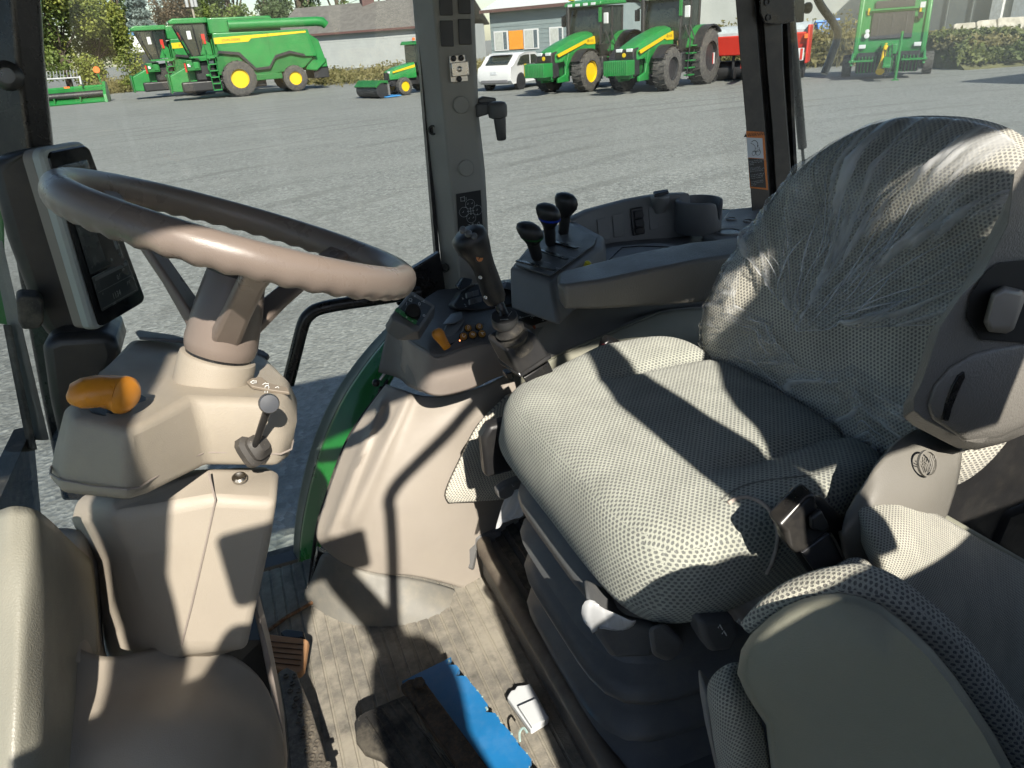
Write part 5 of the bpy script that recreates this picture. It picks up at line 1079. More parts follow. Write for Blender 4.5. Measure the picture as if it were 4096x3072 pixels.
slab('pad', [at_z(px, py, 1.32) for px, py in ((262, 635), (268, 633.5), (306, 638.5), (308.5, 641), (304, 668), (301, 672), (294, 674.5), (280, 670), (264, 664))], (0, 0, -.014), mat('tan pedal rubber', (.42, .22, .10), .7, var=.1, dust=.15), ap, bevel=.003)
for k in range(5): MB().tube([at_z(266, 641+k*5.2, 1.321), at_z(303.5-.8*k, 644.5+k*5.2, 1.321)], .0011, 6).build('pad_groove', mat('pedal groove', (.16, .09, .05), .8), ap)
slab('pedal_stop', [at_z(px, py, 1.30) for px, py in ((280, 632), (286, 628), (304, 631), (305, 638), (284, 638))], (0, 0, -.03), blackM, ap, bevel=.003)
# white folded packet
pk = thing('paper_packet', at_z(528, 708, 1.262), 'crumpled white paper packet on the floor beside the seat base', 'paper')
pts = [(507, 697), (511, 690), (514.5, 689.5), (517, 685.5), (526, 684.5), (530, 683), (539, 699), (549, 717), (547, 720), (531, 730)]
slab('packet_body', [at_z(px, py, 1.268) for px, py in pts], (0, 0, -.012), mat('white paper', (.62, .65, .67), .7, var=.05), pk, bevel=.002)
slab('packet_flap', [at_z(px, py, 1.2765) for px, py in ((518, 706), (536, 698), (548.5, 717), (546, 719.5), (532, 727))], (0, 0, -.006), MATS['white paper'], pk, bevel=.001)
# ================================================================== NEAR SIDE OF THE CAB (behind and beside the lens, outlines shaped to cast the shadows)
def near(name, pts, y, t, m):
    b = MB().prism([V((x, y, z)) for x, z in pts], (0, -t, 0)); v_, f_ = fixn(b.v, b.f); return raw(name, v_, f_, m, cab, bevel=.004)
near('near_front_pillar', [(-.27, 2.74), (-.164, 2.74), (-.171, 2.50), (-.194, 2.42), (-.20, 2.30), (-.205, 2.25), (-.205, 1.2), (-.264, 1.2), (-.264, 2.25), (-.262, 2.37), (-.258, 2.46)], -.03, .05, blackM)
near('near_dash_shade', [(-.285, 2.247), (-.205, 2.247), (-.15, 2.244), (-.13, 2.20), (-.125, 1.2), (-.285, 1.2)], -.032, .03, greyD)  # unseen panel added to shade the column's lower cover
near('near_centre_pillar', [(.455, 2.74), (.47, 2.74), (.489, 2.50), (.501, 2.40), (.517, 2.33), (.515, 2.19), (.43, 2.19), (.436, 2.26), (.417, 2.295), (.41, 2.36), (.399, 2.48)], -.03, .05, MATS['pillar trim'])
near('near_slant_shade', [(.518, 2.296), (.527, 2.334), (.538, 2.362), (.545, 2.406), (.564, 2.455), (.632, 2.558), (.645, 2.593), (.672, 2.62), (.697, 2.667), (.71, 2.70), (.72, 2.74), (.775, 2.74), (.765, 2.69), (.745, 2.63), (.725, 2.53), (.69, 2.45), (.66, 2.296)], -.03, .04, blackM)  # unseen band shaped to throw the slanted shade on the seat
near('near_quarter_shade', [(.235, 1.2), (1.74, 1.2), (1.74, 2.125), (.50, 2.125), (.455, 2.18), (.40, 2.20), (.345, 2.195), (.30, 2.18), (.24, 2.14)], -.036, .04, blackM)  # unseen panel added to keep the sun off the passenger shell
MB().tube([V((.73, -.045, 2.545)), V((.77, -.045, 2.60)), V((.80, -.045, 2.625))], [.026, .030, .026], 14).build('near_round_shade', blackP, cab)  # unseen bar added to throw the rounded shadow on the backrest
MB().tube(cr([V((.36, -.12, 2.775)), V((.255, -.12, 2.69)), V((.205, -.12, 2.646)), V((.142, -.12, 2.60)), V((.094, -.12, 2.563)), V((.071, -.12, 2.53)), V((.068, -.12, 2.49)), V((.056, -.12, 2.373)), V((.038, -.12, 2.24)), V((.028, -.12, 2.10))], 5), .0125, 14).build('near_grab_rail', blackM, cab)

# the photographer stands on the near step; only the shadow reaches the picture
def sunback(xn, zn, y): s = (y+.03)/SUND.y; return V((xn + SUND.x*s, y, zn + SUND.z*s))
ph = thing('phone', sunback(-.06, 2.35, -.02), 'dark phone held up in the near doorway, seen as a rounded shadow', 'phone')
b = MB(); pr_ = []
for cx_, cz_, a0 in ((.012, 2.388, 0), (-.126, 2.388, 90), (-.126, 2.318, 180), (.012, 2.318, 270)):
    for q in range(5): a = R(a0+22.5*q); pr_.append(V((cx_+math.cos(a)*.010, -.012, cz_+math.sin(a)*.010)))
b.prism(pr_, (0, -.008, 0)); v_, f_ = fixn(b.v, b.f); raw('phone_body', v_, f_, blackM, ph); MB().box((-.057, -.0215, 2.353), (.135, .001, .07)).build('phone_screen', screenM, ph)
J = {'pel': (.06, 1.20, -.40, .15), 'bel': (.06, 1.42, -.40, .145), 'che': (.05, 1.58, -.40, .14), 'nck': (.05, 1.84, -.39, .058), 'hd0': (.05, 1.96, -.37, .078), 'hd1': (.05, 2.05, -.37, .088), 'hd2': (.05, 2.11, -.37, .06),
     'sL': (-.05, 1.72, -.40, .075), 'eL': (-.26, 1.95, -.27, .050), 'wL': (-.175, 2.19, -.12, .036), 'hL': (-.120, 2.29, -.06, .030), 'sR': (.13, 1.68, -.40, .062), 'eR': (.070, 1.98, -.25, .040), 'wR': (.01, 2.19, -.11, .034), 'hR': (-.045, 2.31, -.06, .033), 'tR': (-.065, 2.37, -.05, .022),
     'kL': None, 'fL': None, 'kR': None, 'fR': None}
names = [k for k in J if J[k]]; vs_ = [sunback(*J[k][:3]) for k in names]; rs_ = [J[k][3] for k in names]; ix = {k: i for i, k in enumerate(names)}
for nm, p, r_ in (('hpL', (-.03, -.40, 1.42), .10), ('kL', (-.05, -.36, .98), .062), ('aL', (-.05, -.40, .58), .045), ('tL', (-.06, -.26, .54), .04), ('hpR', (.13, -.40, 1.42), .10), ('kR', (.14, -.36, .98), .062), ('aR', (.14, -.40, .58), .045), ('tR2', (.15, -.26, .54), .04)): ix[nm] = len(vs_); vs_.append(V(p)); rs_.append(r_)
ed = [('pel', 'bel'), ('bel', 'che'), ('che', 'nck'), ('nck', 'hd0'), ('hd0', 'hd1'), ('hd1', 'hd2'), ('che', 'sL'), ('sL', 'eL'), ('eL', 'wL'), ('wL', 'hL'), ('che', 'sR'), ('sR', 'eR'), ('eR', 'wR'), ('wR', 'hR'), ('hR', 'tR'), ('pel', 'hpL'), ('hpL', 'kL'), ('kL', 'aL'), ('aL', 'tL'), ('pel', 'hpR'), ('hpR', 'kR'), ('kR', 'aR'), ('aR', 'tR2')]
me = bpy.data.meshes.new('person'); me.from_pydata([tuple(v) for v in vs_], [(ix[a], ix[b_]) for a, b_ in ed], []); per = bpy.data.objects.new('person', me); COL.objects.link(per); me.materials.append(mat('dark jacket', (.06, .07, .09), .8))
sk_ = per.modifiers.new('skin', 'SKIN')
for i, sv in enumerate(me.skin_vertices[0].data): sv.radius = (rs_[i], rs_[i]); sv.use_root = (i == 0)
md_ = per.modifiers.new('sub', 'SUBSURF'); md_.levels = md_.render_levels = 2
tag(per, 'person in dark jacket on the near step holding up a phone', 'person')
tag(slab('near_step', [V((-.35, -.60, .50)), V((.35, -.60, .50)), V((.35, -.10, .50)), V((-.35, -.10, .50))], (0, 0, -.05), rubber), 'black step plate outside the near doorway', 'step')

# ================================================================== THE YARD: MACHINES, BUILDINGS, TREES
class Veh:
    def __init__(s, name, pos, heading, label, cat, group=None, scale=1.0):
        s.M = Matrix.Translation(V((pos[0], pos[1], 0))) @ Matrix.Rotation(R(heading), 4, 'Z') @ Matrix.Scale(scale, 4)
        s.t = thing(name, V((pos[0], pos[1], 0)), label, cat, group); s.xm = None
    def part(s, name, mb, m, parent=None, **k):
        v, f = fixn(mb.v, mb.f)
        if s.xm: v = [V((s.xm(q.x), q.y, q.z)) for q in v]
        return raw(name, [s.M @ q for q in v], f, m, parent or s.t, **k)
    def box(s, name, c, d, m, parent=None, **k): return s.part(name, MB().box(c, d), m, parent, **k)
    def prism(s, name, poly, y0, y1, m, parent=None, **k): return s.part(name, MB().prism([V((x, y0, z)) for x, z in poly], (0, y1-y0, 0)), m, parent, **k)
    def text(s, name, st, c, right, up, size, m, parent=None):
        p = s.M @ V(c); r = s.M.to_3x3() @ V(right); u = s.M.to_3x3() @ V(up); return text(name, st, p, r, u, size, m, parent or s.t)
    def wheel(s, c, R_, w, rimR, rimm, lugs=20, dish=.12, side=1):
        c = V(c); ax = V((0, side, 0)); prof = [(rimR, -w/2), (R_*.86, -w/2), (R_*.96, -w*.42), (R_*.97, -w*.2), (R_*.97, w*.2), (R_*.96, w*.42), (R_*.86, w/2), (rimR, w/2), (rimR*.96, w*.2), (rimR*.96, -w*.2)]
        b = MB().lathe(c, ax, prof, 36, False)
        n = 36; L = len(prof); o = len(b.v)-n*L
        for k in range(n): b.f.append((o+(L-1)*n+k, o+(L-1)*n+(k+1) % n, o+(k+1) % n, o+k))
        for k in range(lugs):
            for sd in (-1, 1):
                a = 2*math.pi*(k+(.5 if sd > 0 else 0))/lugs; da = .20*math.tau/20
                q = []
                for aa, ww in ((a, .03), (a+da*.45, .03), (a+da*1.5, .49), (a+da*.95, .49)):
                    for rr_ in (.955, 1.0): q.append(c + V((math.cos(aa)*R_*rr_, sd*w*ww, math.sin(aa)*R_*rr_)))
                b.add(q, [(0, 2, 4, 6), (1, 7, 5, 3), (0, 1, 3, 2), (2, 3, 5, 4), (4, 5, 7, 6), (6, 7, 1, 0)])
        wh = s.part('wheel', b, tyreM, angle=40)
        s.part('rim', MB().lathe(c, ax, [(rimR, w*.30), (rimR*1.03, w*.42), (rimR*.93, w*.42), (rimR*.86, w*.25-dish*.3), (rimR*.55, w*.18-dish), (rimR*.30, w*.22-dish*.6), (rimR*.28, w*.30-dish*.2), (.02, w*.31-dish*.2)], 28), rimm, wh, angle=30)
        return wh
tyreM = mat('tyre rubber', (.045, .043, .042), .85, var=.2, vscale=5, dust=.5, dustcol=(.16, .15, .13))
vglass = mat('machine window', (.02, .028, .026), .06, var=.15, vscale=2, spec=.8)
vdark = mat('machine black', (.018, .018, .02), .5, var=.2, vscale=3)
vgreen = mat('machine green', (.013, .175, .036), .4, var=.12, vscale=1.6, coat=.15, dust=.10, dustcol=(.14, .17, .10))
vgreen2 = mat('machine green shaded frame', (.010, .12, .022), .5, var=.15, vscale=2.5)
vyellow = mat('machine yellow', (.62, .42, .008), .4, var=.03, vscale=2)
vred = mat('machine red', (.48, .03, .018), .4, var=.06, vscale=2)
vwhite = mat('machine white', (.58, .59, .60), .35, var=.03, vscale=2)
vgrey = mat('machine grey', (.35, .36, .37), .5, var=.08, vscale=2)
vorange = mat('reflector orange', (.85, .16, .03), .4, var=.03)
lampM = mat('lamp glass', (.55, .58, .6), .15, var=.05)

def combine(pos, head, label, sc=1.0):
    v = Veh('combine_harvester', pos, head, label, 'combine harvester', 'green combine harvesters', sc); v.xm = lambda x: x if x < 1 else 1+(x-1)*.66
    v.prism('side_panel', [(1.0, 3.62), (-4.75, 3.55), (-5.1, 1.95), (-4.3, 2.0), (-3.4, 2.25), (-2.45, 2.05), (-2.0, 1.45), (-1.1, 1.42), (-.25, 2.35), (.85, 2.52)], 1.45, 1.60, vgreen, bevel=.05)
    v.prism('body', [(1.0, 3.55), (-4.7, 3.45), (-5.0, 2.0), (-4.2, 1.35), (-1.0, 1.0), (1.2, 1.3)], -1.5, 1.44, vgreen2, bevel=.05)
    v.prism('arch_trim', [(1.0, 2.45), (.85, 2.66), (-.35, 2.50), (-1.15, 1.56), (-1.98, 1.60), (-2.45, 2.20), (-3.4, 2.40), (-4.3, 2.14), (-4.3, 2.0), (-3.4, 2.24), (-2.45, 2.04), (-2.0, 1.44), (-1.1, 1.41), (-.25, 2.34), (.85, 2.51)], 1.602, 1.63, vdark)
    v.prism('yellow_stripe', [(.98, 3.02), (.98, 3.36), (-1.0, 3.40), (-4.6, 3.46), (-4.6, 3.36), (-1.2, 3.22), (-1.0, 3.05)], 1.602, 1.615, vyellow)
    v.text('brand_lettering', 'JOHN DEERE', (.0, 1.62, 3.19), (-1, 0, 0), (0, 0, 1), .19, vdark)
    v.box('panel_joint', (-2.2, 1.605, 2.6), (.03, .02, 1.8), vgreen2)
    v.prism('grain_tank', [(1.15, 3.6), (1.15, 4.45), (-2.6, 4.42), (-3.2, 3.6)], -1.4, 1.35, vgreen, bevel=.06)
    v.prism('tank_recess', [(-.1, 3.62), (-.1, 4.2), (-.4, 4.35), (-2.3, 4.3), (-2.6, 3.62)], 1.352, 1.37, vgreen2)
    au = v.part('unloading_auger', MB().tube([V((.0, 1.62, 4.0)), V((-5.5, 1.62, 3.95))], .27, 20), vgreen)
    v.part('auger_spout', MB().tube([V((-5.4, 1.62, 3.95)), V((-5.75, 1.62, 3.90)), V((-5.95, 1.62, 3.70))], [.28, .29, .24], 16), vgreen, au)
    v.prism('rear_hood', [(-4.7, 3.4), (-5.4, 2.9), (-5.7, 1.6), (-5.0, 1.1), (-4.3, 1.2)], -1.3, 1.3, vgreen, bevel=.08)
    v.box('chopper', (-5.3, 0, 1.0), (1.0, 2.2, .7), vdark, bevel=.05); v.box('rear_bar', (-5.5, .9, 1.55), (.5, .6, .5), vgreen, bevel=.04)
    # cab
    cb = v.prism('cab_glass', [(1.4, 2.5), (1.3, 4.2), (3.9, 4.2), (3.0, 2.4)], -.95, .95, vglass, bevel=.05)
    v.prism('cab_roof', [(1.1, 4.2), (1.1, 4.5), (4.0, 4.52), (4.4, 4.4), (4.35, 4.22)], -1.1, 1.1, vgreen, bevel=.06)
    for q in (((1.4, .96, 2.5), (1.35, .96, 4.2)), ((2.35, .97, 2.45), (2.45, .97, 4.2)), ((3.0, .96, 2.4), (3.9, .96, 4.2)), ((3.0, -.96, 2.4), (3.9, -.96, 4.2))): v.part('cab_post', MB().tube([V(q[0]), V(q[1])], .055, 8), vdark)
    v.prism('cab_door_panel', [(1.25, 2.45), (1.25, 3.1), (1.7, 3.3), (2.3, 2.5)], .97, 1.02, vgreen)
    for x in (2.6, 3.4, 3.8): v.box('roof_lamp', (x if x > 3 else 4.36, .5 if x > 3 else .2, 4.32), (.12, .2, .1), lampM)
    v.box('mirror', (3.7, 1.55, 3.6), (.1, .25, .6), vdark, bevel=.03); v.part('mirror_arm', MB().tube([V((3.6, .98, 4.1)), V((3.7, 1.5, 3.9))], .03, 6), vdark)
    v.box('red_sign', (1.75, 1.06, 3.35), (.30, .03, .55), vred); v.box('paper_sign', (2.9, 1.0, 3.6), (.35, .03, .45), vwhite)
    v.box('seat_shape', (2.1, 0, 2.9), (.5, .6, .9), vgrey, bevel=.1)
    # deck, ladder, feeder
    v.box('deck', (2.2, 1.25, 2.38), (2.2, 1.0, .10), vgreen); v.box('tool_box', (3.2, 1.2, 1.95), (1.2, .5, .6), vgreen2, bevel=.04); v.box('engine_clutter', (2.2, .6, 1.6), (1.8, 1.2, 1.1), vdark, bevel=.1)
    for x in (1.25, 1.95): v.part('ladder_rail', MB().tube([V((x, 1.9, .45)), V((x, 1.75, 2.4)), V((x, 1.75, 3.3))], .04, 8), vgreen)
    for k in range(6): v.box('ladder_step', (1.6, 1.88-.02*k, .5+.36*k), (.72, .22, .07), vgreen)
    v.prism('feeder_house', [(1.2, 2.2), (3.0, 2.1), (5.3, 1.45), (5.4, .55), (4.6, .5), (1.2, 1.0)], -.75, .75, vgreen, bevel=.05); v.box('feeder_mouth', (5.42, 0, 1.0), (.1, 1.7, 1.1), vgreen, bevel=.03)
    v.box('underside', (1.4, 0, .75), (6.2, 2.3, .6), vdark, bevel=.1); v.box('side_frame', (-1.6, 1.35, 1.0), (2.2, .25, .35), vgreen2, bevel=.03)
    v.part('fire_bottle', MB().tube([V((3.9, 1.5, 1.6)), V((3.9, 1.5, 2.1))], .09, 10), vred)
    for k in range(9): random.seed(k); v.box('hose_box', (random.uniform(1.2, 4.0), 1.35, random.uniform(1.2, 2.2)), (random.uniform(.1, .5), .3, random.uniform(.1, .4)), random.choice([vgreen, vgreen2, vdark, vwhite]), bevel=.02)
    v.wheel((0, 1.75, 1.03), 1.03, .75, .55, vyellow, 18, .25); v.wheel((0, -1.75, 1.03), 1.03, .75, .55, vyellow, 18, .25, -1)
    v.wheel((-3.45, 1.45, .78), .78, .55, .40, vyellow, 18, .15); v.wheel((-3.45, -1.45, .78), .78, .55, .40, vyellow, 18, .15, -1)
    v.part('axle', MB().cyl(V((0, -1.6, 1.0)), V((0, 1.6, 1.0)), .2), vdark)
    return v
CF = (1.95, 53.0)
combine(CF, 186, 'green combine with yellow wheels and long unloading auger, nearer of two')
combine((-.7, 60.5), 188, 'green combine half hidden behind the nearer combine, cab showing left', 1.0)

hdr = Veh('cutter_header', (-9.4, 61.5), 268, 'long green cutting header with spiked reel lying under the trees', 'header')
hdr.prism('back_sheet', [(-.1, .15), (-.1, 1.0), (.1, 1.1), (.2, 1.0), (.1, .35), (.2, .15)], -5, 3.0, vgreen); hdr.prism('trough', [(.1, .12), (.15, .36), (1.0, .22), (1.3, .06), (1.25, .0)], -5, 3.0, vgreen)
hdr.part('auger', MB().tube([V((.5, -5, .55)), V((.5, 2.8, .55))], .22, 14), vdark)
hdr.prism('end_sheet', [(-.2, .05), (-.2, 1.25), (.5, 1.3), (1.5, .5), (1.6, .0)], 2.9, 3.1, vgreen, bevel=.02)
for y in (-4.2, -2.6, -1.0, .6): hdr.box('reflector', (.16, y, 1.06), (.04, .35, .13), vorange)
for y in (-3.4, -1.8, -.2, 1.4): hdr.box('knife_guard', (1.0, y, .3), (.5, .08, .3), vgreen2)
rl = hdr.part('reel_bar', MB().tube([V((.3, -5, 1.75)), V((.3, 1.6, 1.65))], .05, 8), vgrey)
for k in range(32): y = -4.9+k*.205; hdr.part('tine', MB().tube([V((.3, y, 1.7)), V((.1, y+.05, 2.15))], .018, 4), vgrey, rl)
hdr.part('reel_arm', MB().tube([V((-.1, 1.6, 1.0)), V((.3, 1.6, 1.7)), V((.6, 1.6, 1.2))], .06, 8), vgrey)
hdr.part('orange_marker', MB().lathe(V((.3, 2.75, 2.05)), (1, 0, 0), [(.22, -.02), (.22, .02)], 8), vorange); hdr.part('marker_post', MB().tube([V((.25, 2.8, 1.2)), V((.25, 2.75, 1.9))], .04, 6), vgreen)

def big_tractor(pos, head, label, rimF, rimR_, white_tag):
    v = Veh('row_crop_tractor', pos, head, label, 'tractor', 'green field tractors facing the lens')
    v.part('hood', MB().rings([[V((x, y*w, z0+(zt-z0)*h)) for y, h in ((-1, 0), (-1, .62), (-.78, .92), (-.3, 1), (.3, 1), (.78, .92), (1, .62), (1, 0))] for x, w, z0, zt in ((1.55, .34, 1.30, 1.62), (1.35, .42, 1.2, 1.72), (.4, .46, 1.25, 2.02), (-.7, .50, 1.25, 2.26), (-1.35, .52, 1.25, 2.32))]), vgreen, bevel=.03, angle=40)
    v.prism('hood_stripe', [(1.30, 1.42), (1.40, 1.52), (-.6, 1.98), (-1.34, 2.12), (-1.34, 1.80), (-.75, 1.80), (-.6, 1.86)], .485, .53, vyellow)
    v.text('hood_lettering', '8R 410', (-.95, .535, 1.93), (-1, 0, 0), (0, 0, 1), .16, vdark)
    v.prism('side_screen', [(.9, 1.3), (.75, 1.45), (-.5, 1.75), (-1.3, 1.75), (-1.3, .9), (-.6, 1.0), (-.3, 1.35), (.4, 1.25), (.6, .8)], .44, .47, vgreen)
    v.prism('grille', [(1.50, .62), (1.62, 1.3), (1.62, 1.58), (1.2, 1.66), (1.1, .7)], -.40, .40, vdark, bevel=.05)
    for s in (-1, 1): v.prism('nose_frame', [(.5, .45), (.4, 1.5), (.55, 1.55), (.75, 1.1), (.8, .75), (1.3, .62), (1.3, .45)], s*.42-.06, s*.42+.06, vgreen, bevel=.03)
    for y in (-.22, .22): v.box('headlamp', (1.60, y, 1.56), (.1, .26, .12), lampM, bevel=.02)
    v.part('badge', MB().lathe(V((1.63, 0, 1.40)), (1, 0, 0), [(.08, 0), (.08, .015), (.02, .02)], 16), vyellow)
    v.box('weight_bracket', (1.5, 0, .80), (.5, .62, .45), vgreen, bevel=.04)
    for k in range(12): v.box('front_weight', (2.0, -.46+k*.084, .98), (.62, .074, .52), vgreen, bevel=.02)
    v.box('chassis', (-.9, 0, .95), (3.2, .6, .6), vgreen2, bevel=.05); v.part('front_axle', MB().cyl(V((0, -.9, .76)), V((0, .9, .76)), .13), vgreen2)
    for k in range(10): random.seed(k+40); v.box('engine_part', (random.uniform(-.6, .5), .40, random.uniform(.9, 1.35)), (random.uniform(.1, .35), .14, random.uniform(.08, .3)), random.choice([vgreen, vgreen2, vdark, vgreen]), bevel=.02)
    # cab
    v.prism('cab_glass', [(-1.35, 1.75), (-1.25, 2.3), (-1.45, 3.25), (-3.05, 3.25), (-3.0, 1.7)], -.78, .78, vglass, bevel=.03)
    rf_ = v.prism('cab_roof', [(-1.1, 3.25), (-1.15, 3.42), (-1.6, 3.52), (-3.0, 3.5), (-3.25, 3.3)], -.95, .95, vgreen, bevel=.06)
    for y in (-.6, -.2, .2, .6): v.box('roof_lamp', (-1.1, y, 3.33), (.06, .2, .1), lampM, rf_)
    v.box('beacon', (-1.5, -.8, 3.58), (.25, .18, .12), vyellow, rf_, bevel=.03)
    for y in (-.79, .79):
        for q in (((-1.3, y, 1.75), (-1.45, y, 3.25)), ((-2.2, y, 1.7), (-2.25, y, 3.25)), ((-3.0, y, 1.7), (-3.05, y, 3.25))): v.part('cab_post', MB().tube([V(q[0]), V(q[1])], .05, 8), vdark)
    v.prism('door_bottom', [(-1.35, 1.35), (-1.3, 1.8), (-2.2, 1.75), (-2.2, 1.3)], .74, .80, vdark); v.box('wide_pillar_light', (-1.25, .84, 2.9), (.10, .10, .55), vgreen)
    for y in (-1.0, 1.0): v.box('mirror', (-1.3, y*1.1, 2.75), (.08, .22, .42), vwhite if y > 0 else vdark, bevel=.03); v.part('mirror_arm', MB().tube([V((-1.4, y*.8, 3.1)), V((-1.3, y*1.1, 2.95))], .025, 6), vdark)
    if white_tag: v.box('price_sign', (-1.45, -.45, 2.95), (.02, .30, .25), vwhite)
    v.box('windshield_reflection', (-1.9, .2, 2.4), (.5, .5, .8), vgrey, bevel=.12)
    v.part('exhaust', MB().tube([V((-1.1, -.72, 1.8)), V((-1.15, -.75, 3.3))], .09, 12), vdark)
    # fenders, ladder
    for s in (-1, 1):
        pr_ = []
        for k in range(11):
            a = R(20+14*k); pr_.append((-3.05+math.cos(a)*1.22, 1.05+math.sin(a)*1.22))
        inn = [(-3.05+(x+3.05)*.95, 1.05+(z-1.05)*.95) for x, z in reversed(pr_)]
        v.prism('rear_fender', pr_+inn, .70*s, 1.05*s, vgreen, angle=30); v.prism('fender_flare', [(x, z-.01) for x, z in pr_]+inn, 1.052*s, 1.45*s, vdark, angle=30)
        pr_ = [(math.cos(R(30+14*k))*.9, .77+math.sin(R(30+14*k))*.9) for k in range(9)]; inn = [(x*.96, .77+(z-.77)*.96) for x, z in reversed(pr_)]
        v.prism('front_fender', pr_+inn, .72*s, 1.2*s, vdark, angle=30)
    for k in range(5): v.box('ladder_step', (-1.75, 1.05+.02*k, .45+.27*k), (.42, .28, .05), vgreen, bevel=.01)
    for x in (-1.55, -1.97): v.part('ladder_rail', MB().tube([V((x, 1.05, .4)), V((x, 1.15, 1.75)), V((x, .9, 2.3))], .025, 6), vdark)
    v.box('fuel_tank', (-1.75, .72, .95), (1.0, .45, .75), vdark, bevel=.08)
    for s in (-1, 1): v.wheel((0, s*.98, .79), .79, .56, .43, rimF, 20, .2, s); v.wheel((-3.05, s*1.05, 1.06), 1.06, .72, .58, rimR_, 20, .25, s)
    return v
big_tractor((14.55, 30.3), 208, 'green tractor with yellow front rims parked beside the white car', vyellow, vyellow, True)
big_tractor((16.35, 27.0), 210, 'green tractor with dark rims, nearer of the two, beside the red seeder', vdark, vdark, False)

# compact tractor with front broom
v = Veh('compact_tractor', (9.2, 38.6), 200, 'compact green tractor with black front sweeper, partly behind the pillar', 'tractor')
v.part('hood', MB().rings([[V((x, y*w, z0+(zt-z0)*h)) for y, h in ((-1, 0), (-1, .65), (-.7, .95), (.7, .95), (1, .65), (1, 0))] for x, w, z0, zt in ((.75, .26, .75, 1.15), (.3, .32, .75, 1.32), (-.8, .36, .75, 1.5))]), vgreen, bevel=.02)
v.prism('hood_stripe', [(.6, 1.05), (.6, 1.12), (-.75, 1.36), (-.75, 1.24)], .345, .36, vyellow); v.box('grille', (.76, 0, .9), (.06, .4, .35), vdark)
v.box('headlamp', (.74, .18, 1.1), (.08, .14, .09), lampM); v.box('chassis', (-.4, 0, .65), (2.2, .4, .4), vdark)
v.prism('cab_glass', [(-.85, 1.0), (-.9, 2.25), (-2.3, 2.25), (-2.35, 1.0)], -.62, .62, vglass, bevel=.03); v.prism('cab_roof', [(-.7, 2.25), (-.8, 2.42), (-2.3, 2.42), (-2.45, 2.27)], -.72, .72, vgreen, bevel=.04)
for x in (-.88, -1.6, -2.32): v.part('cab_post', MB().tube([V((x, .63, 1.0)), V((x, .63, 2.25))], .04, 6), vdark)
v.box('beacon', (-.75, .5, 2.5), (.1, .1, .12), vorange); v.box('turn_lamp', (-.8, .75, 2.05), (.08, .08, .08), vorange)
v.box('mirror', (-.85, .95, 1.9), (.06, .16, .3), vdark)
v.part('broom', MB().tube([V((1.7, -.95, .35)), V((1.7, .95, .35))], .33, 18), vdark); v.prism('broom_hood', [(1.3, .35), (1.35, .78), (1.8, .82), (2.1, .55), (2.05, .5), (1.75, .7), (1.4, .68)], -.98, .98, vgreen2); v.box('broom_skirt', (1.35, .55, .38), (.1, .9, .5), mat('grey skirt', (.12, .12, .12), .7)); v.box('broom_strip', (1.2, .5, .06), (.9, 1.2, .05), mat('blue strip', (.05, .22, .5), .5)); v.box('linkage', (1.0, 0, .6), (.9, .5, .12), vdark)
for s in (-1, 1): v.wheel((.15, s*.55, .42), .42, .26, .24, vyellow, 16, .06, s); v.wheel((-1.75, s*.62, .62), .62, .4, .33, vyellow, 16, .1, s)

# white car seen from behind
v = Veh('parked_car', (14.6, 36.0), 36.5, 'white hatchback with yellow pillar stripe parked left of the big tractors', 'car')
prof = [(-2.25, .45), (-2.28, .75), (-2.22, 1.02), (-1.95, 1.12), (-1.45, 1.50), (-.9, 1.62), (.1, 1.60), (.75, 1.28), (1.1, 1.02), (2.0, .88), (2.25, .65), (2.25, .35), (-2.1, .30)]
rr = []
for y, k in ((-.93, .0), (-.90, .05), (-.62, .10)): pass
def carring(y, inset, hs): return [V((x*(1-inset*.5), y, .30+(z-.30)*(1-inset*hs))) for x, z in prof]
v.part('body', MB().rings([carring(-.90, .10, .3), carring(-.93, .02, .05), carring(-.70, 0, 0), carring(.70, 0, 0), carring(.93, .02, .05), carring(.90, .10, .3)]), vwhite, bevel=.05, angle=40)
v.prism('rear_window', [(-1.97, 1.14), (-1.50, 1.47), (-1.46, 1.53), (-1.98, 1.17)], -.62, .62, vglass)
v.prism('side_window', [(-1.6, 1.10), (-1.25, 1.44), (-.9, 1.50), (.05, 1.48), (.65, 1.10)], -.945, -.90, vglass); v.prism('side_window', [(-1.6, 1.10), (-1.25, 1.44), (-.9, 1.50), (.05, 1.48), (.65, 1.10)], .90, .945, vglass)
v.box('door_pillar', (-.45, -.95, 1.30), (.06, .02, .42), vwhite); v.prism('yellow_stripe', [(-1.05, .55), (-.95, .55), (-.85, 1.1), (-1.0, 1.1)], -.975, -.94, vyellow)
for s in (-1, 1): v.box('tail_lamp', (-2.16, s*.60, .98), (.1, .5, .09), mat('tail lamp red', (.28, .012, .012), .2), bevel=.02); v.wheel((-1.35, s*.82, .35), .35, .23, .24, vgrey, 0, .04, s); v.wheel((1.35, s*.82, .35), .35, .23, .24, vgrey, 0, .04, s)
v.box('bumper_trim', (-2.2, 0, .42), (.16, 1.5, .16), mat('car trim grey', (.12, .12, .13), .5), bevel=.04); v.box('number_plate', (-2.29, 0, .80), (.02, .34, .12), mat('plate', (.5, .52, .55), .5)); v.box('spoiler', (-1.5, 0, 1.60), (.4, 1.1, .04), vwhite, bevel=.015)
for a in (-1.35, 1.35):
    for s in (-1, 1): v.part('wheel_arch', MB().lathe(V((a, s*.925, .35)), (0, s, 0), [(.40, 0), (.40, .02), (.05, .022)], 24), vdark)

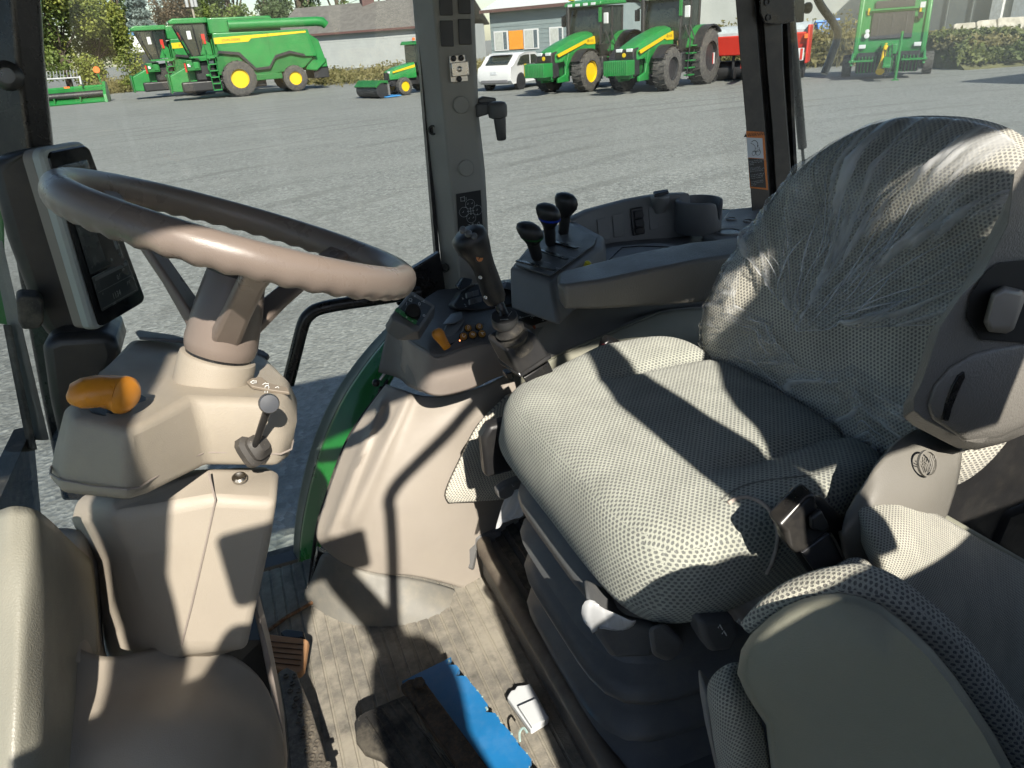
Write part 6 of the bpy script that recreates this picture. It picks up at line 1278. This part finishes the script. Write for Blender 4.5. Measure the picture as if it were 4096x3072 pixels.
# red seed drill
v = Veh('seed_drill', (21.6, 27.0), 222, 'red seed drill with grey tarp hopper behind the rear pillar', 'seed drill')
v.prism('hopper', [(-.6, 1.0), (-.8, 1.75), (.7, 1.75), (.5, 1.0)], -2.1, 2.1, vred, bevel=.05); v.part('tarp', MB().tube([V((-.05, -2.15, 1.80)), V((-.05, 2.15, 1.80))], .62, 18, sx=.5), mat('grey tarp', (.36, .40, .42), .5, var=.1))
for s in (-1, 1): v.box('end_frame', (.2, s*2.12, 1.3), (1.1, .1, 1.4), vred, bevel=.04); v.box('warning_board', (.75, s*1.75, .95), (.04, .55, .45), vwhite)
for s in (-1, 1):
    for k in range(3): v.prism('red_bar', [(.775, .75), (.78, .75), (.78, 1.16), (.775, 1.16)], s*1.75-.24+k*.19, s*1.75-.15+k*.19, vred)
v.box('side_marker', (.75, 2.05, 1.6), (.05, .12, .16), vorange); v.part('packer_roller', MB().tube([V((-.3, -2.0, .4)), V((-.3, 2.0, .4))], .38, 18), vdark)
for y in (-1.6, -.8, 0, .8, 1.4): v.box('coulter_leg', (.2, y, .6), (.12, .10, .9), vred if y > .5 else vdark, bevel=.02); v.part('coulter_disc', MB().lathe(V((.35, y+.1, .3)), (0, 1, 0), [(.28, 0), (.28, .02)], 20), vdark)
v.box('drawbar', (1.5, 0, .7), (2.0, .18, .2), vred, bevel=.02); v.box('stand', (1.2, 1.1, .4), (.16, .16, .8), vred); v.box('white_arm', (.7, -1.9, 1.5), (.08, .6, .12), vwhite)

# round baler
v = Veh('round_baler', (24.7, 23.0), 223, 'tall green round baler facing the lens with drawbar and yellow driveline', 'baler', None, .92)
for s in (-1, 1): v.prism('side_shield', [(1.05, .75), (1.15, 1.4), (.55, 3.1), (-.8, 3.2), (-1.9, 2.6), (-2.0, 1.2), (-.6, .6)], s*1.22-.1, s*1.22+.1, vgreen, bevel=.05)
v.prism('front_sheet', [(1.0, .95), (1.05, 1.35), (.55, 2.95), (.4, 2.95), (.8, 1.0)], -1.15, 1.15, vgreen, bevel=.02)
v.box('chamber', (-.5, 0, 1.9), (1.6, 2.2, 2.0), vgreen2, bevel=.1)
M2 = Matrix.Rotation(R(-17), 3, 'Y')
v.part('dark_screen', MB().box(V((.93, 0, 1.95)), (.06, 1.50, .98), M2), vdark); v.part('net_slot', MB().box(V((.70, 0, 2.72)), (.06, 1.40, .28), M2), vdark)
for k in range(3): v.part('screen_bar', MB().box(V((.975, -.5+k*.5, 1.95)), (.03, .03, .95), M2), mat('screen bar', (.05, .05, .055), .5))
v.part('brow', MB().box(V((.84, 0, 2.53)), (.12, 1.7, .07), M2), vgreen); v.part('badge', MB().lathe(V((.66, 0, 3.02)), (1, 0, .3), [(.10, 0), (.10, .02), (.03, .03)], 16), vyellow)
for s in (-1, 1):
    v.box('front_lamp', (1.10, s*1.0, 1.22), (.06, .26, .15), lampM, bevel=.02); v.box('yellow_mark', (.78, s*.93, 2.5), (.04, .07, .25), vyellow)
v.part('work_lamp', MB().lathe(V((1.10, -.88, 1.62)), (1, 0, .1), [(.10, 0), (.10, .05), (.02, .06)], 16), lampM); v.part('work_lamp', MB().lathe(V((1.07, -.88, 1.78)), (1, 0, .1), [(.08, 0), (.08, .05), (.02, .06)], 16), lampM)
v.box('warning_sticker', (.80, .98, 2.62), (.02, .18, .2), vwhite); v.box('control_box', (.95, .95, 2.25), (.1, .18, .22), vdark)
v.prism('pickup', [(1.5, .25), (1.6, .65), (1.1, 1.0), (.6, .9), (.6, .3)], -1.15, 1.15, vdark, bevel=.05)
for k in range(18): v.box('pickup_band', (1.40, -1.05+k*.124, .55), (.45, .04, .62), vgreen2, bevel=.02)
for s in (-1, 1): v.prism('pickup_end', [(1.95, .55), (1.85, .80), (.8, 1.05), (.8, .7)], s*1.3-.05, s*1.3+.05, vgreen, bevel=.02); v.box('gather_bar', (1.75, s*.95, .72), (.5, .9, .06), vgreen)
v.prism('drawbar', [(.9, .75), (.9, 1.05), (2.6, .80), (3.2, .62), (3.2, .5), (2.6, .55)], -.14, .14, vgreen, bevel=.03); v.box('drawbar_gearbox', (1.2, 0, 1.1), (.5, .6, .4), vgreen, bevel=.05)
v.part('jack_post', MB().tube([V((2.4, .38, .02)), V((2.4, .38, 1.75))], .055, 10), vgreen); v.box('jack_foot', (2.4, .38, .02), (.25, .25, .04), vgreen)
v.part('driveline', MB().tube([V((1.3, -.12, 1.25)), V((1.9, -.15, .95)), V((2.5, -.18, .55))], .09, 12), vyellow); v.part('driveline_guard', MB().tube([V((2.4, -.17, .62)), V((2.75, -.2, .35))], [.11, .16], 12), vyellow)
for k in range(4): random.seed(k); v.part('hose', MB().tube(cr([V((1.2, -.2+.1*k, 1.2)), V((2.0, -.25+.12*k, .9+.1*k)), V((2.6, -.1+.08*k, .35)), V((2.9, .0, .2))], 5), .02, 6), vdark)
v.part('twine_tube', MB().tube([V((1.25, .45, .6)), V((1.25, .95, .6))], .09, 10), vyellow)
for s in (-1, 1): v.wheel((-.6, s*1.55, .44), .44, .36, .22, vyellow, 18, .08, s)

# ---- buildings (placed along sight lines at their real distance, seen between the machines)
def bq(px, py, d): return at_d(px, py, d)
def wall(name, q, back, m, parent, **k): return slab(name, q, back, m, parent, smooth=False, **k)
def ground_at(px, d): p = at_d(px, 60, d); return p
sidingM = mat('pale siding', (.33, .35, .35), .7, var=.05, vscale=1); roofB = mat('brown shingles', (.125, .118, .108), .85, var=.15, vscale=1.5); blueS = mat('blue grey siding', (.20, .25, .26), .7, var=.05, vscale=1); metalR = mat('pale metal roof', (.58, .60, .58), .35, var=.04); trimB = mat('dark fascia', (.10, .055, .05), .6); wpane = mat('house window', (.10, .13, .15), .1, var=.2); found = mat('foundation', (.50, .51, .48), .8)
def house(name, label, pxl, pxr, d0, d1, pe0, pe1, rise, ridge_in, depth, wm, rm, trims=True):
    """long wall from (pxl, d0) to (pxr, d1); pe = eave rows at both ends"""
    A, B_ = at_d(pxl, pe0, d0), at_d(pxr, pe1, d1); zE = (A.z+B_.z)/2; A.z = B_.z = zE
    t = thing(name, V((A.x, A.y, 0)), label, 'building'); u = (B_-A); u.z = 0; L = u.length; u.normalize(); n = V((-u.y, u.x, 0)); n = n if n.dot(A-EYE) > 0 else -n
    def P(a, b_, z): return V((A.x, A.y, 0)) + u*a + n*b_ + V((0, 0, z))
    wl_ = raw('wall', *fixn([P(0, 0, 0), P(L, 0, 0), P(L, depth, 0), P(0, depth, 0), P(0, 0, zE), P(L, 0, zE), P(L, depth, zE), P(0, depth, zE)], [(0, 1, 2, 3), (4, 5, 6, 7), (0, 1, 5, 4), (1, 2, 6, 5), (2, 3, 7, 6), (3, 0, 4, 7)]), wm, t, smooth=False)
    o = .6; zr = zE+rise; pts = []
    for a in (-o, L+o): pts += [P(a, -o, zE+.02), P(a, depth/2, zr), P(a, depth+o, zE+.02), P(a, depth+o, zE-.16), P(a, depth/2, zr-.18), P(a, -o, zE-.16)]
    fs = [tuple(range(6)), tuple(range(11, 5, -1))] + [(i, (i+1) % 6, 6+(i+1) % 6, 6+i) for i in range(6)]
    rf_ = raw('roof', *fixn(pts, fs), rm, t, smooth=False)
    raw('fascia', *fixn(*(lambda b_: (b_.v, b_.f))(MB().prism([P(-o, -o-.03, zE-.20), P(L+o, -o-.03, zE-.20), P(L+o, -o-.03, zE+.05), P(-o, -o-.03, zE+.05)], -n*.05))), trimB, t, smooth=False)
    for k in range(int(zE/.35)):
        z = .35*k+.3
        if z < zE-.25 and trims: raw('clapboard', *fixn(*(lambda b_: (b_.v, b_.f))(MB().prism([P(0, -.012, z), P(L, -.012, z), P(L, -.012, z+.33), P(0, -.035, z+.33-.33)], -n*.012))), wm, wl_, smooth=False)
    return t, P, L, zE, wl_, rf_
t, P, L, zE, wl_, rf_ = house('long_barn', 'long low building with brown shingle roof and pale siding behind the combines', 278, 452, 92, 86, 35.5, 25.5, 3.4, 0, 13, sidingM, roofB)
c = P(L*.42, 6.5, zE+3.2); MB().box(c+V((0, 0, .1)), (1.6, 1.6, 1.2)).build('vent_base', trimB, rf_, smooth=False); MB().tube([c+V((0, 0, .7)), c+V((0, 0, 1.1)), c+V((0, 0, 2.3)), c+V((0, 0, 2.45))], [.7, 1.2, 1.15, .6], 14).build('roof_vent', mat('galvanised vent', (.45, .47, .47), .4, metal=.5), rf_)
t, P, L, zE, wl_, rf_ = house('office_building', 'blue grey clapboard building with an orange window panel and pale metal roof', 489, 572, 62, 58, 9.5, 4.0, 2.2, 0, 14, blueS, metalR)
def facade(P, a, z0, z1, wdt, m, nm, parent, off=.05): return raw(nm, *fixn(*(lambda b_: (b_.v, b_.f))(MB().prism([P(a, 0, z0), P(a+wdt, 0, z0), P(a+wdt, 0, z1), P(a, 0, z1)], (P(0, -off, 0)-P(0, 0, 0))))), m, parent, smooth=False)
facade(P, .1, 0, .55, L-.2, found, 'foundation', wl_, .06)
facade(P, 1.9, 1.3, 2.75, 1.0*1.4, mat('orange panel', (.72, .27, .03), .5), 'orange_panel', wl_, .08)
for a, w_ in ((.35, 1.45), (3.4, 1.45), (5.9, 1.3)):
    f_ = facade(P, a, 1.25, 2.8, w_, vwhite, 'window_frame', wl_, .07); facade(P, a+.12, 1.35, 2.7, w_*.55, mat('window blind', (.40, .42, .40), .7), 'pane', f_, .085); facade(P, a+.18+w_*.55, 1.35, 2.7, w_*.24, wpane, 'pane', f_, .085)
t, P, L, zE, wl_, rf_ = house('brick_shop', 'low shop with white framed windows behind the nearer tractor', 672, 760, 72, 70, -14, -20, 2.5, 0, 12, mat('grey shop wall', (.16, .17, .18), .8), metalR, False)
facade(P, 0, .2, 1.1, L, mat('brick red', (.28, .12, .08), .85, var=.2), 'brick_base', wl_, .06)
for k in range(4):
    f_ = facade(P, 2.6+k*1.7, 1.3, 3.2, 1.5, vwhite, 'window_frame', wl_, .07); facade(P, 2.72+k*1.7, 1.42, 3.1, .6, wpane, 'pane', f_, .085); facade(P, 3.40+k*1.7, 1.42, 3.1, .6, wpane, 'pane', f_, .085)
t, P, L, zE, wl_, rf_ = house('white_shed', 'white plastered shed wall behind the red seed drill and the baler', 700, 872, 50, 44, -28, -46, 2, 0, 10, mat('white plaster', (.42, .44, .42), .85, var=.06, vscale=.8), metalR, False)
t, P, L, zE, wl_, rf_ = house('grey_warehouse', 'blue grey panelled warehouse at the upper right corner', 905, 1085, 40, 33, -60, -80, 2, 0, 10, mat('grey cladding', (.20, .235, .25), .6, var=.06, vscale=.6), metalR, False)
for k in range(9): facade(P, .4+k*1.35, .1, zE-.3, .10, mat('cladding seam', (.13, .155, .17), .6), 'cladding_seam', wl_, .05)
facade(P, 5.6, .1, zE-.1, .55, mat('white post', (.60, .62, .62), .6), 'white_post', wl_, .2); facade(P, 6.6, .5, zE-.2, 3.2, mat('pale panel', (.50, .54, .56), .6), 'pale_panel', wl_, .10)
cn = thing('far_shed', at_d(135, 40, 75), 'small white shed with blue metal roof behind the left combine', 'building')
A = at_d(114, 41, 78); wq = [at_d(114, 36, 78), at_d(146, 34, 78), at_d(146, 52, 78), at_d(114, 54, 78)]
slab('wall', wq, FW*5, vwhite, cn, smooth=False); slab('roof', [at_d(112, 36.5, 77.8), at_d(147, 34.2, 77.8), at_d(146, 30.5, 79), at_d(115, 32.5, 79)], FW*5 + V((0, 0, 1)), mat('blue roof', (.10, .22, .36), .4), cn, smooth=False)
# blue bin and concrete blocks
bn_ = thing('blue_bin', at_d(829, 30, 41), 'bright blue tipping bin beside the shed', 'bin'); slab('bin_body', [at_d(817, 22, 41), at_d(839, 19.5, 41), at_d(838, 33, 41), at_d(819, 34, 41)], FW*1.5, mat('bin blue', (.02, .17, .52), .45), bn_, bevel=.05)
slab('bin_rim', [at_d(816, 20.5, 40.9), at_d(840, 18, 40.9), at_d(840, 19.8, 40.9), at_d(816, 22.4, 40.9)], FW*1.7, mat('bin blue', (.02, .17, .52), .45), bn_)
for k, (x0, x1, y0, y1, lab) in enumerate([(954, 976, 23, 36, 'rough grey concrete block half buried in weeds, left of the row'), (977, 997, 20, 34, 'grey concrete block in weeds, middle of the row'), (998, 1034, 17, 33, 'long pale concrete block at the right edge')]):
    o = slab('concrete_block', [at_d(x0, y0+1, 30), at_d(x0+3, y0, 30), at_d(x1, y0-1.5, 30), at_d(x1+.5, y1-2, 30), at_d(x0, y1, 30)], FW*.8, mat('weathered concrete', (.38, .36, .31), .9, var=.25, vscale=3), None, bevel=.06); tag(o, lab, 'concrete block', 'concrete blocks in the weeds')

p0, p1 = at_d(935, 37, 30), at_d(1120, 26, 30); fwd = V((FW.x, FW.y, 0)).normalized()
bk_ = MB().rings([[V((p.x, p.y, 0))-fwd*2.6-V((0, 0, .05)), V((p.x, p.y, p.z*.75))-fwd*.7, V((p.x, p.y, p.z+.05)), V((p.x, p.y, p.z))+fwd*5, V((p.x, p.y, -.05))+fwd*9] for p in (p0, p0.lerp(p1, .35), p0.lerp(p1, .7), p1)]); v_, f_ = fixn(bk_.v, bk_.f)
tag(raw('earth_bank', v_, f_, mat('weedy soil', (.10, .10, .045), .95, var=.3, vscale=2)), kind='structure')
# ---- trees
def leafmat(name, c0, c1):
    m = bpy.data.materials.new(name); m.use_nodes = True; g = G(m); b = g.n['Principled BSDF']; co = g.pos()
    r = g.node('ShaderNodeNewGeometry').outputs['Random Per Island']
    f = g.math('ADD', g.math('MULTIPLY', g.ramp(g.noise(.55, 4, .6, co), .35, .65), .6), g.math('MULTIPLY', r, .4))
    g.put(b.inputs['Base Color'], g.mix(f, c0, c1)); b.inputs['Roughness'].default_value = .6
    tr = g.node('ShaderNodeBsdfTranslucent'); g.put(tr.inputs[0], g.mix(f, c0, c1)); mx = g.node('ShaderNodeMixShader'); mx.inputs[0].default_value = .3
    g.l.new(b.outputs[0], mx.inputs[1]); g.l.new(tr.outputs[0], mx.inputs[2]); g.l.new(mx.outputs[0], g.n['Material Output'].inputs[0]); MATS[name] = m; return m
lfY = leafmat('yellowing leaves', (.075, .115, .02), (.34, .36, .075)); lfG = leafmat('green leaves', (.06, .10, .022), (.21, .27, .065)); lfD = leafmat('dark leaves', (.04, .075, .03), (.14, .19, .075)); lfB = leafmat('blue spruce needles', (.08, .12, .115), (.24, .30, .28)); lfR = leafmat('russet leaves', (.06, .05, .03), (.20, .14, .08))
bark = mat('bark', (.09, .07, .05), .9, var=.3, vscale=6)
def tree(base, h, rx, n, m, label, seed, conif=False, leaf=.22, low=.08):
    random.seed(seed); t = thing('spruce_tree' if conif else 'leafy_tree', base, label, 'tree', 'trees behind the yard')
    b = MB(); b.tube([base, base+V((.1, 0, h*.4)), base+V((-.1, .1, h*.75)), base+V((0, 0, h*.97))], [.028*h, .022*h, .012*h, .003*h], 8)
    lobes = []
    if not conif:
        for k in range(9):
            a = k*2.4+random.random(); z = h*(low+.14 + (.86-low)*.95*random.random()); rr_ = rx*random.uniform(.35, .75)
            q = base + V((math.cos(a)*rr_, math.sin(a)*rr_, z)); lobes.append((q, rx*random.uniform(.38, .58))); b.tube([base+V((0, 0, h*.3)), base.lerp(q, .6)+V((0, 0, h*.12)), q], [.012*h, .007*h, .003*h], 6)
        lobes.append((base+V((0, 0, h*.86)), rx*.45))
    b.build('trunk', bark, t)
    vs_, fs = [], []
    for k in range(n):
        if conif:
            z = random.random()**1.3; rad = rx*(1-z)*(.55+.45*abs(math.sin(z*34)))*math.sqrt(random.uniform(.35, 1)); a = random.random()*6.283
            p = base + V((math.cos(a)*rad, math.sin(a)*rad, h*(.08+.92*z) - rad*.15))
        else:
            c, rr_ = random.choice(lobes); d = V((random.gauss(0, 1), random.gauss(0, 1), random.gauss(0, 1))).normalized(); p = c + d*rr_*random.uniform(.12, 1.08)**.55
        s = leaf*random.uniform(.6, 1.5); u = V((random.gauss(0, 1), random.gauss(0, 1), random.gauss(0, .6))).normalized(); w_ = u.cross(V((random.gauss(0, 1), random.gauss(0, 1), random.gauss(0, 1)))).normalized()
        o = len(vs_); vs_ += [p-u*s*.5, p+w_*s*.32, p+u*s*.5, p-w_*s*.32]; fs.append((o, o+1, o+2, o+3))
    cw = raw('crown', vs_, fs, m, t, smooth=False); cw['kind'] = 'stuff'
    return t
def tb(px, d): p = at_d(px, 60, d); return V((p.x, p.y, 0))
tree(tb(62, 66), 10.5, 3.9, 17000, lfY, 'broad yellow green tree above the header, left of the combines', 11, leaf=.26, low=.02)
tree(tb(98, 70), 9.5, 3.5, 15000, lfY, 'yellow green tree close behind the reel, right of the broadest tree', 12, leaf=.26, low=.02)
tree(tb(34, 64), 10, 3.4, 7000, lfG, 'green tree cut off by the front pillar at left', 13, leaf=.26, low=.02)
tree(tb(150, 96), 15, 3.2, 9000, lfB, 'silvery blue spruce rising behind the left combine', 14, True, leaf=.4)
tree(tb(128, 105), 17, 4.0, 9600, lfD, 'dark green tree between the yellow tree and the spruce', 15, leaf=.36)
tree(tb(178, 112), 17, 4.0, 9600, lfR, 'russet bare looking tree by the utility pole', 16, leaf=.30)
tree(tb(205, 118), 18, 4.8, 10400, lfG, 'bright green tree behind the front combine cab', 17, leaf=.4)
tree(tb(240, 118), 18.5, 5.0, 11200, lfG, 'rounded green tree above the grain tank', 18, leaf=.4)
tree(tb(275, 122), 18.5, 5.0, 10400, lfD, 'dark tree left of the barn roof', 19, leaf=.4)
tree(tb(308, 135), 21, 5.2, 10400, lfD, 'dark tree behind the barn roof vent', 20, leaf=.45)
tree(tb(345, 140), 20, 5.2, 10400, lfG, 'green tree above the middle of the barn roof', 21, leaf=.45)
tree(tb(395, 140), 19, 5.0, 10400, lfD, 'dark tree just left of the centre pillar', 22, leaf=.45)
tree(tb(590, 70), 11, 4.2, 10400, lfD, 'dark tree seen through the farther tractor cab', 23, leaf=.3)
tree(tb(640, 74), 12, 4.2, 10400, lfG, 'green tree between the two tractor cabs', 24, leaf=.3)
sm = tree(tb(128, 63), 3.6, 1.5, 1300, lfY, 'small yellowing sapling just left of the farther combine', 25, leaf=.18, low=.0)
# utility pole
up_ = thing('utility_pole', tb(204, 100), 'utility pole with transformer cans behind the combines', 'utility pole'); q = tb(204, 100)
MB().tube([q, q+V((0, 0, 14))], [.16, .12], 10).build('pole', mat('pole wood', (.30, .27, .22), .9), up_)
for dx in (-.55, .1, .55): MB().tube([q+V((dx, -.3, 8.6)), q+V((dx, -.3, 9.8))], .22, 12).build('transformer', vgrey, up_)
MB().box(q+V((0, -.1, 10.4)), (2.4, .12, .14)).build('cross_arm', MATS['pole wood'], up_)
for z in (8.4, 9.6): MB().tube(cr([q+V((-60, 5, z+1)), q+V((-25, 2, z-.3)), q, q+V((25, 5, z-.4)), q+V((55, 12, z+.8))], 6), .03, 4).build('wire', vdark, up_)

# ---- rough weeds along the yard edge
weedM = leafmat('dry weeds', (.09, .095, .03), (.27, .235, .10)); weedG = leafmat('green weeds', (.05, .085, .02), (.20, .22, .07))
def weeds(name, pts, n, h, m, label, seed, spread=2.5):
    random.seed(seed); vs_, fs = [], []
    for k in range(n):
        i = random.random()*(len(pts)-1); a = int(i); p = pts[a].lerp(pts[a+1], i-a) + V((random.gauss(0, spread*.25), random.gauss(0, spread), 0)); p.z = max(0, p.z)
        hh = h*random.uniform(.45, 1.15)*(.7+.5*noise.noise(V((p.x*.5, p.y*.5, seed)))); lean = V((random.gauss(0, .25), random.gauss(0, .25), 1)).normalized(); s = V((random.gauss(0, 1), random.gauss(0, 1), 0)).normalized()
        for q in range(5):
            f = random.uniform(.15, 1.0); c = p + lean*hh*f; sz = .16*random.uniform(.5, 1.3)*(1.3-f*.5); u = V((random.gauss(0, 1), random.gauss(0, 1), random.gauss(.3, .7))).normalized(); w_ = u.cross(s).normalized()
            o = len(vs_); vs_ += [c-u*sz, c+w_*sz*.35, c+u*sz, c-w_*sz*.35]; fs.append((o, o+1, o+2, o+3))
        o = len(vs_); vs_ += [p-s*.02, p+s*.02, p+lean*hh]; fs.append((o, o+1, o+2))
    ob = raw(name, vs_, fs, m, None, smooth=False); tag(ob, label, 'weeds', None, 'stuff'); return ob
def gz(px, py): return at_z(px, py, 0)
weeds('weed_bank', [gz(318, 84), gz(345, 82), gz(372, 80), gz(400, 76), gz(450, 74), gz(490, 72)], 2600, 1.3, weedM, 'dry grass and weeds below the long barn', 31, 2.5)
weeds('weed_bank', [gz(700, 70), gz(740, 69), gz(790, 66), gz(830, 64), gz(862, 62)], 3000, 2.4, weedM, 'dry weeds between the nearer tractor and the baler', 32, 1.6)
weeds('weed_bank', [gz(925, 59), gz(960, 58), gz(1000, 57), gz(1040, 56)], 4600, 1.5, weedG, 'tall green and yellow weeds at the right behind the baler', 33, 1.6)
for k_, (f0, zz) in enumerate(((1.9, .2), (1.1, .55), (.4, .85), (-.6, 1.0))):
    weeds('weed_bank', [V((p.x, p.y, p.z*zz))-fwd*f0 for p in (p0, p0.lerp(p1, .35), p0.lerp(p1, .7), p1)], 1500, (.9, .8, .6, .35)[k_], (weedG, weedM, weedG, weedM)[k_], ('green weeds along the toe of the bank at the right', 'dry weeds low on the face of the bank at the right', 'green weeds high on the face of the bank at the right', 'dry weeds on top of the bank in front of the blocks')[k_], 50+k_, .35)
weeds('weed_bank', [gz(935, 51), gz(980, 50), gz(1040, 48)], 2200, 1.4, weedM, 'dry weeds growing on the bank around the concrete blocks', 36, 1.2)
weeds('weed_bank', [gz(100, 94), gz(122, 92), gz(140, 90)], 700, 1.8, weedM, 'weeds between the header and the farther combine', 34, 1.5)
weeds('weed_bank', [gz(490, 72), gz(520, 72), gz(560, 71)], 900, 1.2, weedG, 'weeds in front of the blue grey building', 35, 1.5)
# stand-in wagon added unseen past the right edge to cast the gravel shadow
v = Veh('shadow_wagon', (25.5, 14.6), 184, 'unseen grey box wagon added past the right edge to throw a long shadow on the gravel', 'wagon')
v.prism('box', [(-2.2, 1.0), (-2.3, 2.5), (2.3, 2.5), (2.2, 1.0)], -1.15, 1.15, vgrey, bevel=.04); v.box('frame', (0, 0, .85), (4.6, 1.2, .25), vdark, bevel=.03); v.part('drawbar', MB().tube([V((2.2, 0, .8)), V((3.6, 0, .7))], .08, 8), vdark)
for x in (-1.5, 1.5):
    for s in (-1, 1): v.wheel((x, s*1.05, .48), .48, .32, .26, vyellow, 16, .08, s)
